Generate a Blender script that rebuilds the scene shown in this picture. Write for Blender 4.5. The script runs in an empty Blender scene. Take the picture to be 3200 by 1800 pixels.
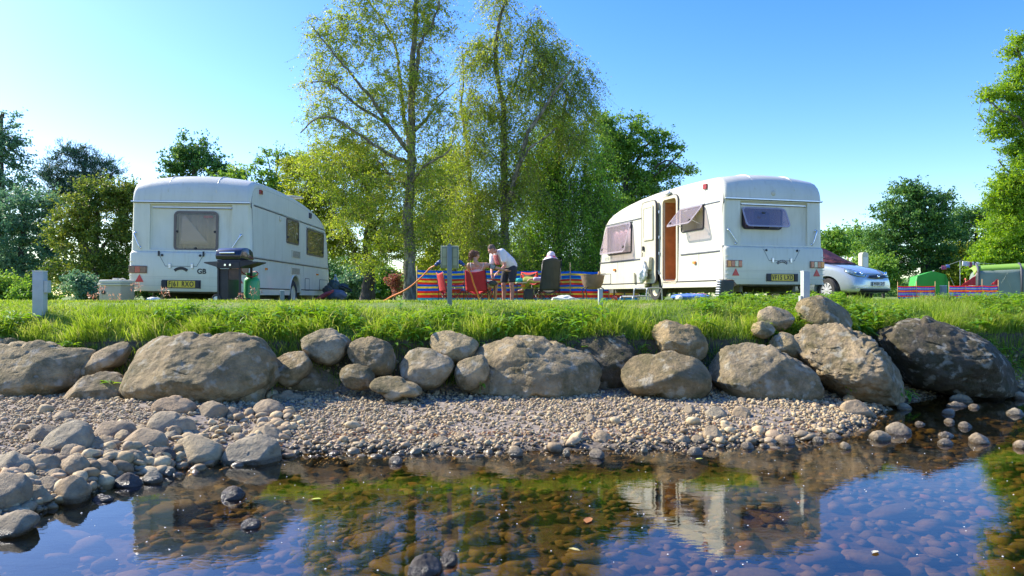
import bpy, bmesh, math, random
import numpy as np
from mathutils import Vector, Matrix, noise, Quaternion

random.seed(7); rng = np.random.default_rng(7)
SC = bpy.context.scene
COL = SC.collection
rad = math.radians

# ------------------------------------------------------------------ camera, sky, sun, exposure
CZ, FOC, CX, HY = 0.06, 2400.0, 1600.0, 925.0       # camera height, focal length in photo px, photo centre x, horizon y
cam_d = bpy.data.cameras.new('camera'); cam = bpy.data.objects.new('camera', cam_d); COL.objects.link(cam)
cam.location = (0, 0, CZ); cam.rotation_euler = (rad(90), 0, 0)
cam_d.lens = 27.0; cam_d.sensor_width = 36.0; cam_d.shift_y = 25/3200
cam_d.clip_start = 0.05; cam_d.clip_end = 3000
SC.camera = cam
SUN = Vector((-0.90, 0.43, 0)).normalized()*math.cos(rad(37)) + Vector((0, 0, math.sin(rad(37))))
world = bpy.data.worlds.new('World'); SC.world = world; world.use_nodes = True
wn = world.node_tree; wn.nodes.clear()
sky = wn.nodes.new('ShaderNodeTexSky'); sky.sky_type = 'NISHITA'; sky.sun_disc = False
sky.sun_elevation = rad(37); sky.sun_rotation = math.atan2(SUN.x, SUN.y)
sky.air_density = 1.0; sky.dust_density = 0.6; sky.ozone_density = 3.0; sky.altitude = 0
hs = wn.nodes.new('ShaderNodeHueSaturation'); hs.inputs['Saturation'].default_value = 1.38; hs.inputs['Hue'].default_value = 0.518
bg = wn.nodes.new('ShaderNodeBackground'); bg.inputs[1].default_value = 0.15
wo = wn.nodes.new('ShaderNodeOutputWorld')
wn.links.new(sky.outputs[0], hs.inputs['Color']); wn.links.new(hs.outputs[0], bg.inputs[0]); wn.links.new(bg.outputs[0], wo.inputs[0])
sl = bpy.data.lights.new('sun', 'SUN'); sl.energy = 4.2; sl.angle = rad(0.5); sl.color = (1.0, 0.93, 0.80)
so = bpy.data.objects.new('sun', sl); COL.objects.link(so); so.rotation_euler = SUN.to_track_quat('Z', 'Y').to_euler()
so.location = (-20, 20, 30)
SC.view_settings.view_transform = 'Standard'; SC.view_settings.look = 'None'
SC.view_settings.exposure = 1.16; SC.view_settings.gamma = 1.0
SC.render.engine = 'CYCLES'
cy = SC.cycles; cy.max_bounces = 7; cy.diffuse_bounces = 4; cy.glossy_bounces = 3; cy.transmission_bounces = 4
cy.transparent_max_bounces = 10; cy.caustics_reflective = False; cy.caustics_refractive = False; cy.use_denoising = True

def W(px, py, D):
    return Vector(((px-CX)/FOC*D, D, CZ+(HY-py)/FOC*D))

# ------------------------------------------------------------------ materials
MATS = {}
def nt(name):
    m = bpy.data.materials.new(name); m.use_nodes = True; m.node_tree.nodes.clear(); return m, m.node_tree
def L(t, a, b): t.links.new(a, b)
def ramp(t, pts, interp='LINEAR'):
    r = t.nodes.new('ShaderNodeValToRGB'); e = r.color_ramp.elements; r.color_ramp.interpolation = interp
    while len(e) > 1: e.remove(e[-1])
    e[0].position = pts[0][0]; e[0].color = (*pts[0][1], 1)
    for p, c in pts[1:]:
        n = e.new(p); n.color = (*c, 1)
    return r
def schlick(t, f0, nrm=None):
    """fresnel reflectance that is the same from both sides of a thin sheet"""
    g = t.nodes.new('ShaderNodeNewGeometry'); d = t.nodes.new('ShaderNodeVectorMath'); d.operation = 'DOT_PRODUCT'; L(t, g.outputs['Incoming'], d.inputs[0]); L(t, nrm or g.outputs['Normal'], d.inputs[1])
    def mth(op, a, b=None):
        m_ = t.nodes.new('ShaderNodeMath'); m_.operation = op
        for i_, v in enumerate((a, b)):
            if v is None: continue
            if isinstance(v, (int, float)): m_.inputs[i_].default_value = v
            else: L(t, v, m_.inputs[i_])
        return m_.outputs[0]
    c = mth('SUBTRACT', 1.0, mth('ABSOLUTE', d.outputs['Value'])); return mth('ADD', mth('MULTIPLY', mth('POWER', c, 5.0), 1-f0), f0)
def mat(name, col, rough=0.5, metal=0.0, var=0.12, scale=6.0, bump=0.0, bscale=40.0, coat=0.0, spec=0.5):
    """plain material with mottled procedural colour"""
    if name in MATS: return MATS[name]
    m, t = nt(name)
    out = t.nodes.new('ShaderNodeOutputMaterial'); b = t.nodes.new('ShaderNodeBsdfPrincipled')
    tc = t.nodes.new('ShaderNodeTexCoord'); n = t.nodes.new('ShaderNodeTexNoise'); n.inputs['Scale'].default_value = scale; n.inputs['Detail'].default_value = 6
    L(t, tc.outputs['Object'], n.inputs['Vector'])
    d = [max(0, c*(1-var)) for c in col]; u = [min(1, c*(1+var)) for c in col]
    r = ramp(t, [(0.3, d), (0.7, u)]); L(t, n.outputs[0], r.inputs[0]); L(t, r.outputs[0], b.inputs['Base Color'])
    b.inputs['Roughness'].default_value = rough; b.inputs['Metallic'].default_value = metal
    b.inputs['Specular IOR Level'].default_value = spec
    if coat: b.inputs['Coat Weight'].default_value = coat
    if bump:
        n2 = t.nodes.new('ShaderNodeTexNoise'); n2.inputs['Scale'].default_value = bscale; n2.inputs['Detail'].default_value = 4
        L(t, tc.outputs['Object'], n2.inputs['Vector'])
        bp = t.nodes.new('ShaderNodeBump'); bp.inputs['Strength'].default_value = bump; bp.inputs['Distance'].default_value = 0.02
        L(t, n2.outputs[0], bp.inputs['Height']); L(t, bp.outputs[0], b.inputs['Normal'])
    L(t, b.outputs[0], out.inputs[0]); MATS[name] = m; return m

def leafmat(name, cols, trans=0.45, rough=0.45):
    if name in MATS: return MATS[name]
    m, t = nt(name); out = t.nodes.new('ShaderNodeOutputMaterial')
    at = t.nodes.new('ShaderNodeAttribute'); at.attribute_name = 'rnd'
    k = len(cols); r = ramp(t, [(i/(k-1) if k > 1 else 0, c) for i, c in enumerate(cols)])
    L(t, at.outputs['Fac'], r.inputs[0])
    b = t.nodes.new('ShaderNodeBsdfPrincipled'); b.inputs['Roughness'].default_value = rough; b.inputs['Specular IOR Level'].default_value = 0.25
    tr = t.nodes.new('ShaderNodeBsdfTranslucent'); mx = t.nodes.new('ShaderNodeMixShader'); mx.inputs[0].default_value = trans
    hv = t.nodes.new('ShaderNodeHueSaturation'); hv.inputs['Hue'].default_value = 0.485; hv.inputs['Value'].default_value = 1.5; hv.inputs['Saturation'].default_value = 1.1
    L(t, r.outputs[0], b.inputs['Base Color']); L(t, r.outputs[0], hv.inputs['Color']); L(t, hv.outputs[0], tr.inputs['Color'])
    L(t, b.outputs[0], mx.inputs[1]); L(t, tr.outputs[0], mx.inputs[2]); L(t, mx.outputs[0], out.inputs[0])
    MATS[name] = m; return m

def rockmat(name, cols, moss=0.3, bump=0.8, scale=1.0, wet=True, mosscol=(0.11, 0.095, 0.035)):
    if name in MATS: return MATS[name]
    m, t = nt(name); out = t.nodes.new('ShaderNodeOutputMaterial'); b = t.nodes.new('ShaderNodeBsdfPrincipled')
    tc = t.nodes.new('ShaderNodeTexCoord'); oi = t.nodes.new('ShaderNodeObjectInfo'); at = t.nodes.new('ShaderNodeAttribute'); at.attribute_name = 'rnd'
    ge = t.nodes.new('ShaderNodeNewGeometry')
    ad = t.nodes.new('ShaderNodeMath'); ad.operation = 'ADD'; L(t, oi.outputs['Random'], ad.inputs[0]); L(t, at.outputs['Fac'], ad.inputs[1])
    fr = t.nodes.new('ShaderNodeMath'); fr.operation = 'FRACT'; L(t, ad.outputs[0], fr.inputs[0])
    k = len(cols); r = ramp(t, [(i/(k-1), c) for i, c in enumerate(cols)]); L(t, fr.outputs[0], r.inputs[0])
    n = t.nodes.new('ShaderNodeTexNoise'); n.inputs['Scale'].default_value = 5*scale; n.inputs['Detail'].default_value = 9; n.inputs['Roughness'].default_value = 0.68
    L(t, ge.outputs['Position'], n.inputs['Vector'])
    r2 = ramp(t, [(0.25, (0.5, 0.5, 0.5)), (0.5, (0.95, 0.93, 0.9)), (0.75, (1.45, 1.4, 1.3))]); L(t, n.outputs[0], r2.inputs[0])
    mu = t.nodes.new('ShaderNodeMix'); mu.data_type = 'RGBA'; mu.blend_type = 'MULTIPLY'; mu.inputs[0].default_value = 1
    L(t, r.outputs[0], mu.inputs[6]); L(t, r2.outputs[0], mu.inputs[7])
    cur = mu.outputs[2]
    if moss > 0:
        n3 = t.nodes.new('ShaderNodeTexNoise'); n3.inputs['Scale'].default_value = 3.2*scale; n3.inputs['Detail'].default_value = 10; n3.inputs['Roughness'].default_value = 0.75
        L(t, ge.outputs['Position'], n3.inputs['Vector'])
        r3 = ramp(t, [(0.62-moss*0.35, (0, 0, 0)), (0.78-moss*0.3, (1, 1, 1))]); L(t, n3.outputs[0], r3.inputs[0])
        mm = t.nodes.new('ShaderNodeMath'); mm.operation = 'MULTIPLY'; mm.inputs[1].default_value = min(0.85, moss+0.35); L(t, r3.outputs[0], mm.inputs[0])
        mx = t.nodes.new('ShaderNodeMix'); mx.data_type = 'RGBA'; L(t, mm.outputs[0], mx.inputs[0]); L(t, cur, mx.inputs[6]); mx.inputs[7].default_value = (*mosscol, 1)
        cur = mx.outputs[2]
    if moss > .3:      # pale lichen blotches
        n5 = t.nodes.new('ShaderNodeTexNoise'); n5.inputs['Scale'].default_value = 8; n5.inputs['Detail'].default_value = 6; L(t, ge.outputs['Position'], n5.inputs['Vector'])
        r5 = ramp(t, [(.56, (0, 0, 0)), (.66, (.55, .55, .55))]); L(t, n5.outputs[0], r5.inputs[0]); m5 = t.nodes.new('ShaderNodeMix'); m5.data_type = 'RGBA'; L(t, r5.outputs[0], m5.inputs[0]); L(t, cur, m5.inputs[6]); m5.inputs[7].default_value = (.50, .46, .34, 1); cur = m5.outputs[2]
    ro = 0.85
    if wet:     # stain left by the river just above the waterline
        sp = t.nodes.new('ShaderNodeSeparateXYZ'); L(t, ge.outputs['Position'], sp.inputs[0])
        ns = t.nodes.new('ShaderNodeMath'); ns.operation = 'MULTIPLY_ADD'; L(t, n.outputs[0], ns.inputs[0]); ns.inputs[1].default_value = -0.06; L(t, sp.outputs['Z'], ns.inputs[2])
        mr = t.nodes.new('ShaderNodeMapRange'); mr.inputs[1].default_value = -1.30; mr.inputs[2].default_value = -1.275; mr.inputs[3].default_value = 0.42; mr.inputs[4].default_value = 1.0
        L(t, ns.outputs[0], mr.inputs[0])
        m2 = t.nodes.new('ShaderNodeMix'); m2.data_type = 'RGBA'; m2.blend_type = 'MULTIPLY'; m2.inputs[0].default_value = 1
        L(t, cur, m2.inputs[6]); L(t, mr.outputs[0], m2.inputs[7]); cur = m2.outputs[2]
        mr2 = t.nodes.new('ShaderNodeMapRange'); mr2.inputs[1].default_value = -1.30; mr2.inputs[2].default_value = -1.275; mr2.inputs[3].default_value = 0.2; mr2.inputs[4].default_value = 0.85
        L(t, ns.outputs[0], mr2.inputs[0]); L(t, mr2.outputs[0], b.inputs['Roughness'])
    else: b.inputs['Roughness'].default_value = ro
    b.inputs['Specular IOR Level'].default_value = 0.35
    n4 = t.nodes.new('ShaderNodeTexNoise'); n4.inputs['Scale'].default_value = 11*scale; n4.inputs['Detail'].default_value = 10; n4.inputs['Roughness'].default_value = 0.7
    L(t, ge.outputs['Position'], n4.inputs['Vector'])
    bp = t.nodes.new('ShaderNodeBump'); bp.inputs['Strength'].default_value = bump; bp.inputs['Distance'].default_value = 0.07/scale
    L(t, n4.outputs[0], bp.inputs['Height']); L(t, bp.outputs[0], b.inputs['Normal'])
    L(t, cur, b.inputs['Base Color']); L(t, b.outputs[0], out.inputs[0]); MATS[name] = m; return m

def glassmat(name, tint=(0.7, 0.62, 0.66), refl=0.12, rough=0.03, opac=0.0, col=(0.2, 0.15, 0.13)):
    """thin acrylic: see-through with fresnel gloss, optionally a milky share"""
    if name in MATS: return MATS[name]
    m, t = nt(name); out = t.nodes.new('ShaderNodeOutputMaterial')
    tr = t.nodes.new('ShaderNodeBsdfTransparent'); tr.inputs[0].default_value = (*tint, 1)
    gl = t.nodes.new('ShaderNodeBsdfGlossy'); gl.inputs['Roughness'].default_value = rough
    df = t.nodes.new('ShaderNodeBsdfDiffuse'); df.inputs[0].default_value = (*col, 1)
    fr = schlick(t, .04)
    ma = t.nodes.new('ShaderNodeMath'); ma.operation = 'ADD'; ma.inputs[1].default_value = refl; L(t, fr, ma.inputs[0]); ma.use_clamp = True
    m1 = t.nodes.new('ShaderNodeMixShader'); m1.inputs[0].default_value = opac; L(t, tr.outputs[0], m1.inputs[1]); L(t, df.outputs[0], m1.inputs[2])
    m2 = t.nodes.new('ShaderNodeMixShader'); L(t, ma.outputs[0], m2.inputs[0]); L(t, m1.outputs[0], m2.inputs[1]); L(t, gl.outputs[0], m2.inputs[2])
    L(t, m2.outputs[0], out.inputs[0]); MATS[name] = m; return m

# ------------------------------------------------------------------ object helpers
def tag(o, label=None, cat=None, group=None, kind=None):
    if label: o['label'] = label
    if cat: o['category'] = cat
    if group: o['group'] = group
    if kind: o['kind'] = kind
    return o
def empty(name, loc=(0, 0, 0), rot=(0, 0, 0), label=None, cat=None, group=None):
    o = bpy.data.objects.new(name, None); COL.objects.link(o); o.location = loc; o.rotation_euler = rot
    o.empty_display_size = 0.1
    return tag(o, label, cat, group)
def link(name, me, m=None, parent=None, smooth=False, loc=None):
    o = bpy.data.objects.new(name, me); COL.objects.link(o)
    if m is not None and len(me.materials) == 0: me.materials.append(m)
    if smooth: me.polygons.foreach_set('use_smooth', [True]*len(me.polygons))
    if parent: o.parent = parent
    if loc is not None: o.location = loc
    return o
def npmesh(name, V, F, rnd=None, smooth=False):
    """mesh from arrays; F is (n,3) or (n,4) or a list of such arrays"""
    me = bpy.data.meshes.new(name); Fs = F if isinstance(F, list) else [F]
    Fs = [f for f in Fs if len(f)]
    me.vertices.add(len(V)); me.vertices.foreach_set('co', np.asarray(V, np.float32).ravel())
    idx = np.concatenate([f.ravel() for f in Fs]).astype(np.int32)
    tot = np.concatenate([np.full(len(f), f.shape[1]) for f in Fs]).astype(np.int32)
    st = np.concatenate([[0], np.cumsum(tot)[:-1]]).astype(np.int32)
    me.loops.add(len(idx)); me.loops.foreach_set('vertex_index', idx)
    me.polygons.add(len(tot)); me.polygons.foreach_set('loop_start', st); me.polygons.foreach_set('loop_total', tot)
    if smooth: me.polygons.foreach_set('use_smooth', np.ones(len(tot), bool))
    me.update(calc_edges=True)
    if rnd is not None:
        a = me.attributes.new('rnd', 'FLOAT', 'FACE'); a.data.foreach_set('value', np.asarray(rnd, np.float32))
    return me

class MB:
    """collects shapes and links them as one mesh object"""
    def __init__(s): s.b = bmesh.new()
    def _add(s, vs, fs, M=None):
        bv = [s.b.verts.new(M @ Vector(v) if M else v) for v in vs]
        for f in fs:
            try: s.b.faces.new([bv[i] for i in f])
            except ValueError: pass
        return s
    def box(s, x0, x1, y0, y1, z0, z1, M=None, bev=0.0):
        tmp = bmesh.new(); bmesh.ops.create_cube(tmp, size=1)
        for v in tmp.verts: v.co = Vector(((x0+x1)/2+v.co.x*(x1-x0), (y0+y1)/2+v.co.y*(y1-y0), (z0+z1)/2+v.co.z*(z1-z0)))
        if bev: bmesh.ops.bevel(tmp, geom=tmp.edges[:], offset=bev, segments=2, affect='EDGES', profile=0.5)
        return s._merge(tmp, M)
    def _merge(s, tmp, M=None):
        if M: bmesh.ops.transform(tmp, matrix=M, verts=tmp.verts)
        me = bpy.data.meshes.new('t'); tmp.to_mesh(me); tmp.free(); s.b.from_mesh(me); bpy.data.meshes.remove(me); return s
    def tube(s, pts, r, n=8, caps=True):
        pts = [Vector(p) for p in pts]; rs = r if isinstance(r, (list, tuple)) else [r]*len(pts)
        rings = []; prev = None
        for i, p in enumerate(pts):
            d = (pts[min(i+1, len(pts)-1)]-pts[max(i-1, 0)]).normalized()
            a = prev if prev is not None else (Vector((0, 0, 1)) if abs(d.z) < 0.9 else Vector((1, 0, 0)))
            a = (a-d*a.dot(d)).normalized(); prev = a; b2 = d.cross(a)
            rings.append([s.b.verts.new(p+(a*math.cos(t)+b2*math.sin(t))*rs[i]) for t in [2*math.pi*k/n for k in range(n)]])
        for i in range(len(rings)-1):
            for k in range(n): s.b.faces.new([rings[i][k], rings[i][(k+1) % n], rings[i+1][(k+1) % n], rings[i+1][k]])
        if caps:
            s.b.faces.new(rings[0][::-1]); s.b.faces.new(rings[-1])
        return s
    def lathe(s, prof, n=24, M=None, caps=True):
        rings = []
        for r, z in prof:
            rings.append([s.b.verts.new((M @ Vector((r*math.cos(t), r*math.sin(t), z))) if M else (r*math.cos(t), r*math.sin(t), z)) for t in [2*math.pi*k/n for k in range(n)]])
        for i in range(len(rings)-1):
            for k in range(n): s.b.faces.new([rings[i][k], rings[i][(k+1) % n], rings[i+1][(k+1) % n], rings[i+1][k]])
        if caps:
            s.b.faces.new(rings[0][::-1]); s.b.faces.new(rings[-1])
        return s
    def prism(s, poly, h0, h1, M=None, bev=0.0):
        """polygon in the x-z plane extruded along y from h0 to h1"""
        tmp = bmesh.new(); n = len(poly)
        a = [tmp.verts.new((p[0], h0, p[1])) for p in poly]; b2 = [tmp.verts.new((p[0], h1, p[1])) for p in poly]
        tmp.faces.new(a); tmp.faces.new(b2[::-1])
        for i in range(n): tmp.faces.new([a[(i+1) % n], a[i], b2[i], b2[(i+1) % n]])
        bmesh.ops.recalc_face_normals(tmp, faces=tmp.faces)
        if bev: bmesh.ops.bevel(tmp, geom=[e for e in tmp.edges], offset=bev, segments=2, affect='EDGES', profile=0.5)
        return s._merge(tmp, M)
    def grid(s, fn, nu, nv, thick=0.0):
        P = [[Vector(fn(i/nu, j/nv)) for j in range(nv+1)] for i in range(nu+1)]
        v = [[s.b.verts.new(p) for p in row] for row in P]
        for i in range(nu):
            for j in range(nv): s.b.faces.new([v[i][j], v[i+1][j], v[i+1][j+1], v[i][j+1]])
        return s
    def ell(s, c, r, M=None, sub=2):
        tmp = bmesh.new(); bmesh.ops.create_icosphere(tmp, subdivisions=sub, radius=1)
        for v in tmp.verts: v.co = Vector((v.co.x*r[0], v.co.y*r[1], v.co.z*r[2]))
        if M: bmesh.ops.transform(tmp, matrix=M, verts=tmp.verts)
        bmesh.ops.translate(tmp, vec=Vector(c), verts=tmp.verts)
        return s._merge(tmp)
    def mesh(s, name, recalc=True):
        if recalc: bmesh.ops.recalc_face_normals(s.b, faces=s.b.faces)
        me = bpy.data.meshes.new(name); s.b.to_mesh(me); s.b.free(); return me
    def build(s, name, m, parent=None, smooth=False, recalc=True, solid=0.0, auto=False):
        me = s.mesh(name, recalc); o = link(name, me, m, parent, smooth or auto)
        if auto:
            try: me.set_sharp_from_angle(angle=rad(35))
            except Exception: pass
        if solid:
            md = o.modifiers.new('solid', 'SOLIDIFY'); md.thickness = solid; md.offset = 0
        return o

def rrect(x0, x1, z0, z1, r, n=5):
    """rounded rectangle polygon in x-z"""
    pts = []
    for cx, cz, a0 in ((x1-r, z1-r, 0), (x0+r, z1-r, 90), (x0+r, z0+r, 180), (x1-r, z0+r, 270)):
        for k in range(n+1):
            a = rad(a0+90*k/n); pts.append((cx+r*math.cos(a), cz+r*math.sin(a)))
    return pts
def ringprism(mb, outer, inner, h0, h1, M=None):
    """frame between two polygons of equal length, extruded along y"""
    n = len(outer); vs = []
    for h in (h0, h1):
        for p in outer: vs.append((p[0], h, p[1]))
        for p in inner: vs.append((p[0], h, p[1]))
    fs = []
    for i in range(n):
        j = (i+1) % n
        fs += [(i, j, n+j, n+i), (2*n+j, 2*n+i, 3*n+i, 3*n+j), (j, i, 2*n+i, 2*n+j), (n+i, n+j, 3*n+j, 3*n+i)]
    mb._add(vs, fs, M); return mb
def text_mesh(txt, size, depth=0.002, bold=0.0, sx=1.0, spacing=1.0):
    cu = bpy.data.curves.new('lettering', 'FONT'); cu.body = txt; cu.size = size; cu.extrude = depth; cu.offset = bold
    cu.align_x = 'CENTER'; cu.align_y = 'CENTER'; cu.space_character = spacing
    o = bpy.data.objects.new('tmp', cu); COL.objects.link(o)
    bpy.context.view_layer.update()
    me = bpy.data.meshes.new_from_object(o.evaluated_get(bpy.context.evaluated_depsgraph_get()))
    bpy.data.objects.remove(o); bpy.data.curves.remove(cu)
    me.transform(Matrix.Scale(sx, 4, (1, 0, 0)) ); me.transform(Matrix.Rotation(rad(90), 4, 'X'))   # faces -y
    return me
def baked(o):
    """replace an object's mesh by its modified mesh"""
    bpy.context.view_layer.update()
    me = bpy.data.meshes.new_from_object(o.evaluated_get(bpy.context.evaluated_depsgraph_get()))
    o.modifiers.clear(); old = o.data; o.data = me; bpy.data.meshes.remove(old); return o

# ------------------------------------------------------------------ terrain
WX = np.array([-30, -8, -5, -3.4, -2.91, -2.75, -2.52, -2.26, -1.85, -1.08, 0, 1.09, 2.27, 2.97, 3.58, 4.19, 4.92, 5.95, 7.04, 12, 40])
WY = np.array([-6, 0.2, 1.5, 3.2, 4.37, 5.3, 5.81, 6.03, 6.34, 6.47, 6.47, 6.53, 6.81, 7.12, 7.82, 8.68, 9.6, 10.2, 10.56, 11.3, 14])
BX = np.array([-30, -3, -1.5, 0, 3, 4.5, 7, 14, 40]); BY = np.array([9.4, 9.0, 9.25, 9.4, 9.5, 10.15, 11.1, 12.6, 16])
ZW = -1.30; WX = WX*1.038; WY = WY*1.038
def yw(x): return np.interp(x, WX, WY)
def yb(x): return np.interp(x, BX, BY)
def sst(a, b, v):
    t = np.clip((v-a)/(b-a), 0, 1); return t*t*(3-2*t)
def wob(x, y):
    return 0.5*np.sin(1.3*x+0.7*y)+0.3*np.sin(2.9*x-1.7*y+1)+0.2*np.sin(5.3*x+4.1*y+2)
def gh(x, y):
    x = np.asarray(x, float); y = np.asarray(y, float)
    dw = y-yw(x); db = y-yb(x)
    toe = np.minimum(ZW+0.02+0.25*(1-np.exp(-np.maximum(dw, 0)/2.2)), -1.06)
    bed = ZW-0.33*(1-np.exp(-np.maximum(-dw, 0)/1.6))-0.01
    z = np.where(dw > 0, toe-0.02*np.exp(-np.maximum(dw, 0)/.1), bed)+0.012*wob(x*2, y*2)
    field = -0.2+0.10*sst(2, 5, x)
    z = np.where(db > 0, z+(-0.50-z)*sst(0, 0.45, db), z)
    up = -0.50+0.47*np.sin(np.clip((db-0.35)/1.45, 0, 1)*np.pi/2)
    up = up+0.03*wob(x, y)*sst(0.3, 1.0, db)*(1-sst(1.3, 2.2, db))
    z = np.where(db > 0.35, up, z)
    z = np.where(db > 1.8, (-0.03)+(field+0.03)*sst(1.8, 4.5, db), z)
    return z
def gz(x, y): return float(gh(x, y))
def hit(px, py):
    """where the line of sight through a photo pixel meets the terrain"""
    D = np.arange(2.6, 80, 0.01); x = (px-CX)/FOC*D; z = CZ+(HY-py)/FOC*D
    k = np.nonzero(gh(x, D) >= z)[0]
    return float(D[k[0]]) if len(k) else 80.0

ys = np.concatenate([np.arange(-6, 2, 0.5), np.arange(2, 16, 0.06), np.arange(16, 30, 0.4), np.arange(30, 100, 3), np.array([120, 160, 220, 320, 500, 900])])
xs = np.concatenate([-np.array([900, 500, 300, 180, 120, 80, 60, 45, 34]), np.arange(-28, -9, 0.8), np.arange(-9, 10, 0.08), np.arange(10, 30, 0.8), np.array([34, 45, 60, 80, 120, 180, 300, 500, 900])])
Xg, Yg = np.meshgrid(xs, ys); Zg = gh(Xg, Yg)
nx, ny = len(xs), len(ys); ii = np.arange(nx*ny).reshape(ny, nx)
Fg = np.stack([ii[:-1, :-1].ravel(), ii[:-1, 1:].ravel(), ii[1:, 1:].ravel(), ii[1:, :-1].ravel()], 1)
gme = npmesh('ground', np.stack([Xg.ravel(), Yg.ravel(), Zg.ravel()], 1), Fg, smooth=True)
def ground_material():
    m, t = nt('ground'); out = t.nodes.new('ShaderNodeOutputMaterial'); b = t.nodes.new('ShaderNodeBsdfPrincipled'); b.inputs['Roughness'].default_value = 0.95
    ge = t.nodes.new('ShaderNodeNewGeometry'); sp = t.nodes.new('ShaderNodeSeparateXYZ'); L(t, ge.outputs['Position'], sp.inputs[0])
    n = t.nodes.new('ShaderNodeTexNoise'); n.inputs['Scale'].default_value = 14; n.inputs['Detail'].default_value = 8; L(t, ge.outputs['Position'], n.inputs['Vector'])
    n2 = t.nodes.new('ShaderNodeTexNoise'); n2.inputs['Scale'].default_value = 1.3; n2.inputs['Detail'].default_value = 5; L(t, ge.outputs['Position'], n2.inputs['Vector'])
    gr = ramp(t, [(0.3, (0.08, 0.12, 0.02)), (0.5, (0.15, 0.22, 0.035)), (0.62, (0.22, 0.26, 0.06)), (0.72, (0.26, 0.19, 0.10))]); L(t, n2.outputs[0], gr.inputs[0])
    sa = ramp(t, [(0.3, (0.13, 0.10, 0.07)), (0.5, (0.24, 0.195, 0.145)), (0.7, (0.33, 0.28, 0.22))]); L(t, n.outputs[0], sa.inputs[0])
    bd = ramp(t, [(0.3, (0.03, 0.022, 0.01)), (0.6, (0.07, 0.05, 0.02)), (0.8, (0.12, 0.09, 0.04))]); L(t, n.outputs[0], bd.inputs[0])
    so = ramp(t, [(0.3, (0.05, 0.04, 0.025)), (0.7, (0.12, 0.10, 0.05))]); L(t, n.outputs[0], so.inputs[0])
    def mixz(a, b2, lo, hi):
        mr = t.nodes.new('ShaderNodeMapRange'); mr.inputs[1].default_value = lo; mr.inputs[2].default_value = hi; L(t, sp.outputs['Z'], mr.inputs[0])
        mx = t.nodes.new('ShaderNodeMix'); mx.data_type = 'RGBA'; L(t, mr.outputs[0], mx.inputs[0]); L(t, a, mx.inputs[6]); L(t, b2, mx.inputs[7]); return mx.outputs[2]
    c = mixz(bd.outputs[0], sa.outputs[0], -1.31, -1.25); c = mixz(c, so.outputs[0], -1.03, -0.98); c = mixz(c, gr.outputs[0], -0.5, -0.4)
    L(t, c, b.inputs['Base Color'])
    bp = t.nodes.new('ShaderNodeBump'); bp.inputs['Strength'].default_value = 0.9; bp.inputs['Distance'].default_value = 0.03; L(t, n.outputs[0], bp.inputs['Height']); L(t, bp.outputs[0], b.inputs['Normal'])
    L(t, b.outputs[0], out.inputs[0]); return m
ground = link('ground', gme, ground_material()); tag(ground, kind='structure')

# water: one rippled sheet, real transparency plus fresnel reflection
def water_material():
    m, t = nt('river_water'); out = t.nodes.new('ShaderNodeOutputMaterial')
    ge = t.nodes.new('ShaderNodeNewGeometry')
    tr = t.nodes.new('ShaderNodeBsdfTransparent'); tr.inputs[0].default_value = (0.80, 0.64, 0.38, 1)
    gl = t.nodes.new('ShaderNodeBsdfGlossy'); gl.inputs['Roughness'].default_value = 0.0
    mp = t.nodes.new('ShaderNodeMapping'); mp.inputs['Scale'].default_value = (0.8, 1.5, 1); L(t, ge.outputs['Position'], mp.inputs[0])
    n = t.nodes.new('ShaderNodeTexNoise'); n.inputs['Scale'].default_value = 3.2; n.inputs['Detail'].default_value = 3; L(t, mp.outputs[0], n.inputs['Vector'])
    n2 = t.nodes.new('ShaderNodeTexNoise'); n2.inputs['Scale'].default_value = 20; n2.inputs['Detail'].default_value = 2; L(t, mp.outputs[0], n2.inputs['Vector'])
    b1 = t.nodes.new('ShaderNodeBump'); b1.inputs['Strength'].default_value = 0.5; b1.inputs['Distance'].default_value = 0.0024; L(t, n.outputs[0], b1.inputs['Height'])
    b2 = t.nodes.new('ShaderNodeBump'); b2.inputs['Strength'].default_value = 0.5; b2.inputs['Distance'].default_value = 0.0006; L(t, n2.outputs[0], b2.inputs['Height']); L(t, b1.outputs[0], b2.inputs['Normal'])
    L(t, b2.outputs[0], gl.inputs['Normal']); fr = schlick(t, .10, b2.outputs[0])
    mx = t.nodes.new('ShaderNodeMixShader'); L(t, fr, mx.inputs[0]); L(t, tr.outputs[0], mx.inputs[1]); L(t, gl.outputs[0], mx.inputs[2]); L(t, mx.outputs[0], out.inputs[0]); return m
WV = np.array([(-40, -6, ZW), (40, -6, ZW), (40, 16, ZW), (-40, 16, ZW)], float)
water = link('river_water', npmesh('river_water', WV, np.array([[0, 1, 2, 3]])), water_material()); tag(water, kind='structure')
# ------------------------------------------------------------------ stones
STONE = [(0.461, 0.34, 0.172), (0.524, 0.42, 0.242), (0.356, 0.29, 0.179), (0.471, 0.34, 0.179), (0.607, 0.5, 0.297), (0.304, 0.22, 0.117), (0.502, 0.36, 0.211), (0.398, 0.329, 0.219), (0.231, 0.17, 0.101), (0.566, 0.45, 0.258)]
M_BOULDER = rockmat('boulder_stone', [(0.41, 0.299, 0.145), (0.324, 0.263, 0.163), (0.497, 0.378, 0.194), (0.292, 0.221, 0.114), (0.454, 0.367, 0.22), (0.367, 0.252, 0.132)], moss=0.5, bump=1.0, scale=1.0)
M_BOULDER_SHADE = rockmat('shaded_mossy_boulder_stone', [(0.10, 0.08, 0.05), (0.13, 0.105, 0.065)], moss=0.6, bump=1.0, scale=1.2, mosscol=(0.06, 0.055, 0.02))  # boulder stone darkened to put the shade of the fronts into its colour, plus moss
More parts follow.
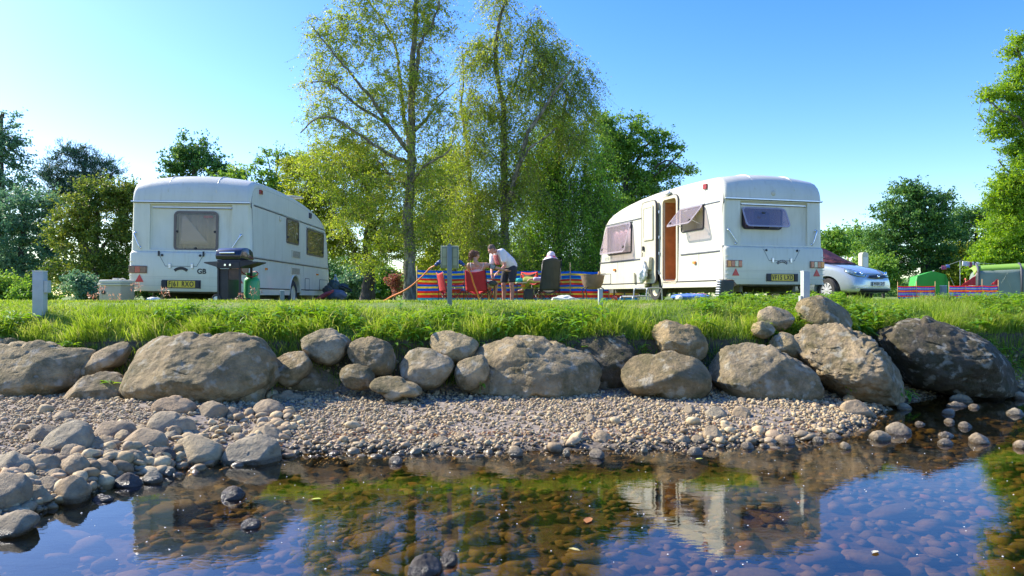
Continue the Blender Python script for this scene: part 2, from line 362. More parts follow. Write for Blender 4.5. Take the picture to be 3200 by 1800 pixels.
M_HEAP = rockmat('heap_stone', [(0.408, 0.316, 0.186), (0.296, 0.24, 0.158), (0.438, 0.326, 0.19), (0.336, 0.291, 0.198), (0.367, 0.265, 0.158), (0.468, 0.377, 0.222)], moss=0.15, bump=1.0, scale=2.0)
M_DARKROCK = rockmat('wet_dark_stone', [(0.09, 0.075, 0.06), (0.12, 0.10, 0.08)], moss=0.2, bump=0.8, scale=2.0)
M_PEB = rockmat('pebble_stone', STONE, moss=0.0, bump=0.35, scale=4.0)
M_BED = rockmat('bed_stone', [(0.13, 0.10, 0.035), (0.10, 0.08, 0.03), (0.15, 0.12, 0.045), (0.09, 0.07, 0.025), (0.12, 0.105, 0.04), (0.17, 0.135, 0.06), (0.10, 0.085, 0.035), (0.19, 0.10, 0.035)], moss=0.15, bump=0.4, scale=3.0, wet=False, mosscol=(0.09, 0.085, 0.03))

def fbm(p, sc, octv=4, H=0.9):
    return noise.fractal(p*sc, H, 2.1, octv)

def boulder(label, outl, D=None, dep=0.75, k=2.6, seed=0, rough=1.0, m=None, name='boulder', back=0.0, top=1.0, lift=0.0, sub=5, cat='boulder', push=0.0, lean=-0.12, org=(0, 0), sc=1.0, fk=.8):
    """a stone whose outline seen across the river follows outl (photo pixels); real size and depth come from its distance"""
    P = [(org[0]+a*sc, org[1]+b*sc) for a, b in outl]
    xs_ = [p[0] for p in P]; ys_ = [p[1] for p in P]
    cx, cy_ = (min(xs_)+max(xs_))/2, (min(ys_)+max(ys_))/2
    if D is None: D = min(hit(cx, max(ys_)-2), (CZ-ZW)*FOC/(max(ys_)-2-HY))
    s = D/FOC; w = (max(xs_)-min(xs_))*s; h = (max(ys_)-min(ys_))*s
    dy = dep*min(w, h*1.6)*0.5+0.1*w
    D2 = D+dy*0.75+push; s = D2/FOC
    c = W(cx, cy_, D2)
    th = []; rr = []
    for a, b in P:
        x = (a-cx)*s; z = -(b-cy_)*s; th.append(math.atan2(z, x)); rr.append(math.hypot(x, z))
    o = np.argsort(th); th = np.array(th)[o]; rr = np.array(rr)[o]
    tt = np.concatenate([th-2*np.pi, th, th+2*np.pi]); rv = np.tile(rr, 3)
    fine = np.linspace(-np.pi, np.pi, 181); Rf = np.interp(fine, tt, rv)
    ker = np.exp(-np.linspace(-2, 2, 13)**2); ker /= ker.sum()
    Rf = np.convolve(np.concatenate([Rf[-7:-1], Rf, Rf[1:7]]), ker, 'valid')
    if w > 1.1 and sub == 5: sub = 6
    bm = bmesh.new(); bmesh.ops.create_icosphere(bm, subdivisions=sub, radius=1)
    off = Vector((seed*3.7+1.1, seed*1.3, seed*2.9)); amp = min(w, h)*rough
    for v in bm.verts:
        d = v.co.normalized(); t_ = math.atan2(d.z, d.x); r_ = float(np.interp(t_, fine, Rf)); q = math.hypot(d.x, d.z)
        # superellipse cross-section in depth
        kk = k+.3 if d.z < 0 else max(1.7, k-.9*top*min(1, d.z*1.6)); aa = math.atan2(abs(d.y), q); ca, sa = math.cos(aa), math.sin(aa); n_ = (ca**kk+sa**kk)**(-1/kk)
        x = r_*math.cos(t_)*ca*n_; z = r_*math.sin(t_)*ca*n_; y = math.copysign(dy*sa*n_, d.y)
        if z < 0: z *= 1.3 if name == 'stone' else 1.1      # the foot is bedded in the ground
        p = Vector((x, y, z))
        n1 = fbm(p+off, 1.6/max(w, h, .2), 2); n2 = fbm(p+off, 5/max(w, h, .2), 4); rdg = abs(noise.noise((p+off)*(3.2/max(w, h, .2))+Vector((0, 0, p.z*4/max(w, .2)))))
        n3 = abs(noise.noise(Vector((p.x*3+p.z*6, p.y*3, p.z*13))/max(w, h, .2)*1.3+off)); up_ = .35+.65*max(0, min(1, .5+d.z*1.6))
        disp = amp*(0.055*n1+0.045*n2*up_-0.06*max(0, 0.16-rdg)*4*up_-.035*max(0, .12-n3)*8*up_)
        dd = d.copy(); dd.y *= 1.6; p += dd.normalized()*disp
        p.y += (lean*(-1) if p.z < 0 else .15*top)*abs(p.z)
        v.co = p
    fr_ = random.Random(seed*13+5)
    for q in range(9):     # flat chipped faces
        a_ = fr_.uniform(-1.25, 1.25); e_ = fr_.uniform(-.25, 1.15); nn = Vector((math.sin(a_)*math.cos(e_), -math.cos(a_)*math.cos(e_), math.sin(e_)))
        if q < 3*top: a_ = fr_.uniform(-.7, .7); e_ = fr_.uniform(.62, 1.0); nn = Vector((math.sin(a_)*math.cos(e_), -math.cos(a_)*math.cos(e_), math.sin(e_)))
        if q > 6: nn.y = -nn.y
        sup = max(v.co.dot(nn) for v in bm.verts); lim = sup*(fr_.uniform(.62, .80) if q < 3 else fr_.uniform(.76, .92))
        for v in bm.verts:
            ex = v.co.dot(nn)-lim
            if ex > 0: v.co -= nn*(ex*fk)
    am2 = min(w, h)*.016*rough
    for v in bm.verts:
        q = v.co*(9/max(w, h, .25))+off; v.co += v.normal*(am2*(noise.fractal(q, .7, 2.2, 4)-.7*max(0, .15-abs(noise.noise(q*.55+Vector((0, 0, q.z*.9)))))*6))
    me = bpy.data.meshes.new(name); bm.to_mesh(me); bm.free()
    ob = link(name, me, m or M_BOULDER, smooth=True); ob.location = c+Vector((0, 0, lift))
    tag(ob, label, cat); return ob

O5, S5 = (0, 940), .5246
O6, S6 = (800, 940), .4658
O7, S7 = (1900, 900), .5047
O9, S9 = (0, 1200), .345
def b5(l, o, **k): return boulder(l, o, org=O5, sc=S5, **k)
def b6(l, o, **k): return boulder(l, o, org=O6, sc=S6, **k)
def b7(l, o, **k): return boulder(l, o, org=O7, sc=S7, **k)
def b9(l, o, **k): return boulder(l, o, org=O9, sc=S9, name='stone', cat='stone', m=k.pop('m', M_HEAP), sub=k.pop('sub', 4), dep=k.pop('dep', 0.9), k=k.pop('k', 2.3), **k)
def bx(x0, y0, x1, y1, sk=0.0, fl=1.0):
    """an irregular rounded outline filling a box"""
    w, h = x1-x0, y1-y0; r = random.Random(int(x0*7+y0*3))
    j = lambda: r.uniform(-.05, .05)
    return [(x0, y0+h*(.62+j())), (x0+w*(.10+j()), y0+h*(.28+j())), (x0+w*(.33+j()+sk), y0+h*.03), (x0+w*(.62+j()+sk), y0+h*(.05+j()*.5)), (x0+w*(.88+j()), y0+h*(.3+j())), (x1, y0+h*(.65+j())),
            (x0+w*(.88+j()), y0+h*.93), (x0+w*.5, y1), (x0+w*(.14+j()), y0+h*.94)]

b5('long low olive boulder at the far left edge of the stone row', [(-300, 300), (-100, 265), (0, 272), (150, 270), (350, 290), (560, 300), (600, 340), (560, 395), (500, 470), (400, 540), (250, 575), (0, 555), (-300, 520)], seed=1, k=2.8)
b5('pale flat slab half buried in grass above the long left boulder', [(-120, 250), (-60, 228), (20, 226), (90, 232), (115, 248), (110, 275), (0, 290), (-110, 285)], seed=2, D=9.2, dep=1.0)
b5('leaning finger-shaped boulder wedged left of the giant flat-topped boulder', [(480, 460), (500, 400), (560, 340), (650, 270), (700, 235), (750, 240), (765, 285), (735, 335), (650, 395), (560, 445), (520, 470)], seed=3, D=8.85, rough=.5, sub=4)
b5('low grey wedge boulder under the leaning stone at the left', [(380, 575), (450, 510), (560, 440), (640, 425), (720, 445), (790, 530), (770, 575), (700, 590), (500, 592)], seed=4)
b5('giant flat-topped boulder with a ragged sunlit upper face', [(700, 370), (745, 300), (800, 258), (850, 235), (1000, 212), (1250, 215), (1480, 210), (1560, 260), (1620, 340), (1640, 430), (1600, 490), (1500, 560), (1340, 605), (1100, 610), (840, 605), (780, 530), (720, 440)], seed=5, rough=1.2, k=2.4, dep=.9)
b5('small domed boulder leaning on the foot of the giant flat-topped boulder', [(1335, 600), (1350, 530), (1400, 480), (1470, 460), (1540, 485), (1575, 530), (1560, 580), (1450, 608)], seed=6, sub=4)
b6('blunt brown boulder right of the giant flat-topped boulder', [(110, 400), (150, 355), (240, 337), (330, 340), (375, 390), (370, 440), (300, 520), (220, 565), (160, 545), (125, 480)], seed=7, D=8.75, sub=4)
b6('round moss-topped boulder highest in the left half of the row', [(305, 275), (320, 215), (400, 190), (500, 186), (590, 215), (625, 275), (610, 330), (540, 410), (460, 415), (350, 345)], seed=8, D=9.05)
b6('triangular boulder with a pointed mossy top', [(150, 610), (170, 580), (300, 470), (370, 410), (420, 383), (460, 392), (520, 440), (620, 530), (690, 580), (660, 605), (400, 612)], seed=9, k=2.0, rough=.7)
b6('boulder with a rough pale crown between the mossy one and the round one', [(610, 340), (640, 285), (740, 260), (800, 235), (870, 255), (920, 330), (940, 400), (915, 475), (830, 490), (700, 430), (640, 390)], seed=10, D=8.95)
b6('small shaded boulder tucked behind the right flank of the triangular one', [(560, 455), (640, 420), (700, 435), (800, 510), (770, 570), (680, 585), (600, 560)], seed=11, D=8.75, sub=4)
b6('low twin-humped pale slab at the edge of the gravel', [(755, 575), (790, 525), (850, 508), (920, 512), (1000, 545), (1080, 570), (1130, 612), (1000, 628), (850, 612)], seed=12, D=8.45, rough=.6, dep=1.2, sub=4)
b6('egg-shaped smooth brown boulder left of the long cracked boulder', [(950, 430), (970, 375), (1040, 330), (1140, 322), (1230, 355), (1320, 400), (1335, 440), (1280, 520), (1180, 572), (1080, 562), (990, 510)], seed=13, D=8.85, rough=.5)
b6('smooth tan boulder perched above the egg-shaped one', [(1165, 250), (1190, 215), (1260, 199), (1350, 213), (1430, 240), (1500, 290), (1480, 330), (1380, 405), (1330, 410), (1220, 355), (1175, 300)], seed=14, D=9.25, rough=.5)
b6('pale boulder peeping out behind the left end of the long cracked boulder', [(1335, 470), (1360, 400), (1420, 355), (1500, 340), (1560, 400), (1500, 560), (1420, 600), (1360, 560)], seed=15, D=8.9, sub=4)
b6('long cracked boulder in the middle of the row, the largest there', [(1350, 460), (1380, 420), (1450, 350), (1500, 320), (1600, 285), (1720, 255), (1850, 242), (1960, 265), (2080, 325), (2200, 345), (2280, 400), (2305, 500), (2300, 590), (2200, 640), (1900, 655), (1600, 625), (1420, 590)], seed=16, rough=1.25, k=2.4, dep=.9)
b6('dark shaded boulder under the overhanging weeds in the middle', [(2080, 300), (2200, 225), (2400, 190), (2500, 250), (2560, 380), (2480, 560), (2310, 600), (2200, 500), (2120, 400)], seed=17, D=9.45, m=M_BOULDER_SHADE)
b7('loaf-shaped boulder with a flat top right of the middle', [(78, 540), (85, 480), (110, 440), (160, 422), (300, 418), (480, 424), (575, 445), (612, 500), (630, 620), (600, 642), (300, 632), (100, 610)], seed=18, k=3.2, rough=.6, D=8.9)
b7('upright rounded boulder in the grass behind the loaf-shaped one', [(265, 260), (300, 215), (400, 198), (480, 215), (560, 250), (605, 330), (590, 420), (450, 445), (340, 410), (300, 330)], seed=19, D=9.5)
b7('broad whale-backed boulder right of the loaf-shaped one', [(625, 510), (680, 420), (740, 360), (850, 336), (950, 345), (1100, 400), (1200, 460), (1290, 560), (1335, 645), (1250, 695), (1000, 675), (700, 612), (640, 560)], seed=20, k=2.3)
b7('tall craggy boulder with a pitted sunlit face', [(1160, 350), (1170, 260), (1200, 225), (1280, 213), (1400, 235), (1550, 290), (1700, 380), (1780, 480), (1825, 600), (1830, 690), (1600, 700), (1400, 610), (1250, 500), (1180, 420)], seed=21, rough=1.4, k=2.3, D=9.1)
b7('huge dark boulder at the right end with a mossy slab top', [(1664, 296), (1768, 226), (1863, 200), (2100, 206), (2243, 263), (2386, 384), (2480, 496), (2528, 607), (2433, 663), (2196, 672), (2006, 617), (1863, 589), (1758, 477), (1702, 384)], seed=22, rough=1.3, k=3.2, D=9.9, dep=.7, m=M_BOULDER_SHADE, lean=-.3, top=0.0)
b7('round brown boulder standing up in the grass by the white post', [(1172, 130), (1190, 80), (1290, 54), (1400, 65), (1470, 110), (1505, 200), (1450, 260), (1300, 240), (1200, 200)], seed=23, D=10.2)
b7('small grassy boulder left of the round brown one', [(918, 200), (940, 140), (1000, 117), (1080, 125), (1160, 160), (1130, 215), (1000, 240)], seed=24, D=10.0, sub=4)
b7('little moss-covered stone below the small grassy boulder', [(885, 260), (900, 225), (950, 208), (1010, 215), (1040, 245), (1000, 290), (920, 295)], seed=25, D=9.75, sub=4)
b7('shadowed boulder behind the leafy weeds beside the craggy one', [(1000, 330), (1060, 280), (1150, 275), (1190, 340), (1170, 420), (1080, 400)], seed=26, D=9.6, sub=4)
b7('smooth domed stone alone on the gravel at the right', [(1440, 745), (1470, 710), (1520, 695), (1580, 712), (1630, 755), (1645, 785), (1560, 795), (1470, 780)], seed=27, sub=4, rough=.5, m=M_HEAP)

# the heap of stones at the left by the water
b9('brown angular stone behind the pointed stone of the left heap', bx(260, 370, 520, 530), seed=31)
b9('pointed leaning stone, tallest of the left heap', [(400, 560), (440, 500), (560, 370), (640, 330), (720, 338), (790, 385), (825, 480), (820, 590), (740, 615), (560, 595)], seed=32, rough=1.2)
b9('long flat-backed stone right of the pointed stone', bx(790, 335, 1240, 485), seed=33)
b9('smooth oval stone lying alone on the gravel at the left', bx(480, 240, 670, 335), seed=34, rough=.5)
b9('bluish hooked stone with a hollow on the gravel', [(1350, 330), (1400, 262), (1520, 255), (1620, 300), (1720, 320), (1780, 420), (1740, 470), (1600, 450), (1450, 420), (1370, 400)], seed=35)
b9('flat rough-skinned slab in front of the giant boulder', bx(1370, 117, 1780, 275), seed=36, rough=1.5)
b9('low smooth slab joined to the rough-skinned slab', bx(1770, 155, 2075, 310), seed=37, rough=.5)
b9('large round-topped stone in the centre of the left heap', bx(1085, 405, 1540, 605), seed=38, rough=.7)
b9('dark stone sheltering a small round pebble', bx(1300, 570, 1590, 710), seed=39, m=M_DARKROCK)
b9('broad pale stone with a flat sunny back by the waterline', [(1565, 520), (1640, 498), (1850, 495), (1960, 520), (2010, 580), (2010, 680), (1900, 735), (1650, 735), (1590, 700)], seed=40, rough=.6)
b5('big grey boulder standing in the shallow water right of the heap', [(1320, 940), (1345, 900), (1430, 830), (1500, 810), (1600, 815), (1660, 850), (1690, 920), (1650, 955), (1500, 978), (1340, 975)], seed=41, m=M_HEAP, name='stone', cat='stone', sub=5, rough=1.3)
b9('low oval stone at the wet edge with a light rim', bx(1292, 660, 1585, 765), seed=42, rough=.5)
b9('pale tilted stone in the middle of the lower heap', bx(540, 640, 790, 835, .1), seed=43)
b9('reddish dark block beside the long pink stone', bx(260, 630, 545, 820), seed=44)
b9('long pinkish stone at the left edge of the photo', bx(-120, 630, 350, 815), seed=45, rough=.5)
b9('biggest squarish stone at the left edge near the water', [(-160, 1000), (-140, 860), (-40, 822), (100, 818), (190, 830), (225, 900), (245, 1040), (200, 1130), (60, 1165), (-120, 1150)], seed=46, k=2.8, rough=.6)
b9('upright wet-footed stone right of the lower heap', bx(530, 800, 790, 1095, -.05), seed=47)
b9('orange-brown stone with a wet underside', bx(238, 910, 430, 1085), seed=48)
b9('dark flat stone above the orange-brown one', bx(300, 840, 545, 985), seed=49)
b9('small blunt stone between the pink stone and the squarish one', bx(130, 720, 290, 855), seed=50)
b9('small sandy stone near the middle of the lower heap', bx(415, 765, 592, 872), seed=51, rough=.5)
b9('smooth light brown stone stacked left of the round pair', bx(890, 600, 1122, 702), seed=52, rough=.4)
b9('rounded stone leaning against the smooth light brown one', bx(1098, 595, 1312, 742), seed=53, rough=.5)
b9('dark grey oval stone below the smooth light brown one', bx(804, 688, 1055, 835), seed=54, rough=.6)
b9('small cone-shaped stone beside the dark grey oval one', bx(1000, 735, 1122, 832), seed=55)
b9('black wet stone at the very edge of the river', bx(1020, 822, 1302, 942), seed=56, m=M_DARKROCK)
b9('angular grey stone split by a crease at the wet edge', bx(1298, 775, 1472, 905), seed=57, rough=1.5)
b9('flat reddish slab sloping into the water at the lower left', [(-100, 1370), (-60, 1250), (60, 1175), (160, 1150), (250, 1170), (330, 1230), (300, 1290), (150, 1340), (0, 1400)], seed=58, rough=.8)
b9('small purple-grey stone under the pointed stone', bx(560, 540, 742, 662), seed=59)
b9('light streaked stone right of the pointed stone', bx(820, 465, 1052, 605), seed=60)
b9('small green-tinged stone left of the large round-topped one', bx(1040, 410, 1182, 522), seed=61)
b9('long low slab half sunk in the gravel at the left', bx(100, 575, 505, 652), seed=62)
b9('small brown stone above the dark grey oval one', bx(760, 690, 900, 772), seed=63)
b9('rounded buff stone in wet gravel right of the angular grey one', bx(1470, 745, 1592, 835), seed=64)
b9('flat wet slab almost level with the water', bx(800, 1010, 1035, 1072), seed=65, m=M_DARKROCK)
b9('little mauve stone under the sandy one', bx(240, 835, 352, 912), seed=66)
b9('thin grey stone above the little mauve one', bx(310, 780, 442, 852), seed=67)
b9('small dark stone left of the bluish hooked one', bx(1215, 365, 1362, 425), seed=68)
b9('angular stone caught in the crook of the bluish hooked one', bx(1365, 325, 1522, 418), seed=69)
b9('olive stone just in front of the bluish hooked one', bx(1480, 400, 1622, 512), seed=70)
b5('rough speckled stone alone on the gravel beyond the heap', bx(1495, 588, 1705, 690), seed=71, m=M_HEAP, name='stone', cat='stone', sub=4, rough=1.3)
b5('pale oval stone behind the big grey boulder in the shallows', bx(1475, 755, 1695, 832), seed=72, m=M_HEAP, name='stone', cat='stone', sub=4, rough=.5)
b5('mushroom-capped little stone propped on the gravel', bx(1322, 630, 1425, 702), seed=73, m=M_HEAP, name='stone', cat='stone', sub=4, rough=.5)
b5('thin flat slab on the gravel before the triangular boulder', bx(1590, 553, 1835, 592), seed=74, m=M_HEAP, name='stone', cat='stone', sub=4)
b5('small cream stone at the foot of the small domed boulder', bx(1418, 552, 1487, 604), seed=75, m=M_HEAP, name='stone', cat='stone', sub=3)
# stones along the water's edge and in the shallows to the right
for i, (l, o, b_) in enumerate([
    ('dark ring-marked stone alone in the shallows, centre', 6, (888, 1040, 986, 1102)), ('pointed grey stone breaking the water right of centre', 6, (1690, 972, 1792, 1048)),
    ('dark oval stone on the waterline below the gravel tip', 6, (2232, 990, 2342, 1062)), ('purple-grey stone on the gravel by the water', 6, (2252, 872, 2390, 955)),
    ('thin upright stone in the shallows', 6, (2060, 990, 2108, 1050)), ('squat stone at the gravel edge, centre', 6, (1195, 905, 1305, 972)),
    ('wedge stone lying against the squat one', 6, (1140, 855, 1222, 915)), ('pale lump at the gravel edge, right of centre', 6, (1320, 878, 1450, 932)),
    ('white half-sunk stone at the gravel edge', 6, (1150, 945, 1232, 995)), ('tilted pinkish stone on the gravel', 6, (2212, 757, 2282, 820)),
    ('tall faceted stone on the right waterline', 7, (588, 850, 706, 948)), ('blocky grey stone left of the tall faceted one', 7, (434, 910, 518, 972)),
    ('flat-topped stone just left of the tall faceted one', 7, (515, 905, 602, 970)), ('dark glossy stone sitting in the water below the tall faceted one', 7, (820, 953, 905, 1000)),
    ('speckled stone in the water with a yellow leaf beside it', 7, (485, 985, 588, 1040)), ('long flat stone lapped by water', 7, (1030, 907, 1158, 972)),
    ('yellowish knob of stone in the shallows', 7, (1270, 920, 1335, 962)), ('narrow upright stone in the right shallows', 7, (1440, 950, 1502, 1002)),
    ('big brown domed stone in the right shallows', 7, (1720, 835, 1876, 912)), ('flat cracked stone beside the brown domed one', 7, (1620, 885, 1752, 948)),
    ('small slab near the cracked stone', 7, (1355, 897, 1442, 938)), ('flat pale stone like a raft in the right pool', 7, (2045, 892, 2145, 926)),
    ('second raft-like stone below the first in the right pool', 7, (2043, 935, 2142, 978)), ('round grey stone at the right of the pool', 7, (2242, 900, 2362, 968)),
    ('speckled stone above the round grey one', 7, (2170, 828, 2252, 870)), ('broad grey stone at the far right of the river', 7, (2115, 660, 2258, 712)),
    ('flat stone below the broad grey one', 7, (2068, 748, 2155, 785)), ('sharp dark stone cut by the right edge of the photo', 7, (2515, 942, 2620, 1000)),
    ('thin wet slab under the broad grey stone', 7, (2090, 712, 2230, 740)), ('small stone right of the thin wet slab', 7, (2235, 718, 2300, 748)),
    ('little triangular stone standing in the pool', 7, (2085, 805, 2140, 840)), ('flat stone on the far shallows at the right', 7, (2470, 748, 2580, 790)),
    ('pale stone stacked at the far right bank', 7, (2505, 640, 2600, 695)), ('shadowed slab below the huge dark boulder', 7, (1785, 712, 1880, 758)),
    ('shadowed pebble-sized stone by the shadowed slab', 7, (1710, 678, 1785, 720)), ('streaked long stone on the right gravel', 7, (758, 735, 885, 805)),
    ('wet boulder tip in the right pool', 7, (1895, 825, 1965, 852)), ('knobbly cream stone on the right gravel', 7, (468, 722, 545, 790)),
    ('flat grey stone left of the streaked long one', 7, (600, 735, 740, 810)), ('rounded stone on the gravel in front of the whale-backed boulder', 7, (790, 680, 870, 712)),
    ]):
    f = b6 if o == 6 else b7
    x0_, y0_, x1_, y1_ = b_
    f(l, bx(x0_, y0_, x1_, y1_), seed=80+i, m=M_HEAP, name='stone', cat='stone', sub=3 if (x1_-x0_) < 110 else 4, rough=.8, dep=1.0, k=2.2)
def bw(l, x0, y0, x1, y1, **k): return boulder(l, bx(x0, y0, x1, y1), m=M_DARKROCK, name='stone', cat='stone', sub=4, dep=1.0, D=(CZ-ZW)*FOC/(y1-HY), rough=1.3, **k)
bw('black jagged stone poking out of the water near the left heap', 690, 1522, 765, 1562, seed=131)
bw('glinting dark stone tip with a white splash in the left pool', 752, 1622, 815, 1652, seed=132)
bw('long black wet rock at the bottom of the photo', 1275, 1735, 1380, 1800, seed=133)
bw('glossy rock tip touching the long black wet rock', 1375, 1722, 1430, 1768, seed=134)

# pebbles: base shapes shared by every copy
def base_pebble(seed, flat, sub=2):
    bm = bmesh.new(); bmesh.ops.create_icosphere(bm, subdivisions=sub, radius=1); o = Vector((seed*5.1, seed*2.3, 0))
    for v in bm.verts:
        n1 = noise.noise(v.co*0.9+o); n2 = noise.noise(v.co*2.3+o); v.co *= 1+0.28*n1+0.10*n2
    r_ = random.Random(seed*7)
    for q in range(5):
        nn = Vector((r_.gauss(0, 1), r_.gauss(0, 1), r_.gauss(0, 1))).normalized(); lim = max(v.co.dot(nn) for v in bm.verts)*r_.uniform(.6, .9)
        for v in bm.verts:
            ex = v.co.dot(nn)-lim
            if ex > 0: v.co -= nn*ex*.9
    for v in bm.verts: v.co.z *= flat
    me = bpy.data.meshes.new('pebble'); bm.to_mesh(me); bm.free(); me.polygons.foreach_set('use_smooth', [True]*len(me.polygons)); return me
PB = [base_pebble(i+1, f) for i, f in enumerate([.62, .5, .72, .42, .8, .55, .36, .66])]
PBs = [base_pebble(i+11, f, 1) for i, f in enumerate([.62, .5, .75, .45, .8, .58])]
PBV = [(np.array([v.co[:] for v in m.vertices]), np.array([p.vertices[:] for p in m.polygons])) for m in PBs]
def rotm(a, tx, ty):
    ca, sa = np.cos(a), np.sin(a); R = np.zeros((len(a), 3, 3)); cx, sx, cy2, sy = np.cos(tx), np.sin(tx), np.cos(ty), np.sin(ty)
    Rz = np.zeros_like(R); Rz[:, 0, 0] = ca; Rz[:, 0, 1] = -sa; Rz[:, 1, 0] = sa; Rz[:, 1, 1] = ca; Rz[:, 2, 2] = 1
    Rx = np.zeros_like(R); Rx[:, 0, 0] = 1; Rx[:, 1, 1] = cx; Rx[:, 1, 2] = -sx; Rx[:, 2, 1] = sx; Rx[:, 2, 2] = cx
    Ry = np.zeros_like(R); Ry[:, 1, 1] = 1; Ry[:, 0, 0] = cy2; Ry[:, 0, 2] = sy; Ry[:, 2, 0] = -sy; Ry[:, 2, 2] = cy2
    return Rz @ Rx @ Ry
def scatter_pebbles(name, pos, size, asp, tilt, m, n_obj, label, cat, group, stufflabel, zs=1.0):
    """the n_obj that show largest become objects of their own, the rest one stuff mesh"""
    vis = size/pos[:, 1]; inframe = np.abs(pos[:, 0]/pos[:, 1]) < 0.66
    order = np.argsort(-(vis*inframe)); big = order[:n_obj]; rest = order[n_obj:]
    a = rng.uniform(0, 2*np.pi, len(pos)); tx = rng.normal(0, tilt, len(pos)); ty = rng.normal(0, tilt, len(pos))
    for q, i in enumerate(big):
        me = PB[int(rng.integers(len(PB)))]
        if len(me.materials) == 0: me.materials.append(m)
        o = bpy.data.objects.new(name, me); COL.objects.link(o)
        if me.materials[0] is not m: o.material_slots[0].link = 'OBJECT'; o.material_slots[0].material = m
        o.location = pos[i]; o.rotation_euler = (tx[i], ty[i], a[i]); o.scale = (size[i]*.5, size[i]*.5*asp[i], size[i]*.5*zs)
        tag(o, label, cat, group)
    R = rotm(a[rest], tx[rest], ty[rest]); V = []; F = []; Rn = []; off = 0
    k = rng.integers(0, len(PBV), len(rest))
    for j in range(len(PBV)):
        s = np.nonzero(k == j)[0]; v0, f0 = PBV[j]
        if len(s) == 0: continue
        S = np.stack([size[rest][s]*.5, size[rest][s]*.5*asp[rest][s], size[rest][s]*.5*zs], 1)
        v = v0[None]*S[:, None, :]; v = np.einsum('nij,nkj->nki', R[s], v)+pos[rest][s][:, None, :]
        f = f0[None]+(np.arange(len(s))*len(v0))[:, None, None]+off
        V.append(v.reshape(-1, 3)); F.append(f.reshape(-1, 3)); Rn.append(np.repeat(rng.uniform(0, 1, len(s)), len(f0))); off += len(s)*len(v0)
    o = link(name+'s', npmesh(name+'s', np.concatenate(V), np.concatenate(F), np.concatenate(Rn), smooth=True), m)
    tag(o, stufflabel, cat, kind='stuff'); return o

def gravel_points(n):
    out = []
    while len(out) < n:
        x = rng.uniform(-7, 7.5, n*2); y = rng.uniform(3, 11.5, n*2); dw = y-yw(x); db = y-yb(x)
        ok = (dw > -0.25) & (db < 0.25) & ((wob(x*1.7, y*2.1) > -.28) | (rng.uniform(0, 1, len(x)) < .45)) & (np.abs(x) < y*.7+.3); p = np.stack([x[ok], y[ok]], 1); out.extend(p.tolist())
    return np.array(out[:n])
NP = 26000
pp = gravel_points(NP); dw = pp[:, 1]-yw(pp[:, 0])
sz = np.exp(rng.normal(np.log(0.031), 0.36, NP)); edge = np.exp(-np.maximum(dw, 0)/0.6); sz *= 1+0.75*edge*rng.uniform(0, 1.2, NP)
bigs = rng.uniform(0, 1, NP) < 0.018; sz[bigs] *= rng.uniform(1.5, 2.6, bigs.sum()); hp_ = (pp[:, 0] < -1.5-.25*(pp[:, 1]-5)) & (dw < 1.9) & (rng.uniform(0, 1, NP) < .16); sz[hp_] = rng.uniform(.07, .16, hp_.sum()); sz = np.clip(sz, 0.018, 0.17)
pz = gh(pp[:, 0], pp[:, 1])+sz*0.12+rng.uniform(-.006, .012, NP)
scatter_pebbles('pebble', np.column_stack([pp, pz]), sz, rng.uniform(.62, 1.0, NP), 0.28, M_PEB, 290,
    'small rounded grey or tan pebble among the loose stones of the river beach', 'pebble', 'larger pebbles on the river beach', 'loose grey and tan gravel of the river beach')
# submerged stones
NB = 6500
x = rng.uniform(-5, 9, NB*3); y = rng.uniform(2.4, 11.5, NB*3); ok = (y < yw(x)-0.02) & (np.abs(x) < y*.72+.2) & (rng.uniform(0, 1, NB*3) < np.clip(1.25-0.09*y, .3, 1)); x = x[ok][:NB]; y = y[ok][:NB]
sz = np.exp(rng.normal(np.log(0.112), 0.42, len(x)))*np.clip(0.55+0.35*(yw(x)-y)/1.5, .5, 1.15); sz = np.clip(sz, .05, .34)
scatter_pebbles('submerged_stone', np.column_stack([x, y, np.minimum(gh(x, y)+sz*0.10, ZW-sz*.24)]), sz, rng.uniform(.55, .95, len(x)), 0.12, M_BED, 280,
    'brown rounded stone under the clear water on the river bed', 'river stone', 'larger stones under the water', 'smaller brown stones under the clear river water', zs=.46)
# small debris: reddish dead leaves at the tide line
def flecks(name, pts, s, m, label, cat):
    n = len(pts); c = np.asarray(pts); u = rng.normal(size=(n, 3)); u[:, 2] *= .3; u /= np.linalg.norm(u, axis=1)[:, None]
    w_ = np.cross(u, rng.normal(size=(n, 3))*[.3, .3, 1]); w_ /= np.linalg.norm(w_, axis=1)[:, None]; s = np.asarray(s)[:, None]
    V = np.stack([c-u*s*.5, c+w_*s*.2, c+u*s*.5, c-w_*s*.2], 1).reshape(-1, 3); F = np.arange(4*n).reshape(n, 4)
    o = link(name, npmesh(name, V, F, rng.uniform(0, 1, n)), m); tag(o, label, cat, kind='stuff'); return o
def fl_pts(x0, x1, off, sp, n):
    x = rng.uniform(x0, x1, n); y = yw(x)+off+rng.normal(0, sp, n); return np.column_stack([x, y, gh(x, y)+rng.uniform(.015, .045, n)])
fp = np.concatenate([fl_pts(-1.8, 1.4, .38, .10, 420), fl_pts(1.2, 3.0, .30, .12, 150), fl_pts(-2.75, -2.0, .1, .12, 260)])
flecks('dead_leaves', fp, rng.uniform(.015, .05, len(fp)), leafmat('dead_leaf', [(0.30, 0.11, 0.03), (0.22, 0.10, 0.05), (0.36, 0.2, 0.07)], .2), 'rusty dead leaves and twigs along the tide line of the gravel', 'debris')
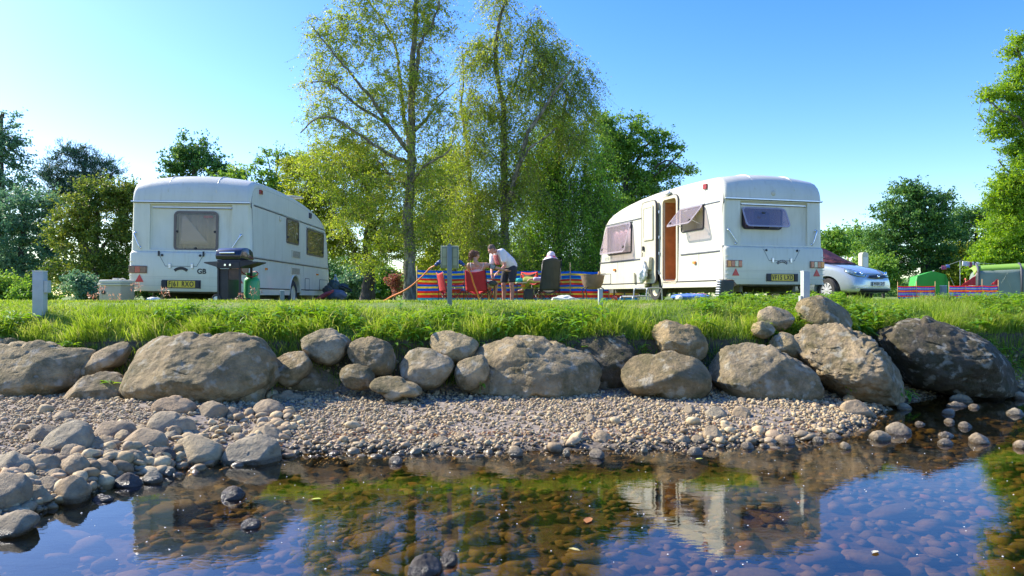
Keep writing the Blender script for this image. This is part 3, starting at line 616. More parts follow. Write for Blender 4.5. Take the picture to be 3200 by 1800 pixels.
# specks of foam and pollen and a few leaves drifting on the pool
n = 260; y = rng.uniform(3.4, 7.5, n); x = rng.uniform(-.62, .66, n)*y; ok = y < yw(x)-.25; x, y = x[ok], y[ok]
V = []; F = []
for i in range(len(x)):
    r_ = rng.uniform(.002, .006); k = len(V); V += [(x[i]+r_*math.cos(a)*1.0, y[i]+r_*math.sin(a), ZW+.0025) for a in np.arange(6)*math.pi/3]+[(x[i], y[i], ZW+.0025+r_*.7)]; F += [(k+q, k+(q+1) % 6, k+6) for q in range(6)]
o = link('foam_specks', npmesh('foam_specks', np.array(V), np.array(F)), mat('foam', (.75, .75, .7), .4)); tag(o, 'tiny bubbles and specks drifting on the still water', 'foam', kind='stuff')
for i, (px, py, l, c) in enumerate([(988, 1562, 'lime green leaf floating on the water in front of the heap of stones', (.45, .5, .05)), (1838, 1628, 'large orange-brown leaf-like stone just under the surface right of centre', (.35, .14, .03)), (1795, 1720, 'curled yellow leaf floating near the bottom centre', (.5, .42, .15)), (2735, 1728, 'small pale leaf floating at the lower right', (.55, .5, .35)), (228, 1512, 'green leaf stuck between the wet stones of the left heap', (.12, .35, .03)), (2185, 1436, 'yellow leaf beside the speckled stone in the water', (.5, .5, .08))]):
    D = (CZ-ZW)*FOC/(py-HY); p = W(px, py, D); s_ = .035 if i != 1 else .06
    vv = [(-s_, 0, 0), (-s_*.3, s_*.45, .004), (s_*.5, s_*.35, .006), (s_, 0, .002), (s_*.4, -s_*.4, .005), (-s_*.4, -s_*.4, .003)]
    me = bpy.data.meshes.new('floating_leaf'); me.from_pydata(vv, [], [(0, 1, 2, 3, 4, 5)]); o = link('floating_leaf', me, mat('drift_leaf_%s' % 'abcdef'[i], c, .5)); o.location = (p.x, p.y, ZW+.004); o.rotation_euler = (0, 0, i*1.3); tag(o, l, 'leaf')
    md = o.modifiers.new('s', 'SOLIDIFY'); md.thickness = .001
# ------------------------------------------------------------------ grass
M_GRASS = leafmat('grass_blade', [(0.10, 0.19, 0.02), (0.17, 0.30, 0.03), (0.26, 0.38, 0.05), (0.36, 0.44, 0.09), (0.42, 0.40, 0.16)], 0.45, .4)
M_LAWN = leafmat('lawn_blade', [(0.16, 0.25, 0.03), (0.24, 0.34, 0.045), (0.32, 0.42, 0.07), (0.42, 0.46, 0.13)], 0.45, .5)
def blades(name, x, y, h, w, bend, m, label, rnd, lean_dir=None):
    n = len(x); z = gh(x, y)-.01; a = rng.uniform(0, 2*np.pi, n); b = rng.uniform(0, 2*np.pi, n) if lean_dir is None else rng.normal(lean_dir, .6, n)
    dx, dy = np.cos(a)*w/2, np.sin(a)*w/2; bx_, by_ = np.cos(b)*bend*h, np.sin(b)*bend*h
    P0 = np.stack([x, y, z], 1); Wv = np.stack([dx, dy, 0*dx], 1)
    P1 = P0+np.stack([bx_*.3, by_*.3, h*.55], 1); P2 = P0+np.stack([bx_, by_, h*(1-.25*bend)], 1)
    V = np.stack([P0-Wv, P0+Wv, P1+Wv*.7, P1-Wv*.7, P2], 1).reshape(-1, 3); k = np.arange(n)[:, None]*5
    me = npmesh(name, V, [k+np.array([[0, 1, 2, 3]]), k+np.array([[3, 2, 4]])], np.concatenate([rnd, rnd]))
    o = link(name, me, m); tag(o, label, 'grass', kind='stuff'); return o
def field_noise(x, y, s, seed=0):
    return (np.sin(x*s+seed)+np.sin(y*s*1.7+seed*2+x*s*.6)+np.sin((x-y)*s*2.3+seed*3)*.7+np.sin((x+y*2)*s*4.1+seed)*.4)/3.1
# long grass on the bank
n = 190000
x = rng.uniform(-8.2, 9.5, n); db = rng.uniform(0.08, 2.15, n); y = yb(x)+db
f = field_noise(x, y, 1.9, 1); ok = rng.uniform(0, 1, n) < np.clip(.75+.5*f, .12, 1); ok &= np.abs(x/y) < .76
x, y, db, f = x[ok], y[ok], db[ok], f[ok]
dens = np.clip(1.15-.1*(db-.3), .3, 1)
h = (0.055+0.085*rng.gamma(2.2, .45, len(x)))*np.clip(.75+.5*field_noise(x, y, 3.1, 4), .35, 1.35)*(1-.72*sst(.75, 1.5, db)*np.where(x > 2.6, .6, 1.0))*np.where(x > 2.6, 1.05, 1.0)
f2 = field_noise(x, db*3, 4.3, 9); rn = np.clip(.42+.22*f+.22*f2+rng.normal(0, .2, len(x)), 0, 1)
blades('bank_grass', x, y, h, rng.uniform(.005, .011, len(x)), rng.uniform(.1, .9, len(x)), M_GRASS, 'long bright green grass spilling over the river bank', rn)
# overhanging tufts along the top of the stones
n = 8500; x = rng.uniform(-8, 9, n); c = np.round(x*2.2)/2.2; x = c+rng.normal(0, .09, n)+.15*np.sin(c*9); y = yb(x)+.36+rng.uniform(0, .35, n)
blades('overhanging_grass', x, y, rng.uniform(.12, .30, n)*(.6+.6*np.abs(np.sin(c*3.7))), rng.uniform(.006, .011, n), rng.uniform(.6, 1.35, n), M_GRASS, 'tufts of longer grass hanging over the stone row', np.clip(rng.normal(.5, .25, n), 0, 1), -math.pi/2)
# mown lawn behind
n = 150000; y = 10.8+rng.power(1.0, n)*0; y = rng.uniform(0, 1, n)**1.9*16+10.7; x = rng.uniform(-1, 1, n)*y*.74; ok = y-yb(x) > 1.75; x, y = x[ok], y[ok]
f = field_noise(x, y, .9, 2)
blades('lawn_grass', x, y, rng.uniform(.025, .06, len(x))*(1+y*.012), rng.uniform(.008, .013, len(x))*(y/11), rng.uniform(.2, .9, len(x)), M_LAWN, 'short mown lawn grass around the caravans', np.clip(.45+.22*f+rng.normal(0, .2, len(x)), 0, 1))

# broad-leaved weeds
def weed_mesh(n_leaf, size, height, seed, upright=.5, stem=True):
    r = np.random.default_rng(seed); V = []; F = []; k = 0
    for i in range(n_leaf):
        a = r.uniform(0, 6.28); t = (i+1)/n_leaf; z0 = height*t*r.uniform(.5, 1); ln = size*r.uniform(.6, 1.15)*(1.15-.5*t); w = ln*r.uniform(.22, .36)
        d = np.array([math.cos(a), math.sin(a), r.uniform(-.1, upright+.3)]); d /= np.linalg.norm(d); s = np.array([-math.sin(a), math.cos(a), r.uniform(-.2, .2)])
        b = np.array([r.normal(0, size*.06), r.normal(0, size*.06), z0]); cur = np.array([0, 0, -ln*.35])
        pts = [(0, 0.06), (.25, .75), (.55, 1), (.82, .6), (1, .02)]
        for q, (u, ww) in enumerate(pts):
            c = b+d*ln*u+cur*u*u+np.array([0, 0, 0]); up = np.array([0, 0, w*.22*ww]); V += [c-s*w*ww*.5+up, c, c+s*w*ww*.5+up]
            if q: o = k+(q-1)*3; F += [(o, o+1, o+4, o+3), (o+1, o+2, o+5, o+4)]
        k = len(V)
    return np.array(V), np.array(F)
M_WEED = leafmat('weed_leaf', [(0.07, 0.18, 0.02), (0.12, 0.28, 0.03), (0.20, 0.38, 0.04), (0.30, 0.44, 0.06)], .4, .35)
def weed_cover(name, n, x0, x1, d0, d1, size, label):
    V = []; F = []; R = []; off = 0
    base = [weed_mesh(7, 1, .8, s) for s in range(6)]
    c = rng.uniform(x0, x1, n); d = rng.uniform(d0, d1, n); keep = field_noise(c, d, 1.6, 7) > -.05; c, d = c[keep], d[keep]
    for i in range(len(c)):
        v, f = base[i % 6]; s = size*rng.uniform(.5, 1.25)*(1-.6*float(sst(.7, 1.3, d[i]))*(1 if c[i] < 2.6 else .55)); a = rng.uniform(0, 6.28); R2 = np.array([[math.cos(a), -math.sin(a), 0], [math.sin(a), math.cos(a), 0], [0, 0, 1]])
        yy = yb(c[i])+d[i]; v = (v*s) @ R2.T+np.array([c[i], yy, gz(c[i], yy)+.05]); V.append(v); F.append(f+off); off += len(v); R.append(np.clip(rng.normal(.6, .25, len(f)//8).repeat(8), 0, 1))
    o = link(name, npmesh(name, np.concatenate(V), np.concatenate(F), np.concatenate(R)), M_WEED); tag(o, label, 'weeds', kind='stuff'); return o
weed_cover('bank_weeds', 900, -8, -2.2, .15, 1.25, .16, 'low leafy weeds among the grass of the left bank')
weed_cover('bank_weeds', 520, -2.2, 2.2, .15, 1.2, .16, 'low leafy weeds among the grass of the middle bank')
weed_cover('bank_weeds', 1700, 2.2, 9.5, .1, 1.8, .18, 'thick leafy weeds covering the right bank')
def weed(px, py, D, n, size, height, seed, label, up=.6, cat='plant', name='dock_plant', sink=.1):
    p = W(px, py, D); z0 = min(p.z, gz(p.x, p.y)+.15)
    e = empty(name, (p.x, p.y, z0), label=label, cat=cat); v, f = weed_mesh(n, size, height, seed, up)
    rn = np.clip(rng.normal(.6, .2, n), 0, 1).repeat(8); link('leaves', npmesh('leaves', v, f, rn), M_WEED, e)
    MB().tube([(0, 0, -sink), (size*.03, 0, height*.5), (0, size*.03, height)], [.006, .005, .003], 5).build('stem', mat('weed_stem', (.14, .2, .05), .6), e); return e
weed(1345, 1020, 9.6, 9, .26, .22, 3, 'tall dock with a few big pale green leaves on the middle bank')
weed(1295, 1085, 9.05, 7, .20, .10, 4, 'dark glossy weed drooping over the stones left of the tan perched boulder', .0)
weed(1245, 1005, 9.7, 9, .22, .12, 5, 'broad-leaved dock left of the tall pale one on the middle bank')
weed(1880, 985, 10.0, 13, .24, .24, 6, 'bushy thistle-like plant at the crest before the bare earth patch')
weed(1820, 1010, 9.9, 12, .2, .16, 7, 'leafy plant hanging above the dark shaded boulder')
weed(1640, 1000, 9.9, 12, .2, .13, 8, 'spreading low weed in the grass above the long cracked boulder')
weed(2055, 1075, 8.95, 9, .15, .12, 9, 'young sapling with pointed leaves growing behind the loaf-shaped boulder', .9, name='sapling')
weed(345, 1175, 8.4, 6, .17, .06, 10, 'light green sprout growing from the wedge stones at the left', .5, name='sprout')
weed(850, 1105, 8.7, 6, .12, .05, 11, 'small yellow-green sprout beside the giant flat-topped boulder', .9, name='sprout')
weed(2400, 1040, 9.6, 14, .22, .22, 12, 'dark leafy bramble between the small grassy boulder and the craggy one')
weed(2560, 1000, 10.1, 13, .22, .2, 13, 'leafy plant in front of the round brown boulder in the grass')
weed(2735, 915, 10.9, 9, .18, .22, 14, 'tall weed in seed in front of the silver car')
weed(3010, 930, 11.2, 9, .2, .2, 15, 'big-leaved plant standing in front of the right-hand windbreak')
weed(1250, 960, 10.5, 8, .14, .1, 16, 'low yellow-green weed at the foot of the grey hook-up post')
weed(2360, 1060, 9.45, 16, .2, .2, 17, 'clump of long-leaved weeds over the whale-backed boulder')
weed(440, 985, 9.9, 14, .15, .08, 18, 'patch of rounded leaves in the grass below the left caravan')

weed(2790, 1040, 9.45, 14, .20, .12, 19, 'leafy weeds spilling down the left side of the huge dark boulder', .1)
weed(2840, 1010, 9.6, 10, .2, .1, 20, 'drooping weed on top of the huge dark boulder', .0)
weed(2650, 1075, 9.3, 12, .16, .10, 21, 'dark weed in the cleft right of the craggy boulder', .2)
weed(3150, 1010, 10.9, 16, .24, .22, 22, 'tall nettle-like plant at the right edge of the bank', .7)
weed(3060, 985, 10.9, 14, .22, .16, 23, 'leafy nettle patch behind the top of the huge dark boulder', .6)
weed(1500, 1080, 9.0, 9, .14, .06, 24, 'small weed drooping onto the long cracked boulder', .0)
weed(700, 1010, 9.7, 12, .17, .1, 25, 'bushy weed in the grass above the giant flat-topped boulder', .5)
weed(215, 1050, 9.3, 14, .17, .08, 26, 'low leafy clump over the long left boulder', .4)
weed(2200, 1000, 9.9, 13, .2, .16, 27, 'leafy clump right of the upright rounded boulder', .6)

def sorrel(px, py, hgt, seed, label, lean=.15):
    D = 11.0; p = W(px, py, D); z = gz(p.x, p.y); r = random.Random(seed); top = max(p.z, z+.1); H = top-z
    e = empty('seeding_grass', (p.x, p.y, z), label=label, cat='plant'); mb = MB(); pts = [(lean*H*t*t*(1 if seed % 2 else -1)*1.2, 0, H*t) for t in (0, .3, .6, .85, 1)]
    mb.tube(pts, [.003, .003, .0025, .002, .0015], 4); mb.build('stalk', mat('dry_stalk', (.25, .24, .1), .8), e)
    V = []; F = []; t0 = Vector(pts[-1])
    for i in range(26):
        q = t0+Vector((r.uniform(-.07, .09)*hgt, r.uniform(-.03, .03), r.uniform(-.09, .03)*hgt)); d = Vector((r.uniform(-1, 1), r.uniform(-1, 1), r.uniform(-1.3, .2))).normalized()*.028; s = d.orthogonal().normalized()*.006; k = len(V)
        V += [q-d, q+s, q+d, q-s]; F.append((k, k+1, k+2, k+3))
    link('seed_head', npmesh('seed_head', np.array(V), np.array(F), rng.uniform(0, 1, len(F))), leafmat('seed_head', [(.45, .2, .12), (.5, .3, .2), (.4, .28, .15)], .3), e)
for i, (px, py, l) in enumerate([(283, 925, 'reddish seed head left of the beige water barrel'), (322, 898, 'reddish drooping seed head in front of the beige water barrel'), (505, 905, 'reddish seed head in front of the yellow number plate'),
                              (360, 930, 'pale seed head low in front of the water barrel'), (790, 902, 'dry seed head in front of the green gas bottle'), (433, 890, 'faint pink seed head before the left warning triangle'), (745, 933, 'short dry seed head beneath the barbecue')]):
    sorrel(px, py, 1.0, i+1, l)

# ------------------------------------------------------------------ trees
def tube_np(pts, r, ns):
    pts = np.asarray(pts, float); n = len(pts); d = np.gradient(pts, axis=0); d /= np.linalg.norm(d, axis=1)[:, None]+1e-9
    ref = np.where(np.abs(d[:, 2:3]) < .9, np.array([[0, 0, 1.]]), np.array([[1., 0, 0]])); a = np.cross(d, ref); a /= np.linalg.norm(a, axis=1)[:, None]+1e-9; b = np.cross(d, a)
    t = np.arange(ns)*2*np.pi/ns
    V = pts[:, None]+(a[:, None]*np.cos(t)[None, :, None]+b[:, None]*np.sin(t)[None, :, None])*np.asarray(r)[:, None, None]
    i = np.arange(n-1)[:, None]*ns; k = np.arange(ns)[None]; k2 = (k+1) % ns
    return V.reshape(-1, 3), np.stack([i+k, i+k2, i+ns+k2, i+ns+k], -1).reshape(-1, 4)
def smooth_path(pts, per=5):
    pts = [np.array(p, float) for p in pts]; out = []
    for i in range(len(pts)-1):
        p0 = pts[max(i-1, 0)]; p1 = pts[i]; p2 = pts[i+1]; p3 = pts[min(i+2, len(pts)-1)]
        for t in np.arange(per)/per: out.append(.5*((2*p1)+(-p0+p2)*t+(2*p0-5*p1+4*p2-p3)*t*t+(-p0+3*p1-3*p2+p3)*t**3))
    out.append(pts[-1]); return np.array(out)
def tree(name, label, D, stems, blobs, ntips, nleaf, leaf=.07, lmat=None, bark=None, group=None, droop=0.0, spread=.16, width=.62, seed=1, cat='tree', density_noise=1.1, needles=False, tiprad=.005, flatten=.85, base_z=None, twig=5):
    """stems: list of (points in photo px [, depth offset], start radius, end radius); blobs: (px, py, rx, ry [, depth offset]) crown volumes"""
    r = np.random.default_rng(seed); x0 = stems[0][0][0]; bz = gz((x0[0]-CX)/FOC*D, D) if base_z is None else base_z
    org = np.array([(x0[0]-CX)/FOC*D, D, bz])
    def to3(p, dz=0): q = W(p[0], p[1], D+dz); return np.array([q.x*(1), q.y, q.z])
    V = []; F = []; off = 0; nodes = []; nrad = []
    def add(pts, rr, ns):
        nonlocal off
        v, f = tube_np(pts, rr, ns); V.append(v); F.append(f+off); off += len(v)
    for st in stems:
        pts, r0, r1 = st[:3]; dzs = st[3] if len(st) > 3 else [0]*len(pts)
        P3 = [to3(p, z) for p, z in zip(pts, dzs)]
        if st is stems[0]: P3[0][2] = bz-.1
        sp = smooth_path(P3, 5); rr = r0+(r1-r0)*np.linspace(0, 1, len(sp))**.8
        sp[1:-1] += r.normal(0, .02, (len(sp)-2, 3))
        if st is stems[0]: rr[:3] *= np.array([1.45, 1.2, 1.07])
        add(sp, rr, 10 if r0 > .1 else 6); nodes.append(sp); nrad.append(rr)
    nodes = np.concatenate(nodes); nrad = np.concatenate(nrad)
    # crown volume samples
    B = np.array([[*to3((b[0], b[1]), b[4] if len(b) > 4 else 0), b[2]*D/FOC, b[3]*D/FOC] for b in blobs]); vol = B[:, 3]*B[:, 4]; vol = vol/vol.sum()
    def sample(n):
        k = r.choice(len(B), n, p=vol); u = r.normal(size=(n, 3)); u /= np.linalg.norm(u, axis=1)[:, None]; q = r.uniform(0, 1, n)**(1/2.2)
        u *= q[:, None]; dp = np.minimum(B[k, 3], B[k, 4]*1.3)*flatten
        return B[k, :3]+np.stack([u[:, 0]*B[k, 3], u[:, 1]*dp, u[:, 2]*B[k, 4]], 1)
    T = sample(ntips)
    off_ = r.uniform(0, 50, 3); nz = np.array([noise.noise(Vector(t*density_noise+off_)) for t in T]); T = T[nz > -.22]
    dmin = np.min(np.linalg.norm(T[:, None]-nodes[None, ::3], axis=2), axis=1); T = T[np.argsort(dmin)]
    LP = []; LD = []
    N = nodes.copy(); NR = nrad.copy()
    per = max(1, nleaf//len(T))
    capn = len(N)+len(T)*4; NN = np.zeros((capn, 3)); NN[:len(N)] = N; RR = np.zeros(capn); RR[:len(N)] = NR; cnt = len(N)
    for t in T:
        d = NN[:cnt]-t; dist = np.linalg.norm(d, axis=1)+np.maximum(d[:, 2]+.25*np.linalg.norm(d[:, :2], axis=1), 0)*(1.6 if droop < .5 else .3)
        i = int(np.argmin(dist)); p = NN[i]; ln = np.linalg.norm(t-p)
        if ln < .05: ln = .05
        mid = (p+t)/2+r.normal(0, ln*.09, 3)+np.array([0, 0, ln*.12])
        rr0 = min(RR[i]*.75, .008+.012*ln); q = np.linspace(0, 1, 5)[:, None]
        c = (1-q)**2*p+2*q*(1-q)*mid+q*q*t
        add(c, rr0+(tiprad-rr0)*q[:, 0] if rr0 > tiprad else np.full(5, rr0), 3 if rr0 < .03 else 5)
        NN[cnt:cnt+3] = c[1:4]; RR[cnt:cnt+3] = rr0+(tiprad-rr0)*q[1:4, 0]; cnt += 3
        # leaves round the outer branch and on hanging or spreading twigs
        k = max(2, int(per*r.uniform(.35, 1.65))); nt_ = twig; tw = r.normal(0, 1, (nt_, 3)); tw /= np.linalg.norm(tw, axis=1)[:, None]
        tw[:, 2] = tw[:, 2]*(1-droop)-droop*1.6 if droop else np.abs(tw[:, 2])*.5+tw[:, 2]*.4; tl = r.uniform(.5, 1.3, nt_)*spread*2.4*(1+droop*1.1)
        w = r.integers(0, nt_, k); s = r.uniform(0.05, 1, k)
        base = np.where(r.uniform(0, 1, (k, 1)) < .25, c[3][None], t[None])
        LP.append(base+tw[w]*(tl[w]*s)[:, None]+r.normal(0, spread*.22, (k, 3))); LD.append(tw[w])
        if twig <= 6:
            for a_ in range(0, nt_, 2): 
                add(np.stack([t, t+tw[a_]*tl[a_]*.5, t+tw[a_]*tl[a_]]), np.array([tiprad, tiprad*.7, tiprad*.35]), 3)
    V = np.concatenate(V); F = np.concatenate(F)
    e = empty(name, org, label=label, cat=cat, group=group)
    link('trunk', npmesh('trunk', V-org, F, smooth=True), bark, e)
    C = np.concatenate(LP); n = len(C); s = leaf*r.uniform(.6, 1.3, n)
    u = r.normal(size=(n, 3)); 
    if droop: u[:, 2] -= 1.0*droop
    if needles: u = np.concatenate(LD)+r.normal(0, .5, (n, 3)); u[:, 2] += .5
    u /= np.linalg.norm(u, axis=1)[:, None]; v = np.cross(u, r.normal(size=(n, 3))); v /= np.linalg.norm(v, axis=1)[:, None]+1e-9
    s = s[:, None]; LV = np.stack([C-u*s*.5, C+v*s*width*.5-u*s*.06, C+u*s*.5, C-v*s*width*.5-u*s*.06], 1).reshape(-1, 3)-org
    hueN = np.array([noise.noise(Vector(c_)*1.1+Vector((9, 3, seed))) for c_ in C[::12]]).repeat(12)[:n] if n > 12 else np.zeros(n)
    hueN = np.concatenate([hueN, np.zeros(n-len(hueN))])
    rn = np.clip(.5+.45*hueN+r.normal(0, .2, n), 0, 1)
    link('crown', npmesh('crown', LV, np.arange(4*n).reshape(n, 4), rn), lmat, e)
    return e

def barkmat(name, c1, c2, c3, sc=3.0):
    m, t = nt(name); out = t.nodes.new('ShaderNodeOutputMaterial'); b = t.nodes.new('ShaderNodeBsdfPrincipled'); b.inputs['Roughness'].default_value = .9
    ge = t.nodes.new('ShaderNodeNewGeometry'); mp = t.nodes.new('ShaderNodeMapping'); mp.inputs['Scale'].default_value = (1, 1, .35); L(t, ge.outputs['Position'], mp.inputs[0])
    n = t.nodes.new('ShaderNodeTexNoise'); n.inputs['Scale'].default_value = sc*3; n.inputs['Detail'].default_value = 8; n.inputs['Roughness'].default_value = .7; L(t, mp.outputs[0], n.inputs['Vector'])
    r = ramp(t, [(.36, c1), (.5, c2), (.66, c3)]); L(t, n.outputs[0], r.inputs[0]); L(t, r.outputs[0], b.inputs['Base Color'])
    bp = t.nodes.new('ShaderNodeBump'); bp.inputs['Strength'].default_value = .8; bp.inputs['Distance'].default_value = .03; L(t, n.outputs[0], bp.inputs['Height']); L(t, bp.outputs[0], b.inputs['Normal'])
    L(t, b.outputs[0], out.inputs[0]); return m
BK_BIRCH = barkmat('birch_bark', (.05, .045, .03), (.17, .15, .10), (.33, .30, .22))
BK_DARK = barkmat('dark_bark', (.03, .025, .02), (.07, .055, .045), (.12, .10, .08))
BK_GREY = barkmat('grey_bark', (.06, .05, .04), (.16, .14, .10), (.27, .24, .17))
LF_BIRCH = leafmat('birch_leaf', [(0.118, 0.198, 0.026), (0.225, 0.330, 0.039), (0.356, 0.450, 0.060), (0.503, 0.503, 0.106)], .45)
LF_WILLOW = leafmat('weeping_leaf', [(0.094, 0.219, 0.031), (0.188, 0.375, 0.046), (0.296, 0.500, 0.062), (0.438, 0.550, 0.094)], .45)
LF_GOLD = leafmat('golden_leaf', [(0.134, 0.202, 0.028), (0.269, 0.336, 0.039), (0.403, 0.426, 0.062)], .45)
LF_DARK = leafmat('dark_leaf', [(0.033, 0.092, 0.033), (0.064, 0.166, 0.040), (0.129, 0.258, 0.055), (0.221, 0.350, 0.074)], .28)
LF_MID = leafmat('mid_leaf', [(0.062, 0.155, 0.031), (0.124, 0.265, 0.039), (0.217, 0.373, 0.054), (0.310, 0.435, 0.093)], .38)
LF_BRIGHT = leafmat('bright_leaf', [(.10, .22, .02), (.18, .33, .03), (.27, .42, .045), (.36, .48, .07)], .5)
LF_PINE = leafmat('pine_needle', [(0.048, 0.112, 0.072), (0.080, 0.160, 0.096), (0.128, 0.208, 0.128)], .15)
LF_BLUE = leafmat('bluish_leaf', [(0.060, 0.136, 0.085), (0.102, 0.221, 0.119), (0.170, 0.306, 0.153), (0.272, 0.340, 0.170)], .3)
LF_RED = leafmat('red_leaf', [(.22, .08, .07), (.32, .14, .10), (.36, .2, .12)], .4)
def c8(*pts): return [(900+a*.649, b*.649) for a, b in pts]

tree('birch_tree', 'tall open birch in the centre with a long forking trunk and thin leaves', 26,
     [([(1283, 945), (1280, 800), (1278, 650), (1286, 500), (1285, 330), (1290, 170), (1300, 20), (1305, -120)], .24, .05),
      (c8((590, 740), (480, 600), (420, 500), (340, 400), (270, 320), (190, 220), (110, 120)), .085, .015, [0, -.3, -.6, -.8, -1, -1.2, -1.3]),
      (c8((585, 700), (560, 560), (540, 400), (530, 300), (500, 180), (400, 20), (350, -90)), .09, .03, [0, .5, .8, 1, 1.2, 1.3, 1.4]),
      (c8((592, 520), (625, 300), (640, 200), (700, 100), (740, -60)), .10, .03, [0, -.2, -.4, -.5, -.6]),
      (c8((595, 640), (680, 560), (720, 470), (800, 400)), .07, .02, [0, .5, .8, 1.1]),
      (c8((575, 780), (480, 740), (300, 620), (170, 560), (60, 640)), .08, .02, [0, -.5, -.8, -1, -1.1]),
      (c8((470, 590), (300, 480), (200, 400), (110, 400)), .06, .015, [-.3, -.6, -.8, -.9]),
      (c8((588, 900), (660, 800), (760, 740), (800, 660)), .06, .015, [0, -.8, -1.1, -1.2]),
      (c8((585, 900), (500, 850), (420, 760), (330, 700)), .06, .015, [0, .8, 1.1, 1.2])],
     [(1040, 150, 85, 130), (985, 90, 40, 60), (1000, 290, 60, 120), (1130, 90, 110, 110), (1230, 0, 120, 110), (1340, 60, 85, 120), (1180, 260, 150, 130), (1310, 260, 100, 120), (1060, 420, 120, 110), (1240, 420, 130, 110), (1390, 330, 60, 100),
      (1010, 530, 110, 90), (1180, 560, 150, 110), (1330, 530, 100, 110), (1080, 660, 120, 90), (1230, 700, 140, 100), (1350, 690, 80, 100), (1170, 800, 90, 50), (960, 450, 60, 60), (1330, -90, 120, 80), (1120, -30, 90, 70)],
     1500, 82000, .068, LF_BIRCH, BK_BIRCH, droop=.35, spread=.2, seed=11, density_noise=.9)
tree('birch_tree', 'white-barked birch with several upright stems right of the tall open one', 27.5,
     [([(1575, 945), (1577, 800), (1576, 571), (1574, 430), (1570, 325), (1549, 190), (1560, 60), (1590, -20)], .19, .04),
      ([(1578, 700), (1592, 617), (1620, 519), (1653, 415), (1718, 311), (1790, 210)], .16, .03, [0, -.4, -.7, -.9, -1, -1.1]),
      ([(1612, 540), (1650, 470), (1690, 440), (1740, 400)], .06, .02, [-.7, -1, -1.2, -1.4]),
      ([(1478, 945), (1476, 700), (1470, 558), (1452, 415), (1442, 337), (1450, 240)], .11, .03, [1, 1, .9, .8, .8, .7]),
      ([(1571, 330), (1610, 260), (1640, 150), (1660, 60)], .06, .02, [0, .4, .7, .9])],
     [(1490, 180, 70, 100), (1560, 90, 80, 100), (1630, 60, 70, 90), (1690, 160, 80, 110), (1760, 200, 80, 90), (1500, 320, 90, 110), (1610, 260, 100, 110), (1730, 320, 90, 110), (1830, 260, 50, 90), (1480, 460, 90, 100), (1600, 430, 90, 110),
      (1460, 620, 90, 100), (1560, 620, 80, 110), (1800, 390, 80, 90), (1640, 560, 80, 110), (1480, 760, 90, 90), (1590, 770, 90, 80), (1560, -30, 60, 60)],
     1600, 98000, .068, LF_BIRCH, BK_BIRCH, droop=.6, spread=.22, seed=12, density_noise=.9)
tree('birch_tree', 'fuller young birch filling the gap behind the tall open birch and the white-barked one', 33, [([(1415, 940), (1416, 760), (1412, 600), (1420, 480)], .14, .03), ([(1414, 700), (1360, 600), (1330, 520)], .06, .02)], [(1400, 480, 70, 60), (1340, 560, 80, 70), (1440, 580, 80, 70), (1380, 660, 110, 80), (1500, 680, 70, 80), (1300, 700, 70, 70), (1420, 770, 110, 70), (1540, 780, 70, 70), (1320, 800, 60, 50)], 700, 45000, .09, LF_BIRCH, BK_BIRCH, droop=.5, spread=.25, seed=31)
tree('weeping_tree', 'dense weeping tree with hanging green curtains right of the white-barked birch', 29,
     [([(1740, 940), (1742, 780), (1735, 620), (1745, 480), (1760, 360), (1775, 290)], .22, .05), ([(1738, 640), (1790, 520), (1830, 420), (1850, 350)], .09, .03, [0, .4, .6, .8]), ([(1738, 660), (1690, 560), (1660, 470)], .09, .03, [0, -.5, -.7])],
     [(1740, 400, 110, 100), (1830, 460, 80, 110), (1680, 520, 90, 120), (1780, 600, 120, 130), (1860, 640, 80, 130), (1700, 690, 100, 120), (1800, 790, 120, 90), (1700, 840, 100, 60), (1640, 780, 70, 90), (1860, 820, 70, 70)],
     1200, 90000, .078, LF_WILLOW, BK_DARK, droop=.85, spread=.26, seed=13)
tree('cherry_tree', 'dark leafy tree with spiky branch ends behind the right caravan', 34,
     [([(1960, 930), (1958, 760), (1950, 640), (1960, 520), (1950, 420)], .25, .06), ([(1955, 640), (2020, 560), (2080, 500), (2150, 540)], .08, .02, [0, -.5, -1, -1.3]), ([(1955, 560), (2010, 470), (2060, 410)], .08, .02), ([(1960, 600), (2060, 540), (2150, 455)], .06, .012, [0, -1, -1.5]), ([(1955, 540), (2030, 470), (2120, 420)], .06, .012), ([(1952, 460), (1980, 390), (2010, 350)], .05, .012)],
     [(1930, 420, 80, 70), (1900, 500, 80, 100), (1990, 500, 90, 100), (1940, 620, 110, 110), (2050, 560, 70, 60), (1930, 750, 110, 110), (2040, 660, 80, 90), (1890, 850, 80, 60), (2110, 470, 35, 22), (2150, 540, 30, 22), (2060, 425, 35, 28), (1985, 375, 35, 28), (1880, 390, 50, 50)],
     1000, 60000, .11, LF_MID, BK_DARK, droop=0, spread=.26, seed=14)
tree('golden_tree', 'low golden-green tree between the left caravan and the tall birch', 31,
     [([(1150, 945), (1152, 850), (1148, 760), (1155, 660), (1140, 560), (1120, 480)], .30, .06), ([(1150, 860), (1110, 810), (1090, 740), (1040, 660)], .13, .03, [0, -.3, -.5, -.7]), ([(1150, 760), (1190, 680), (1230, 600)], .1, .03, [0, .3, .5]), ([(1150, 700), (1060, 620), (980, 560), (920, 520)], .08, .02, [0, -.3, -.4, -.5])],
     [(1080, 520, 120, 80), (950, 560, 80, 70), (1180, 540, 90, 80), (1030, 640, 130, 90), (1170, 660, 110, 90), (1000, 740, 110, 80), (1120, 770, 120, 70), (940, 660, 80, 80), (1230, 750, 60, 80), (900, 520, 40, 40)],
     1200, 75000, .085, LF_GOLD, BK_DARK, droop=0, spread=.24, seed=15)
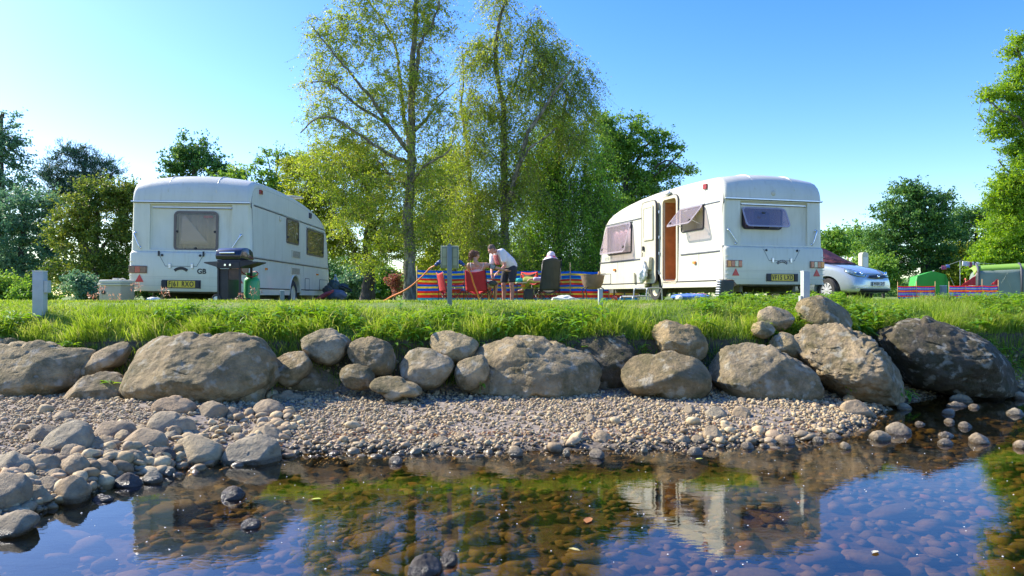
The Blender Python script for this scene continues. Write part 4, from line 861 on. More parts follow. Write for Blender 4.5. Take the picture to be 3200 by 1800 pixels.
tree('pine_tree', 'thin dark pine trunk with bare side branches behind the hook-up post', 42,
     [([(1352, 935), (1354, 850), (1362, 760), (1368, 690), (1370, 600), (1372, 520)], .24, .08), ([(1362, 790), (1400, 760), (1440, 750)], .05, .015), ([(1358, 840), (1400, 800), (1420, 780)], .05, .015), ([(1366, 720), (1320, 690), (1290, 680)], .05, .015)],
     [(1370, 540, 70, 60), (1390, 640, 70, 40), (1330, 690, 50, 30), (1420, 740, 40, 22), (1340, 740, 40, 20), (1310, 600, 50, 50)],
     260, 14000, .14, LF_PINE, BK_DARK, droop=0, spread=.25, seed=16, needles=True, width=.14)
tree('copper_shrub', 'small copper-leaved shrub left of the tall birch trunk', 33,
     [([(1235, 940), (1236, 900), (1234, 870)], .05, .02)], [(1232, 878, 24, 26), (1245, 905, 24, 22), (1215, 862, 16, 14)], 60, 1300, .09, LF_RED, BK_DARK, seed=17, spread=.14, cat='shrub')
tree('dark_tree', 'round dark tree top rising behind the left caravan roof', 46,
     [([(610, 935), (612, 700), (608, 560), (605, 480)], .35, .1)], [(605, 470, 65, 50), (560, 510, 50, 40), (640, 510, 60, 45), (590, 570, 90, 60), (680, 540, 50, 45), (600, 680, 110, 90)], 330, 15000, .17, LF_DARK, BK_DARK, spread=.35, seed=18)
tree('spiky_tree', 'sparse tree with upright pointed shoots behind the left caravan', 40,
     [([(860, 935), (862, 760), (858, 640), (850, 560)], .22, .06), ([(858, 640), (820, 560), (790, 500)], .06, .012), ([(855, 580), (870, 500), (885, 455)], .06, .012), ([(858, 640), (900, 540), (930, 470)], .06, .012), ([(858, 660), (780, 580), (730, 520)], .06, .012), ([(852, 570), (840, 510), (828, 470)], .05, .012)],
     [(800, 530, 40, 40), (880, 500, 28, 45), (930, 500, 35, 40), (740, 545, 45, 30), (860, 590, 100, 55), (700, 560, 50, 35), (830, 490, 18, 30), (780, 640, 120, 80), (880, 720, 90, 100)],
     420, 17000, .14, LF_MID, BK_DARK, spread=.26, seed=19)
tree('conifer_tree', 'tall bluish tree cut by the left edge of the photo', 44,
     [([(5, 935), (8, 760), (0, 560), (2, 400), (10, 350)], .4, .08)], [(20, 390, 40, 50), (-10, 470, 70, 70), (50, 480, 50, 50), (20, 570, 80, 80), (80, 580, 35, 60), (-40, 680, 110, 90), (60, 700, 70, 90), (-30, 820, 110, 90), (20, 440, 60, 50)], 460, 20000, .15, LF_BLUE, BK_DARK, spread=.32, seed=20)
tree('pine_tree', 'flat-topped pine with upright needle tufts behind the left hedge trees', 48,
     [([(265, 935), (262, 760), (268, 640), (262, 540), (270, 480)], .38, .08), ([(265, 640), (200, 570), (150, 530)], .1, .03), ([(265, 620), (330, 560), (370, 530)], .1, .03)],
     [(250, 490, 60, 30), (180, 510, 40, 30), (310, 515, 60, 30), (240, 540, 100, 35), (150, 555, 35, 25), (365, 535, 25, 20), (280, 570, 100, 35), (190, 610, 90, 45), (300, 640, 110, 60), (200, 480, 20, 22), (290, 470, 16, 16), (235, 465, 14, 16)],
     380, 26000, .26, LF_PINE, BK_DARK, spread=.34, seed=21, needles=True, width=.13)
tree('hedge_tree', 'rounded yellow-green tree beside the left caravan', 30,
     [([(300, 940), (302, 860), (298, 780), (305, 700), (300, 640)], .18, .05), ([(300, 800), (240, 730), (210, 680)], .08, .03), ([(300, 800), (360, 720), (400, 660)], .08, .03)],
     [(330, 620, 90, 50), (260, 660, 90, 60), (400, 640, 60, 70), (320, 710, 110, 70), (220, 720, 70, 60), (400, 740, 60, 90), (230, 800, 90, 70), (330, 830, 110, 80), (200, 880, 70, 50), (390, 860, 70, 70), (290, 580, 50, 25)],
     750, 40000, .10, leafmat('hedge_leaf', [(.05, .11, .025), (.11, .18, .03), (.2, .25, .045), (.27, .3, .06)], .38), BK_DARK, spread=.24, seed=22)
tree('dark_tree', 'shaded blue-green tree mass behind the leftmost white post', 35,
     [([(70, 940), (72, 860), (68, 780), (75, 700), (70, 640)], .22, .06)],
     [(60, 640, 80, 60), (130, 680, 70, 60), (-20, 700, 80, 80), (80, 760, 110, 80), (160, 790, 60, 90), (-40, 820, 90, 80), (60, 860, 110, 60), (150, 640, 50, 40)],
     620, 30000, .12, LF_BLUE, BK_DARK, spread=.27, seed=23)
# right-hand side
tree('oak_tree', 'dark spreading oak behind the green tent and the silver car', 62,
     [([(2895, 930), (2893, 820), (2885, 740), (2880, 680), (2870, 620)], .5, .12), ([(2890, 760), (2930, 690), (2950, 620)], .16, .05), ([(2888, 760), (2820, 700), (2780, 650)], .16, .05)],
     [(2860, 610, 70, 40), (2800, 660, 70, 60), (2910, 650, 70, 60), (2860, 700, 110, 80), (2780, 750, 80, 70), (2930, 740, 80, 80), (2850, 800, 120, 70), (2770, 840, 70, 50), (2950, 620, 30, 30), (2830, 590, 35, 25), (2940, 820, 70, 60)],
     800, 42000, .20, LF_DARK, BK_DARK, spread=.45, seed=24)
tree('oak_tree', 'second dark tree between the oak and the bright tree at the right edge', 66,
     [([(3060, 930), (3058, 820), (3050, 720)], .4, .12)], [(3050, 680, 70, 45), (3010, 740, 60, 60), (3090, 740, 70, 70), (3040, 810, 100, 60), (2990, 690, 35, 35), (3120, 660, 60, 50), (3140, 820, 80, 60)], 480, 26000, .2, LF_DARK, BK_DARK, spread=.45, seed=25)
tree('ash_tree', 'big bright green tree cut by the right edge of the photo', 27,
     [([(3290, 945), (3285, 800), (3270, 650), (3260, 500), (3230, 350), (3200, 220), (3180, 150)], .3, .05), ([(3255, 480), (3180, 370), (3120, 340), (3080, 310)], .07, .02, [0, -.4, -.6, -.7]), ([(3235, 380), (3160, 370), (3090, 390), (3060, 350)], .06, .015, [0, .3, .5, .6]), ([(3270, 620), (3180, 560), (3120, 500)], .08, .02), ([(3265, 560), (3190, 430), (3150, 400), (3095, 415)], .06, .015, [0, .4, .7, .9])],
     [(3170, 160, 30, 28), (3200, 240, 40, 50), (3160, 290, 50, 35), (3090, 300, 38, 24), (3110, 360, 50, 22), (3080, 375, 24, 16), (3130, 415, 45, 22), (3220, 350, 60, 70), (3200, 470, 55, 60), (3170, 560, 60, 60), (3130, 620, 50, 50), (3230, 620, 90, 90), (3150, 700, 60, 50), (3260, 480, 60, 90), (3290, 300, 70, 120), (3180, 125, 18, 14)],
     1000, 62000, .095, LF_BRIGHT, BK_GREY, spread=.24, seed=26, width=.5)
tree('bushy_tree', 'bright bushy tree rising behind the pale tent at the right edge', 52, [([(3190, 930), (3190, 850), (3185, 760)], .25, .06)], [(3130, 720, 70, 60), (3200, 740, 100, 80), (3100, 790, 70, 50), (3200, 820, 110, 70), (3070, 830, 60, 40), (3150, 860, 110, 50), (3240, 680, 70, 70)], 600, 42000, .15, LF_BRIGHT, BK_GREY, spread=.36, seed=27)
for i, (px, py, rx, ry, D, lm, l) in enumerate([
    (2600, 760, 60, 40, 90, LF_MID, 'far hedge tree just right of the right caravan'), (2680, 750, 70, 45, 95, LF_MID, 'far hedge tree behind the white dome'),
    (2720, 800, 60, 60, 75, LF_MID, 'leafy bush behind the windscreen of the silver car'), (2760, 850, 50, 45, 60, LF_MID, 'bush behind the bonnet of the silver car'),
    (3000, 850, 60, 40, 60, LF_GOLD, 'yellowish bush behind the washing line'), (3120, 790, 70, 50, 58, LF_BRIGHT, 'light green bush above the pale tent'),
    (2990, 800, 50, 40, 64, LF_GOLD, 'tan and green bush right of the dark oak'),
    (460, 860, 80, 80, 44, LF_DARK, 'dark shrub hidden behind the left caravan'), (110, 905, 50, 40, 27, LF_MID, 'low bright shrub behind the leftmost white post'), (0, 900, 60, 45, 30, LF_MID, 'low shrub at the left edge of the photo'), (250, 905, 60, 40, 26, LF_BLUE, 'low shaded shrub left of the beige water barrel'),
    (1000, 880, 90, 60, 40, LF_DARK, 'dark undergrowth bush just right of the left caravan'), (1090, 900, 60, 40, 36, LF_BLUE, 'pale green bush left of the dark trunk'), (1190, 880, 60, 50, 48, LF_MID, 'green bush behind the small grey tent roof'),
    (1320, 880, 60, 50, 55, LF_MID, 'distant green bush behind the striped windbreak, left end'), (1450, 860, 70, 60, 50, LF_DARK, 'dark bush behind the seated woman'), (1560, 850, 80, 70, 40, LF_DARK, 'dark bush behind the bending man'),
    (1680, 850, 80, 70, 38, LF_DARK, 'dark undergrowth behind the high-backed chair'), (1820, 860, 90, 60, 42, LF_DARK, 'dark undergrowth behind the fire pit'), (1410, 760, 60, 80, 60, LF_MID, 'distant pale tree seen past the pine trunk'),
    (1960, 860, 90, 60, 50, LF_DARK, 'dark bush behind the front of the right caravan'), (740, 860, 120, 80, 50, LF_DARK, 'dark hedge bush behind the left caravan side')]):
    s = D/26.0
    tree('bush', l, D, [([(px, 936), (px, py+ry*.5), (px+4, py)], .09*s*.6, .03)], [(px, py, rx, ry), (px-rx*.5, py+ry*.4, rx*.6, ry*.6), (px+rx*.5, py+ry*.3, rx*.6, ry*.6), (px, py+ry*.8, rx*.9, ry*.5)], 170, 8500, .085*s, lm, BK_DARK, spread=.17*s, seed=40+i, cat='bush')
# far wood beyond the field, reads as one mass
def far_wood():
    n = 120000; a = rng.uniform(-.95, .95, n); D = rng.uniform(120, 150, n); x = a*D
    top = 6.2+1.2*np.sin(a*21+1)+1.0*np.sin(a*47)+.8*np.sin(a*101); top = np.where((a > .40) & (a < .56), top*.62, top); top = np.where(a < -.6, top*.8, top)
    z = -0.3+top*rng.uniform(0, 1, n)**.7; c = np.column_stack([x, D, z]); u = rng.normal(size=(n, 3)); u /= np.linalg.norm(u, axis=1)[:, None]; v = np.cross(u, rng.normal(size=(n, 3))); v /= np.linalg.norm(v, axis=1)[:, None]; s = rng.uniform(.25, .6, n)[:, None]
    V = np.stack([c-u*s*.5, c+v*s*.4, c+u*s*.5, c-v*s*.4], 1).reshape(-1, 3)
    o = link('far_wood', npmesh('far_wood', V, np.arange(4*n).reshape(n, 4), rng.uniform(0, 1, n)), LF_DARK); tag(o, 'distant woodland closing off the campsite', 'wood', kind='stuff')
far_wood()
# ------------------------------------------------------------------ caravans
def shellmat():
    m, t = nt('cream_shell'); out = t.nodes.new('ShaderNodeOutputMaterial'); b = t.nodes.new('ShaderNodeBsdfPrincipled'); b.inputs['Coat Weight'].default_value = .2
    tc = t.nodes.new('ShaderNodeTexCoord'); mp = t.nodes.new('ShaderNodeMapping'); mp.inputs['Scale'].default_value = (9, 9, .8); L(t, tc.outputs['Object'], mp.inputs[0])
    n = t.nodes.new('ShaderNodeTexNoise'); n.inputs['Scale'].default_value = 1.6; n.inputs['Detail'].default_value = 7; n.inputs['Roughness'].default_value = .7; L(t, mp.outputs[0], n.inputs['Vector'])
    n2 = t.nodes.new('ShaderNodeTexNoise'); n2.inputs['Scale'].default_value = 2.2; n2.inputs['Detail'].default_value = 5; L(t, tc.outputs['Object'], n2.inputs['Vector'])
    r = ramp(t, [(.28, (.56, .53, .40)), (.45, (.655, .63, .50)), (.7, (.68, .655, .53))]); L(t, n.outputs[0], r.inputs[0])
    r2 = ramp(t, [(.3, (.93, .93, .91)), (.6, (1, 1, 1))]); L(t, n2.outputs[0], r2.inputs[0])
    mu = t.nodes.new('ShaderNodeMix'); mu.data_type = 'RGBA'; mu.blend_type = 'MULTIPLY'; mu.inputs[0].default_value = 1; L(t, r.outputs[0], mu.inputs[6]); L(t, r2.outputs[0], mu.inputs[7]); L(t, mu.outputs[2], b.inputs['Base Color'])
    r3 = ramp(t, [(.3, (.55, .55, .55)), (.7, (.28, .28, .28))]); L(t, n.outputs[0], r3.inputs[0]); L(t, r3.outputs[0], b.inputs['Roughness'])
    bp = t.nodes.new('ShaderNodeBump'); bp.inputs['Strength'].default_value = .25; bp.inputs['Distance'].default_value = .01; L(t, n2.outputs[0], bp.inputs['Height']); L(t, bp.outputs[0], b.inputs['Normal'])
    L(t, b.outputs[0], out.inputs[0]); return m
M_GRP = shellmat()
M_ALU = mat('bare_aluminium', (.55, .56, .58), .3, metal=.8, var=.08)
M_BLK = mat('black_rubber', (.02, .02, .022), .55, var=.2)
M_DGREY = mat('dark_seal', (.06, .06, .075), .5, var=.2)
M_BRNFR = mat('brown_window_frame', (.13, .10, .085), .4, var=.2)
M_PANE = glassmat('tinted_acrylic', (.88, .80, .74), .01, .04, .08, (.3, .25, .2))
M_FLAP = glassmat('lilac_acrylic', (.84, .74, .78), .03, .05, .16, (.72, .64, .70))
M_RED = mat('red_reflector', (.55, .03, .03), .3, var=.15)
M_REDL = mat('red_lamp', (.35, .02, .02), .15, var=.3, scale=30, coat=.6)
M_AMB = mat('amber_lamp', (.75, .22, .02), .2, var=.2, scale=30, coat=.5)
M_CLR = mat('clear_lamp', (.55, .52, .36), .2, var=.2, scale=30, coat=.5)
M_BRNL = mat('smoked_lamp', (.12, .05, .04), .2, var=.3, scale=20, coat=.5)
M_YPL = mat('yellow_plate', (.75, .52, .03), .35, var=.04)
M_WPL = mat('white_plate', (.72, .72, .70), .35, var=.04)
M_BTXT = mat('black_lettering', (.01, .01, .01), .4, var=.1)
M_WHITE = mat('white_plastic', (.68, .68, .66), .4, var=.04)
M_CREAM = mat('cream_plastic', (.60, .55, .40), .45, var=.06)
M_WOOD = mat('orange_wood_veneer', (.42, .17, .06), .4, var=.18, scale=9)
M_CURT = mat('cream_curtain', (.62, .58, .48), .9, var=.15, scale=3)
M_DARKIN = mat('dim_interior', (.05, .04, .035), .8, var=.3)
M_TYRE = mat('tyre_rubber', (.035, .035, .035), .85, var=.2, bump=.3)
M_STEEL = mat('dark_chassis', (.10, .10, .09), .6, var=.3)
M_CHROME = mat('chrome', (.75, .76, .78), .15, metal=1, var=.03)
PROF = [(-.045, .34), (-.065, .42), (-.065, .98), (-.05, 1.03), (-.005, 1.06), (0, 1.5), (0, 1.92), (-.02, 1.95), (-.015, 2.03), (.005, 2.12), (.05, 2.21), (.13, 2.29), (.24, 2.345), (.38, 2.375), (.8, 2.39), (1.4, 2.40), (2.1, 2.40), (2.9, 2.385),
        (3.6, 2.345), (4.2, 2.29), (4.7, 2.225), (5.1, 2.15), (5.35, 2.07), (5.53, 1.96), (5.65, 1.82), (5.72, 1.66), (5.80, 1.35), (5.88, 1.0), (5.95, .65), (6.0, .36)]
def shell(half=1.09):
    P = np.array(PROF); n = len(P); d = np.roll(P, -1, 0)-np.roll(P, 1, 0); nrm = np.stack([-d[:, 1], d[:, 0]], 1); nrm /= np.linalg.norm(nrm, axis=1)[:, None]
    c = np.array([3, 1.3]); sgn = np.sign(((c-P)*nrm).sum(1)); nrm *= sgn[:, None]          # inward
    nrm[0] = nrm[-1] = (0, 0)
    r = .085; st = []
    for k in range(6):
        a = math.pi/2*k/5; st.append((half-r+r*math.sin(a), r*(1-math.cos(a))))
    mid = np.linspace(-(half-r), half-r, 9)[1:-1]
    xs_ = [(-a, b) for a, b in st[::-1]]+[(m_, 0) for m_ in mid]+st
    bm = bmesh.new(); rings = []
    for x_, ins in xs_:
        ring = []
        for p, nn in zip(P, nrm):
            q = p+nn*ins; z = q[1]; crown = .095*(1-(x_/half)**2)*min(1, max(0, (z-1.96)/.25)) if p[0] < 5.3 else 0
            xx = x_*(1-.028*max(0, (z-1.0))/1.4)
            ring.append(bm.verts.new((xx, q[0], z+crown)))
        rings.append(ring)
    for i in range(len(rings)-1):
        for k in range(n): bm.faces.new([rings[i][k], rings[i][(k+1) % n], rings[i+1][(k+1) % n], rings[i+1][k]])
    bm.faces.new(rings[0][::-1]); bm.faces.new(rings[-1]); bmesh.ops.recalc_face_normals(bm, faces=bm.faces)
    me = bpy.data.meshes.new('body'); bm.to_mesh(me); bm.free(); return me
def cutter(mb): 
    me = mb.mesh('cut'); o = bpy.data.objects.new('cut', me); COL.objects.link(o); return o
def bool_cut(o, mbs):
    for mb in mbs:
        c = cutter(mb); md = o.modifiers.new('b', 'BOOLEAN'); md.operation = 'DIFFERENCE'; md.object = c; md.solver = 'EXACT'; baked(o); bpy.data.objects.remove(c)
    me = o.data; me.polygons.foreach_set('use_smooth', [True]*len(me.polygons)); me.set_sharp_from_angle(angle=rad(28))
def sideM(s, x=1.09, z=0):  # maps a front-facing (x-z plane, -y outward) drawing onto the side wall s=+1/-1; drawing x = distance from the rear
    return Matrix(((0, -s, 0, s*x), (1, 0, 0, 0), (0, 0, 1, 0), (0, 0, 0, 1)))
def wheel(parent, loc, R=.31, w=.18, name='wheel', spokes=0, rimm=None, rotz=0.0, axis='x'):
    M0 = Matrix.Translation(loc) @ Matrix.Rotation(rotz, 4, 'Z') @ Matrix.Rotation(rad(90), 4, 'Y')
    wh = MB().lathe([(R*.62, -w/2), (R*.9, -w/2), (R, -w*.34), (R, w*.34), (R*.9, w/2), (R*.62, w/2)], 36, M0, caps=False)
    t = wh.lathe([(R*.62, w/2), (R*.60, 0), (R*.62, -w/2)], 36, M0, caps=False).build(name, M_TYRE, parent, auto=True)
    rim = MB(); rm = rimm or M_CREAM
    if spokes:
        for sgn in (1, -1):
            rim.lathe([(R*.65, sgn*w*.30), (R*.65, sgn*w*.44), (R*.59, sgn*w*.47), (R*.57, sgn*w*.38)], 36, M0, caps=False)
            rim.lathe([(.001, sgn*w*.34), (R*.17, sgn*w*.34), (R*.18, sgn*w*.44), (.001, sgn*w*.47)], 20, M0, caps=False)
            for k in range(spokes):
                a = 2*math.pi*k/spokes; Mk = M0 @ Matrix.Rotation(a, 4, 'Z'); z0, z1 = sorted((sgn*w*.28, sgn*w*.43))
                rim._add([(R*.12, -R*.06, z0), (R*.60, -R*.125, z0), (R*.60, R*.125, z0), (R*.12, R*.06, z0), (R*.12, -R*.06, z1), (R*.60, -R*.125, z1), (R*.60, R*.125, z1), (R*.12, R*.06, z1)],
                         [(0, 1, 2, 3), (7, 6, 5, 4), (0, 4, 5, 1), (1, 5, 6, 2), (2, 6, 7, 3), (3, 7, 4, 0)], Mk)
        rim.lathe([(.001, 0), (R*.58, 0)], 24, M0, caps=False)
        MBk = MB().lathe([(.001, w*.05), (R*.60, w*.05)], 24, M0, caps=False).lathe([(.001, -w*.05), (R*.60, -w*.05)], 24, M0, caps=False); MBk.build('brake_disc', M_DGREY, t)
    else:
        for sgn in (1, -1):
            rim.lathe([(R*.64, sgn*w*.32), (R*.62, sgn*w*.42), (R*.52, sgn*w*.25), (R*.42, sgn*w*.30), (R*.2, sgn*w*.36), (.001, sgn*w*.38)], 30, M0, caps=False)
    rim.build('rim', rm, t, auto=True); return t

def caravan(label, loc, rotz, s, opts):
    """s=+1 shows its right-hand side to the river, -1 its left-hand side"""
    e = empty('caravan', loc, (0, 0, rotz), label, 'caravan')
    body = link('body', shell(), M_GRP, None, smooth=True)
    cuts = []
    cuts.append(MB().box(-.74, .74, -.2, .045, 1.085, 1.905, bev=.012))               # recess of the rear panel
    for q in (-1, 1): cuts.append(MB().lathe([(.375, -.30), (.375, .30)], 32, Matrix.Translation((q*1.09, 2.83, .33)) @ Matrix.Rotation(rad(90), 4, 'Y')))
    wins = []                                                                       # openings in the rear and the side
    rx0, rx1, rz0, rz1 = opts['rear_window']
    cuts.append(MB().prism(rrect(rx0+.03, rx1-.03, rz0+.03, rz1-.03, .07), -.1, .40))
    for (a, b, c, d, op) in opts['side_windows']:
        cuts.append(MB().prism(rrect(a+.03, b-.03, c+.03, d-.03, .06), -.05, .35, sideM(s)))
    if opts.get('door'):
        a, b, c, d = opts['door']; cuts.append(MB().prism(rrect(a, b, c, d, .09), -.05, .95, sideM(s)))
    bool_cut(body, cuts); body.parent = e
    # trims
    def strip(x0, x1, z0, z1, y0=-.012, y1=.0, m=M_DGREY, nm='trim', M=None): return MB().box(x0, x1, y0, y1, z0, z1, M, bev=.003).build(nm, m, e)
    tb = MB().box(-1.07, 1.07, -.036, -.006, 1.935, 1.962, bev=.004); tb.build('rear_trim', M_ALU, e)
    MB().box(-1.06, 1.06, -.031, -.004, 1.926, 1.9345).build('rear_trim', M_DGREY, e)
    MB().box(-.70, .72, .020, .048, 1.846, 1.862).build('rear_trim', M_ALU, e); MB().box(-.70, .72, .024, .048, 1.834, 1.8455).build('rear_trim', M_DGREY, e)
    S = sideM(s)
    lean = lambda z: .03*max(0, z-1)/1.4*1.09
    def on_side(z): return sideM(s, 1.09-lean(z))
    a0 = opts.get('trim_gaps', [])
    def sidetrim(z, x0, x1):
        segs = []; cur = x0
        for g0, g1 in sorted(a0):
            if g1 > cur and g0 < x1: segs.append((cur, g0)); cur = g1
        segs.append((cur, x1)); 
        for p, q in segs:
            if q-p > .05:
                MB().box(p, q, -.010, .004, z+.006, z+.022, on_side(z), bev=.002).build('side_trim', M_ALU, e)
                MB().box(p, q, -.007, .004, z-.010, z+.0055, on_side(z)).build('side_trim', M_DGREY, e)
    for z, x0, x1 in opts['trims']: sidetrim(z, x0, x1)
    # perimeter rail of the side wall
    P = np.array(PROF); cpt = np.array([3., 1.35]); pts = []
    for p in PROF:
        v = Vector((p[0], p[1])); c = Vector((min(max(p[0], .6), 5.3), 1.2)); d_ = (c-v).normalized(); v2 = v+d_*.105
        z = v2.y; pts.append(Vector((s*(1.082-lean(z)-.0), v2.x, z)))
    MB().tube(smooth_path([p[:] for p in pts], 2), .011, 6).build('edge_rail', M_DGREY, e, smooth=True)
    pts2 = [Vector((p.x-s*.006, p.y, p.z)) for p in pts]
    # skirt
    MB().box(.22, 2.42, -.004, .03, .29, .40, S, bev=.006).box(3.24, 5.9, -.004, .03, .29, .40, S, bev=.006).build('skirt', M_GRP, e)
    MB().box(.26, 2.40, -.010, .004, .405, .425, S).box(3.26, 5.88, -.010, .004, .405, .425, S).build('skirt_rail', M_BLK, e)
    # wheel arch lip
    arc = [(2.83+.42*math.cos(t), .33+.40*math.sin(t)) for t in np.linspace(0, math.pi, 15)]
    MB().tube([Vector((s*1.085, a_, b_)) for a_, b_ in arc], .022, 6).build('wheel_arch', M_GRP, e, smooth=True)
    for q in (-1, 1): wheel(e, (q*.97, 2.83, .31), .31, .17)
    MB().box(-.8, .8, .1, 5.9, .31, .36).box(-.62, -.56, .2, 6.3, .2, .33).box(.56, .62, .2, 6.3, .2, .33).box(-.95, .95, 2.78, 2.88, .27, .33).build('chassis', M_STEEL, e)
    MB().tube([(-.6, 6.2, .28), (0, 7.1, .35)], .04, 6).tube([(.6, 6.2, .28), (0, 7.1, .35)], .04, 6).tube([(0, 6.7, -.0), (0, 6.7, .5)], .025, 8).build('drawbar', M_STEEL, e)
    for q in (-1, 1):
        for yy in (.35, 5.6): MB().tube([(q*.8, yy, .33), (q*.85, yy-.1, 0.02)], .022, 6).box(q*.85-.08, q*.85+.08, yy-.18, yy-.02, 0, .02).build('corner_steady', M_STEEL, e)
    # interior lining seen through the openings
    MB().box(rx0-.02, rx1+.02, .395, .40, rz0-.02, rz1+.02).build('interior', M_DARKIN, e)
    # rear window
    yb_ = .045
    def window(Mx, x0, x1, z0, z1, y, fm, nm='window', rr=.09, fw=.045, parent=e):
        w = ringprism(MB(), rrect(x0, x1, z0, z1, rr), rrect(x0+fw, x1-fw, z0+fw, z1-fw, max(.02, rr-fw)), y-.022, y+.004, Mx).build(nm, fm, parent, auto=True); return w
    w = window(None, rx0, rx1, rz0, rz1, yb_, M_BRNFR if not opts['rear_open'] else M_BLK, fw=.04 if not opts['rear_open'] else .028)
    for q in ((rx0+.06, rz0+.35), (rx1-.06, rz0+.35), ((rx0+rx1)/2, rz0+.05)):
        if not opts['rear_open']: MB().box(q[0]-.014, q[0]+.014, yb_-.04, yb_-.01, q[1]-.02, q[1]+.02, bev=.004).build('catch', M_BLK, w)
    if not opts['rear_open']:
        MB().prism(rrect(rx0+.035, rx1-.035, rz0+.035, rz1-.035, .07), yb_-.016, yb_-.010).build('pane', M_PANE, w, auto=True)
        def cf(u, v): x = rx0+.06+(rx1-rx0-.12)*u; return (x, yb_+.055+.018*math.sin(u*30), rz0+.06+(rz1-rz0-.12)*v)
        MB().grid(cf, 60, 2).build('blind', M_CURT, w, smooth=True, solid=.004)
        def cf2(u, v): x = rx0+.08+(rx1-rx0-.25)*u*(1-v*.9)+.05*v; return (x, yb_+.03, rz0+.12+(rz1-rz0-.2)*v)
        MB().grid(cf2, 12, 6).build('net_curtain', M_WHITE, w, smooth=True, solid=.003)
        MB().box(rx1-.27, rx1-.11, yb_+.005, yb_+.012, rz1-.12, rz1-.075).build('sticker', M_RED, w)
    else:
        t = rad(26); hgt = rz1-rz0-.02; M_ = Matrix.Translation((0, yb_-.03, rz1-.01)) @ Matrix.Rotation(-t, 4, 'X')
        f = ringprism(MB(), rrect(rx0-.03, rx1+.05, -hgt-.02, 0, .08), rrect(rx0+.0, rx1+.02, -hgt+.01, -.03, .06), -.012, .0, M_).build('window_flap', glassmat('flap_edge', (.8, .7, .74), .05, .1, .5, (.66, .58, .62)), w, auto=True)
        MB().prism(rrect(rx0, rx1+.02, -hgt+.01, -.03, .06), -.008, -.004, M_).build('pane', M_FLAP, f, auto=True)
        for q in (rx0+.08, rx1-.05):
            a_ = M_ @ Vector((q, 0, -hgt*.75)); MB().tube([(q, yb_, rz1-hgt*.85), a_], .006, 5).build('stay', M_ALU, f)
        MB().box(rx0+.32, rx0+.38, yb_-.2, yb_-.17, rz0+.28, rz0+.31).build('catch', M_BLK, f)
        def cf(u, v): return (rx0+.06+(rx1-rx0-.1)*.42*u, yb_+.20+.02*math.sin(u*25), rz0+.02+(rz1-rz0)*v)
        MB().grid(cf, 30, 2).build('curtain', mat('mauve_curtain', (.28, .2, .22), .9), w, smooth=True, solid=.004)
    for (a, b, c, d, op) in opts['side_windows']:
        zc = (c+d)/2; Mx = sideM(s, 1.09-lean(zc)-.003); w = window(Mx, a, b, c, d, 0, M_BRNFR if not op else M_BLK, rr=.06, fw=.03)
        MB().box(a-.02, b+.02, -.03, .002, d+.004, d+.028, Mx, bev=.004).build('hinge_rail', M_ALU, w)
        MB().box(a, b, .34, .35, c, d, Mx).build('interior', M_DARKIN, w)
        if not op:
            MB().prism(rrect(a+.02, b-.02, c+.02, d-.02, .045), -.016, -.010, Mx).build('pane', M_PANE, w, auto=True)
            MB().box(a+.05, b-.05, .05, .055, c+.05, d-.05, Mx).build('blind', mat('brown_blind', (.30, .24, .18), .9, var=.2), w)
            for q in (a+.06, b-.06): MB().box(q-.02, q+.02, -.035, -.01, c+.10, c+.15, Mx, bev=.004).build('catch', M_BLK, w)
        else:
            t = rad(op); hgt = d-c-.02; M_ = Mx @ Matrix.Translation((0, -.03, d)) @ Matrix.Rotation(-t, 4, 'X')
            f = ringprism(MB(), rrect(a-.02, b+.02, -hgt-.03, 0, .07), rrect(a+.015, b-.015, -hgt+.005, -.03, .05), -.012, .0, M_).build('window_flap', glassmat('flap_edge', (.8, .7, .74), .05, .1, .5, (.66, .58, .62)), w, auto=True)
            MB().prism(rrect(a+.015, b-.015, -hgt+.005, -.03, .05), -.008, -.004, M_).build('pane', M_FLAP, f, auto=True)
            for q in (a+.07, b-.07):
                e1 = M_ @ Vector((q, 0, -hgt*.8)); e0 = Mx @ Vector((q, 0, c+hgt*.2)); MB().tube([e0, e1], .007, 5).build('stay', M_ALU, f)
                MB().box(q-.02, q+.02, -.03, -.01, -hgt*.9, -hgt*.82, M_).build('catch', M_BLK, f)
            def cf(u, v): return Mx @ Vector((a+.04+(b-a-.08)*u, .08+.02*math.sin(u*30), c+.03+(d-c)*.96*v))
            if op < 30: MB().grid(cf, 40, 2).build('blind', M_WHITE, w, smooth=True, solid=.004)
    # rear: lower moulding, lamps, triangles, plate, badge, handles
    yl = -.065
    for q in (-1, 1):
        x0, x1 = (-1.07, -.745) if q < 0 else (.745, 1.07)
        hz = MB().box(x0, x1, yl-.02, yl+.01, .655, .79, bev=.008).build('tail_lamp', opts['lampbase'], e)
        cols = opts['lampcols'] if q < 0 else opts['lampcols'][::-1]
        for k, cm in enumerate(cols):
            wseg = (x1-x0-.02)/len(cols); MB().box(x0+.01+wseg*k+.004, x0+.01+wseg*(k+1)-.004, yl-.028, yl-.021, .668, .777, bev=.003).build('lens', cm, hz)
        xt = q*.90+(.02 if q < 0 else 0)
        MB().prism([(xt-.075, .50), (xt+.075, .50), (xt, .635)], yl-.010, yl+.002).build('reflector', M_RED, e)
        hp = opts['handles'][0 if q < 0 else 1]
        MB().tube(smooth_path([(hp[0][0], -.002, hp[0][1]), (hp[0][0], -.045, hp[0][1]-.02), (hp[1][0], -.045, hp[1][1]+.02), (hp[1][0], -.002, hp[1][1])], 4), .011, 8).ell((hp[0][0], -.006, hp[0][1]), (.026, .014, .026)).ell((hp[1][0], -.006, hp[1][1]), (.026, .014, .026)).build('grab_handle', M_CHROME, e, smooth=True)
    px_, pz_ = opts['plate_at']
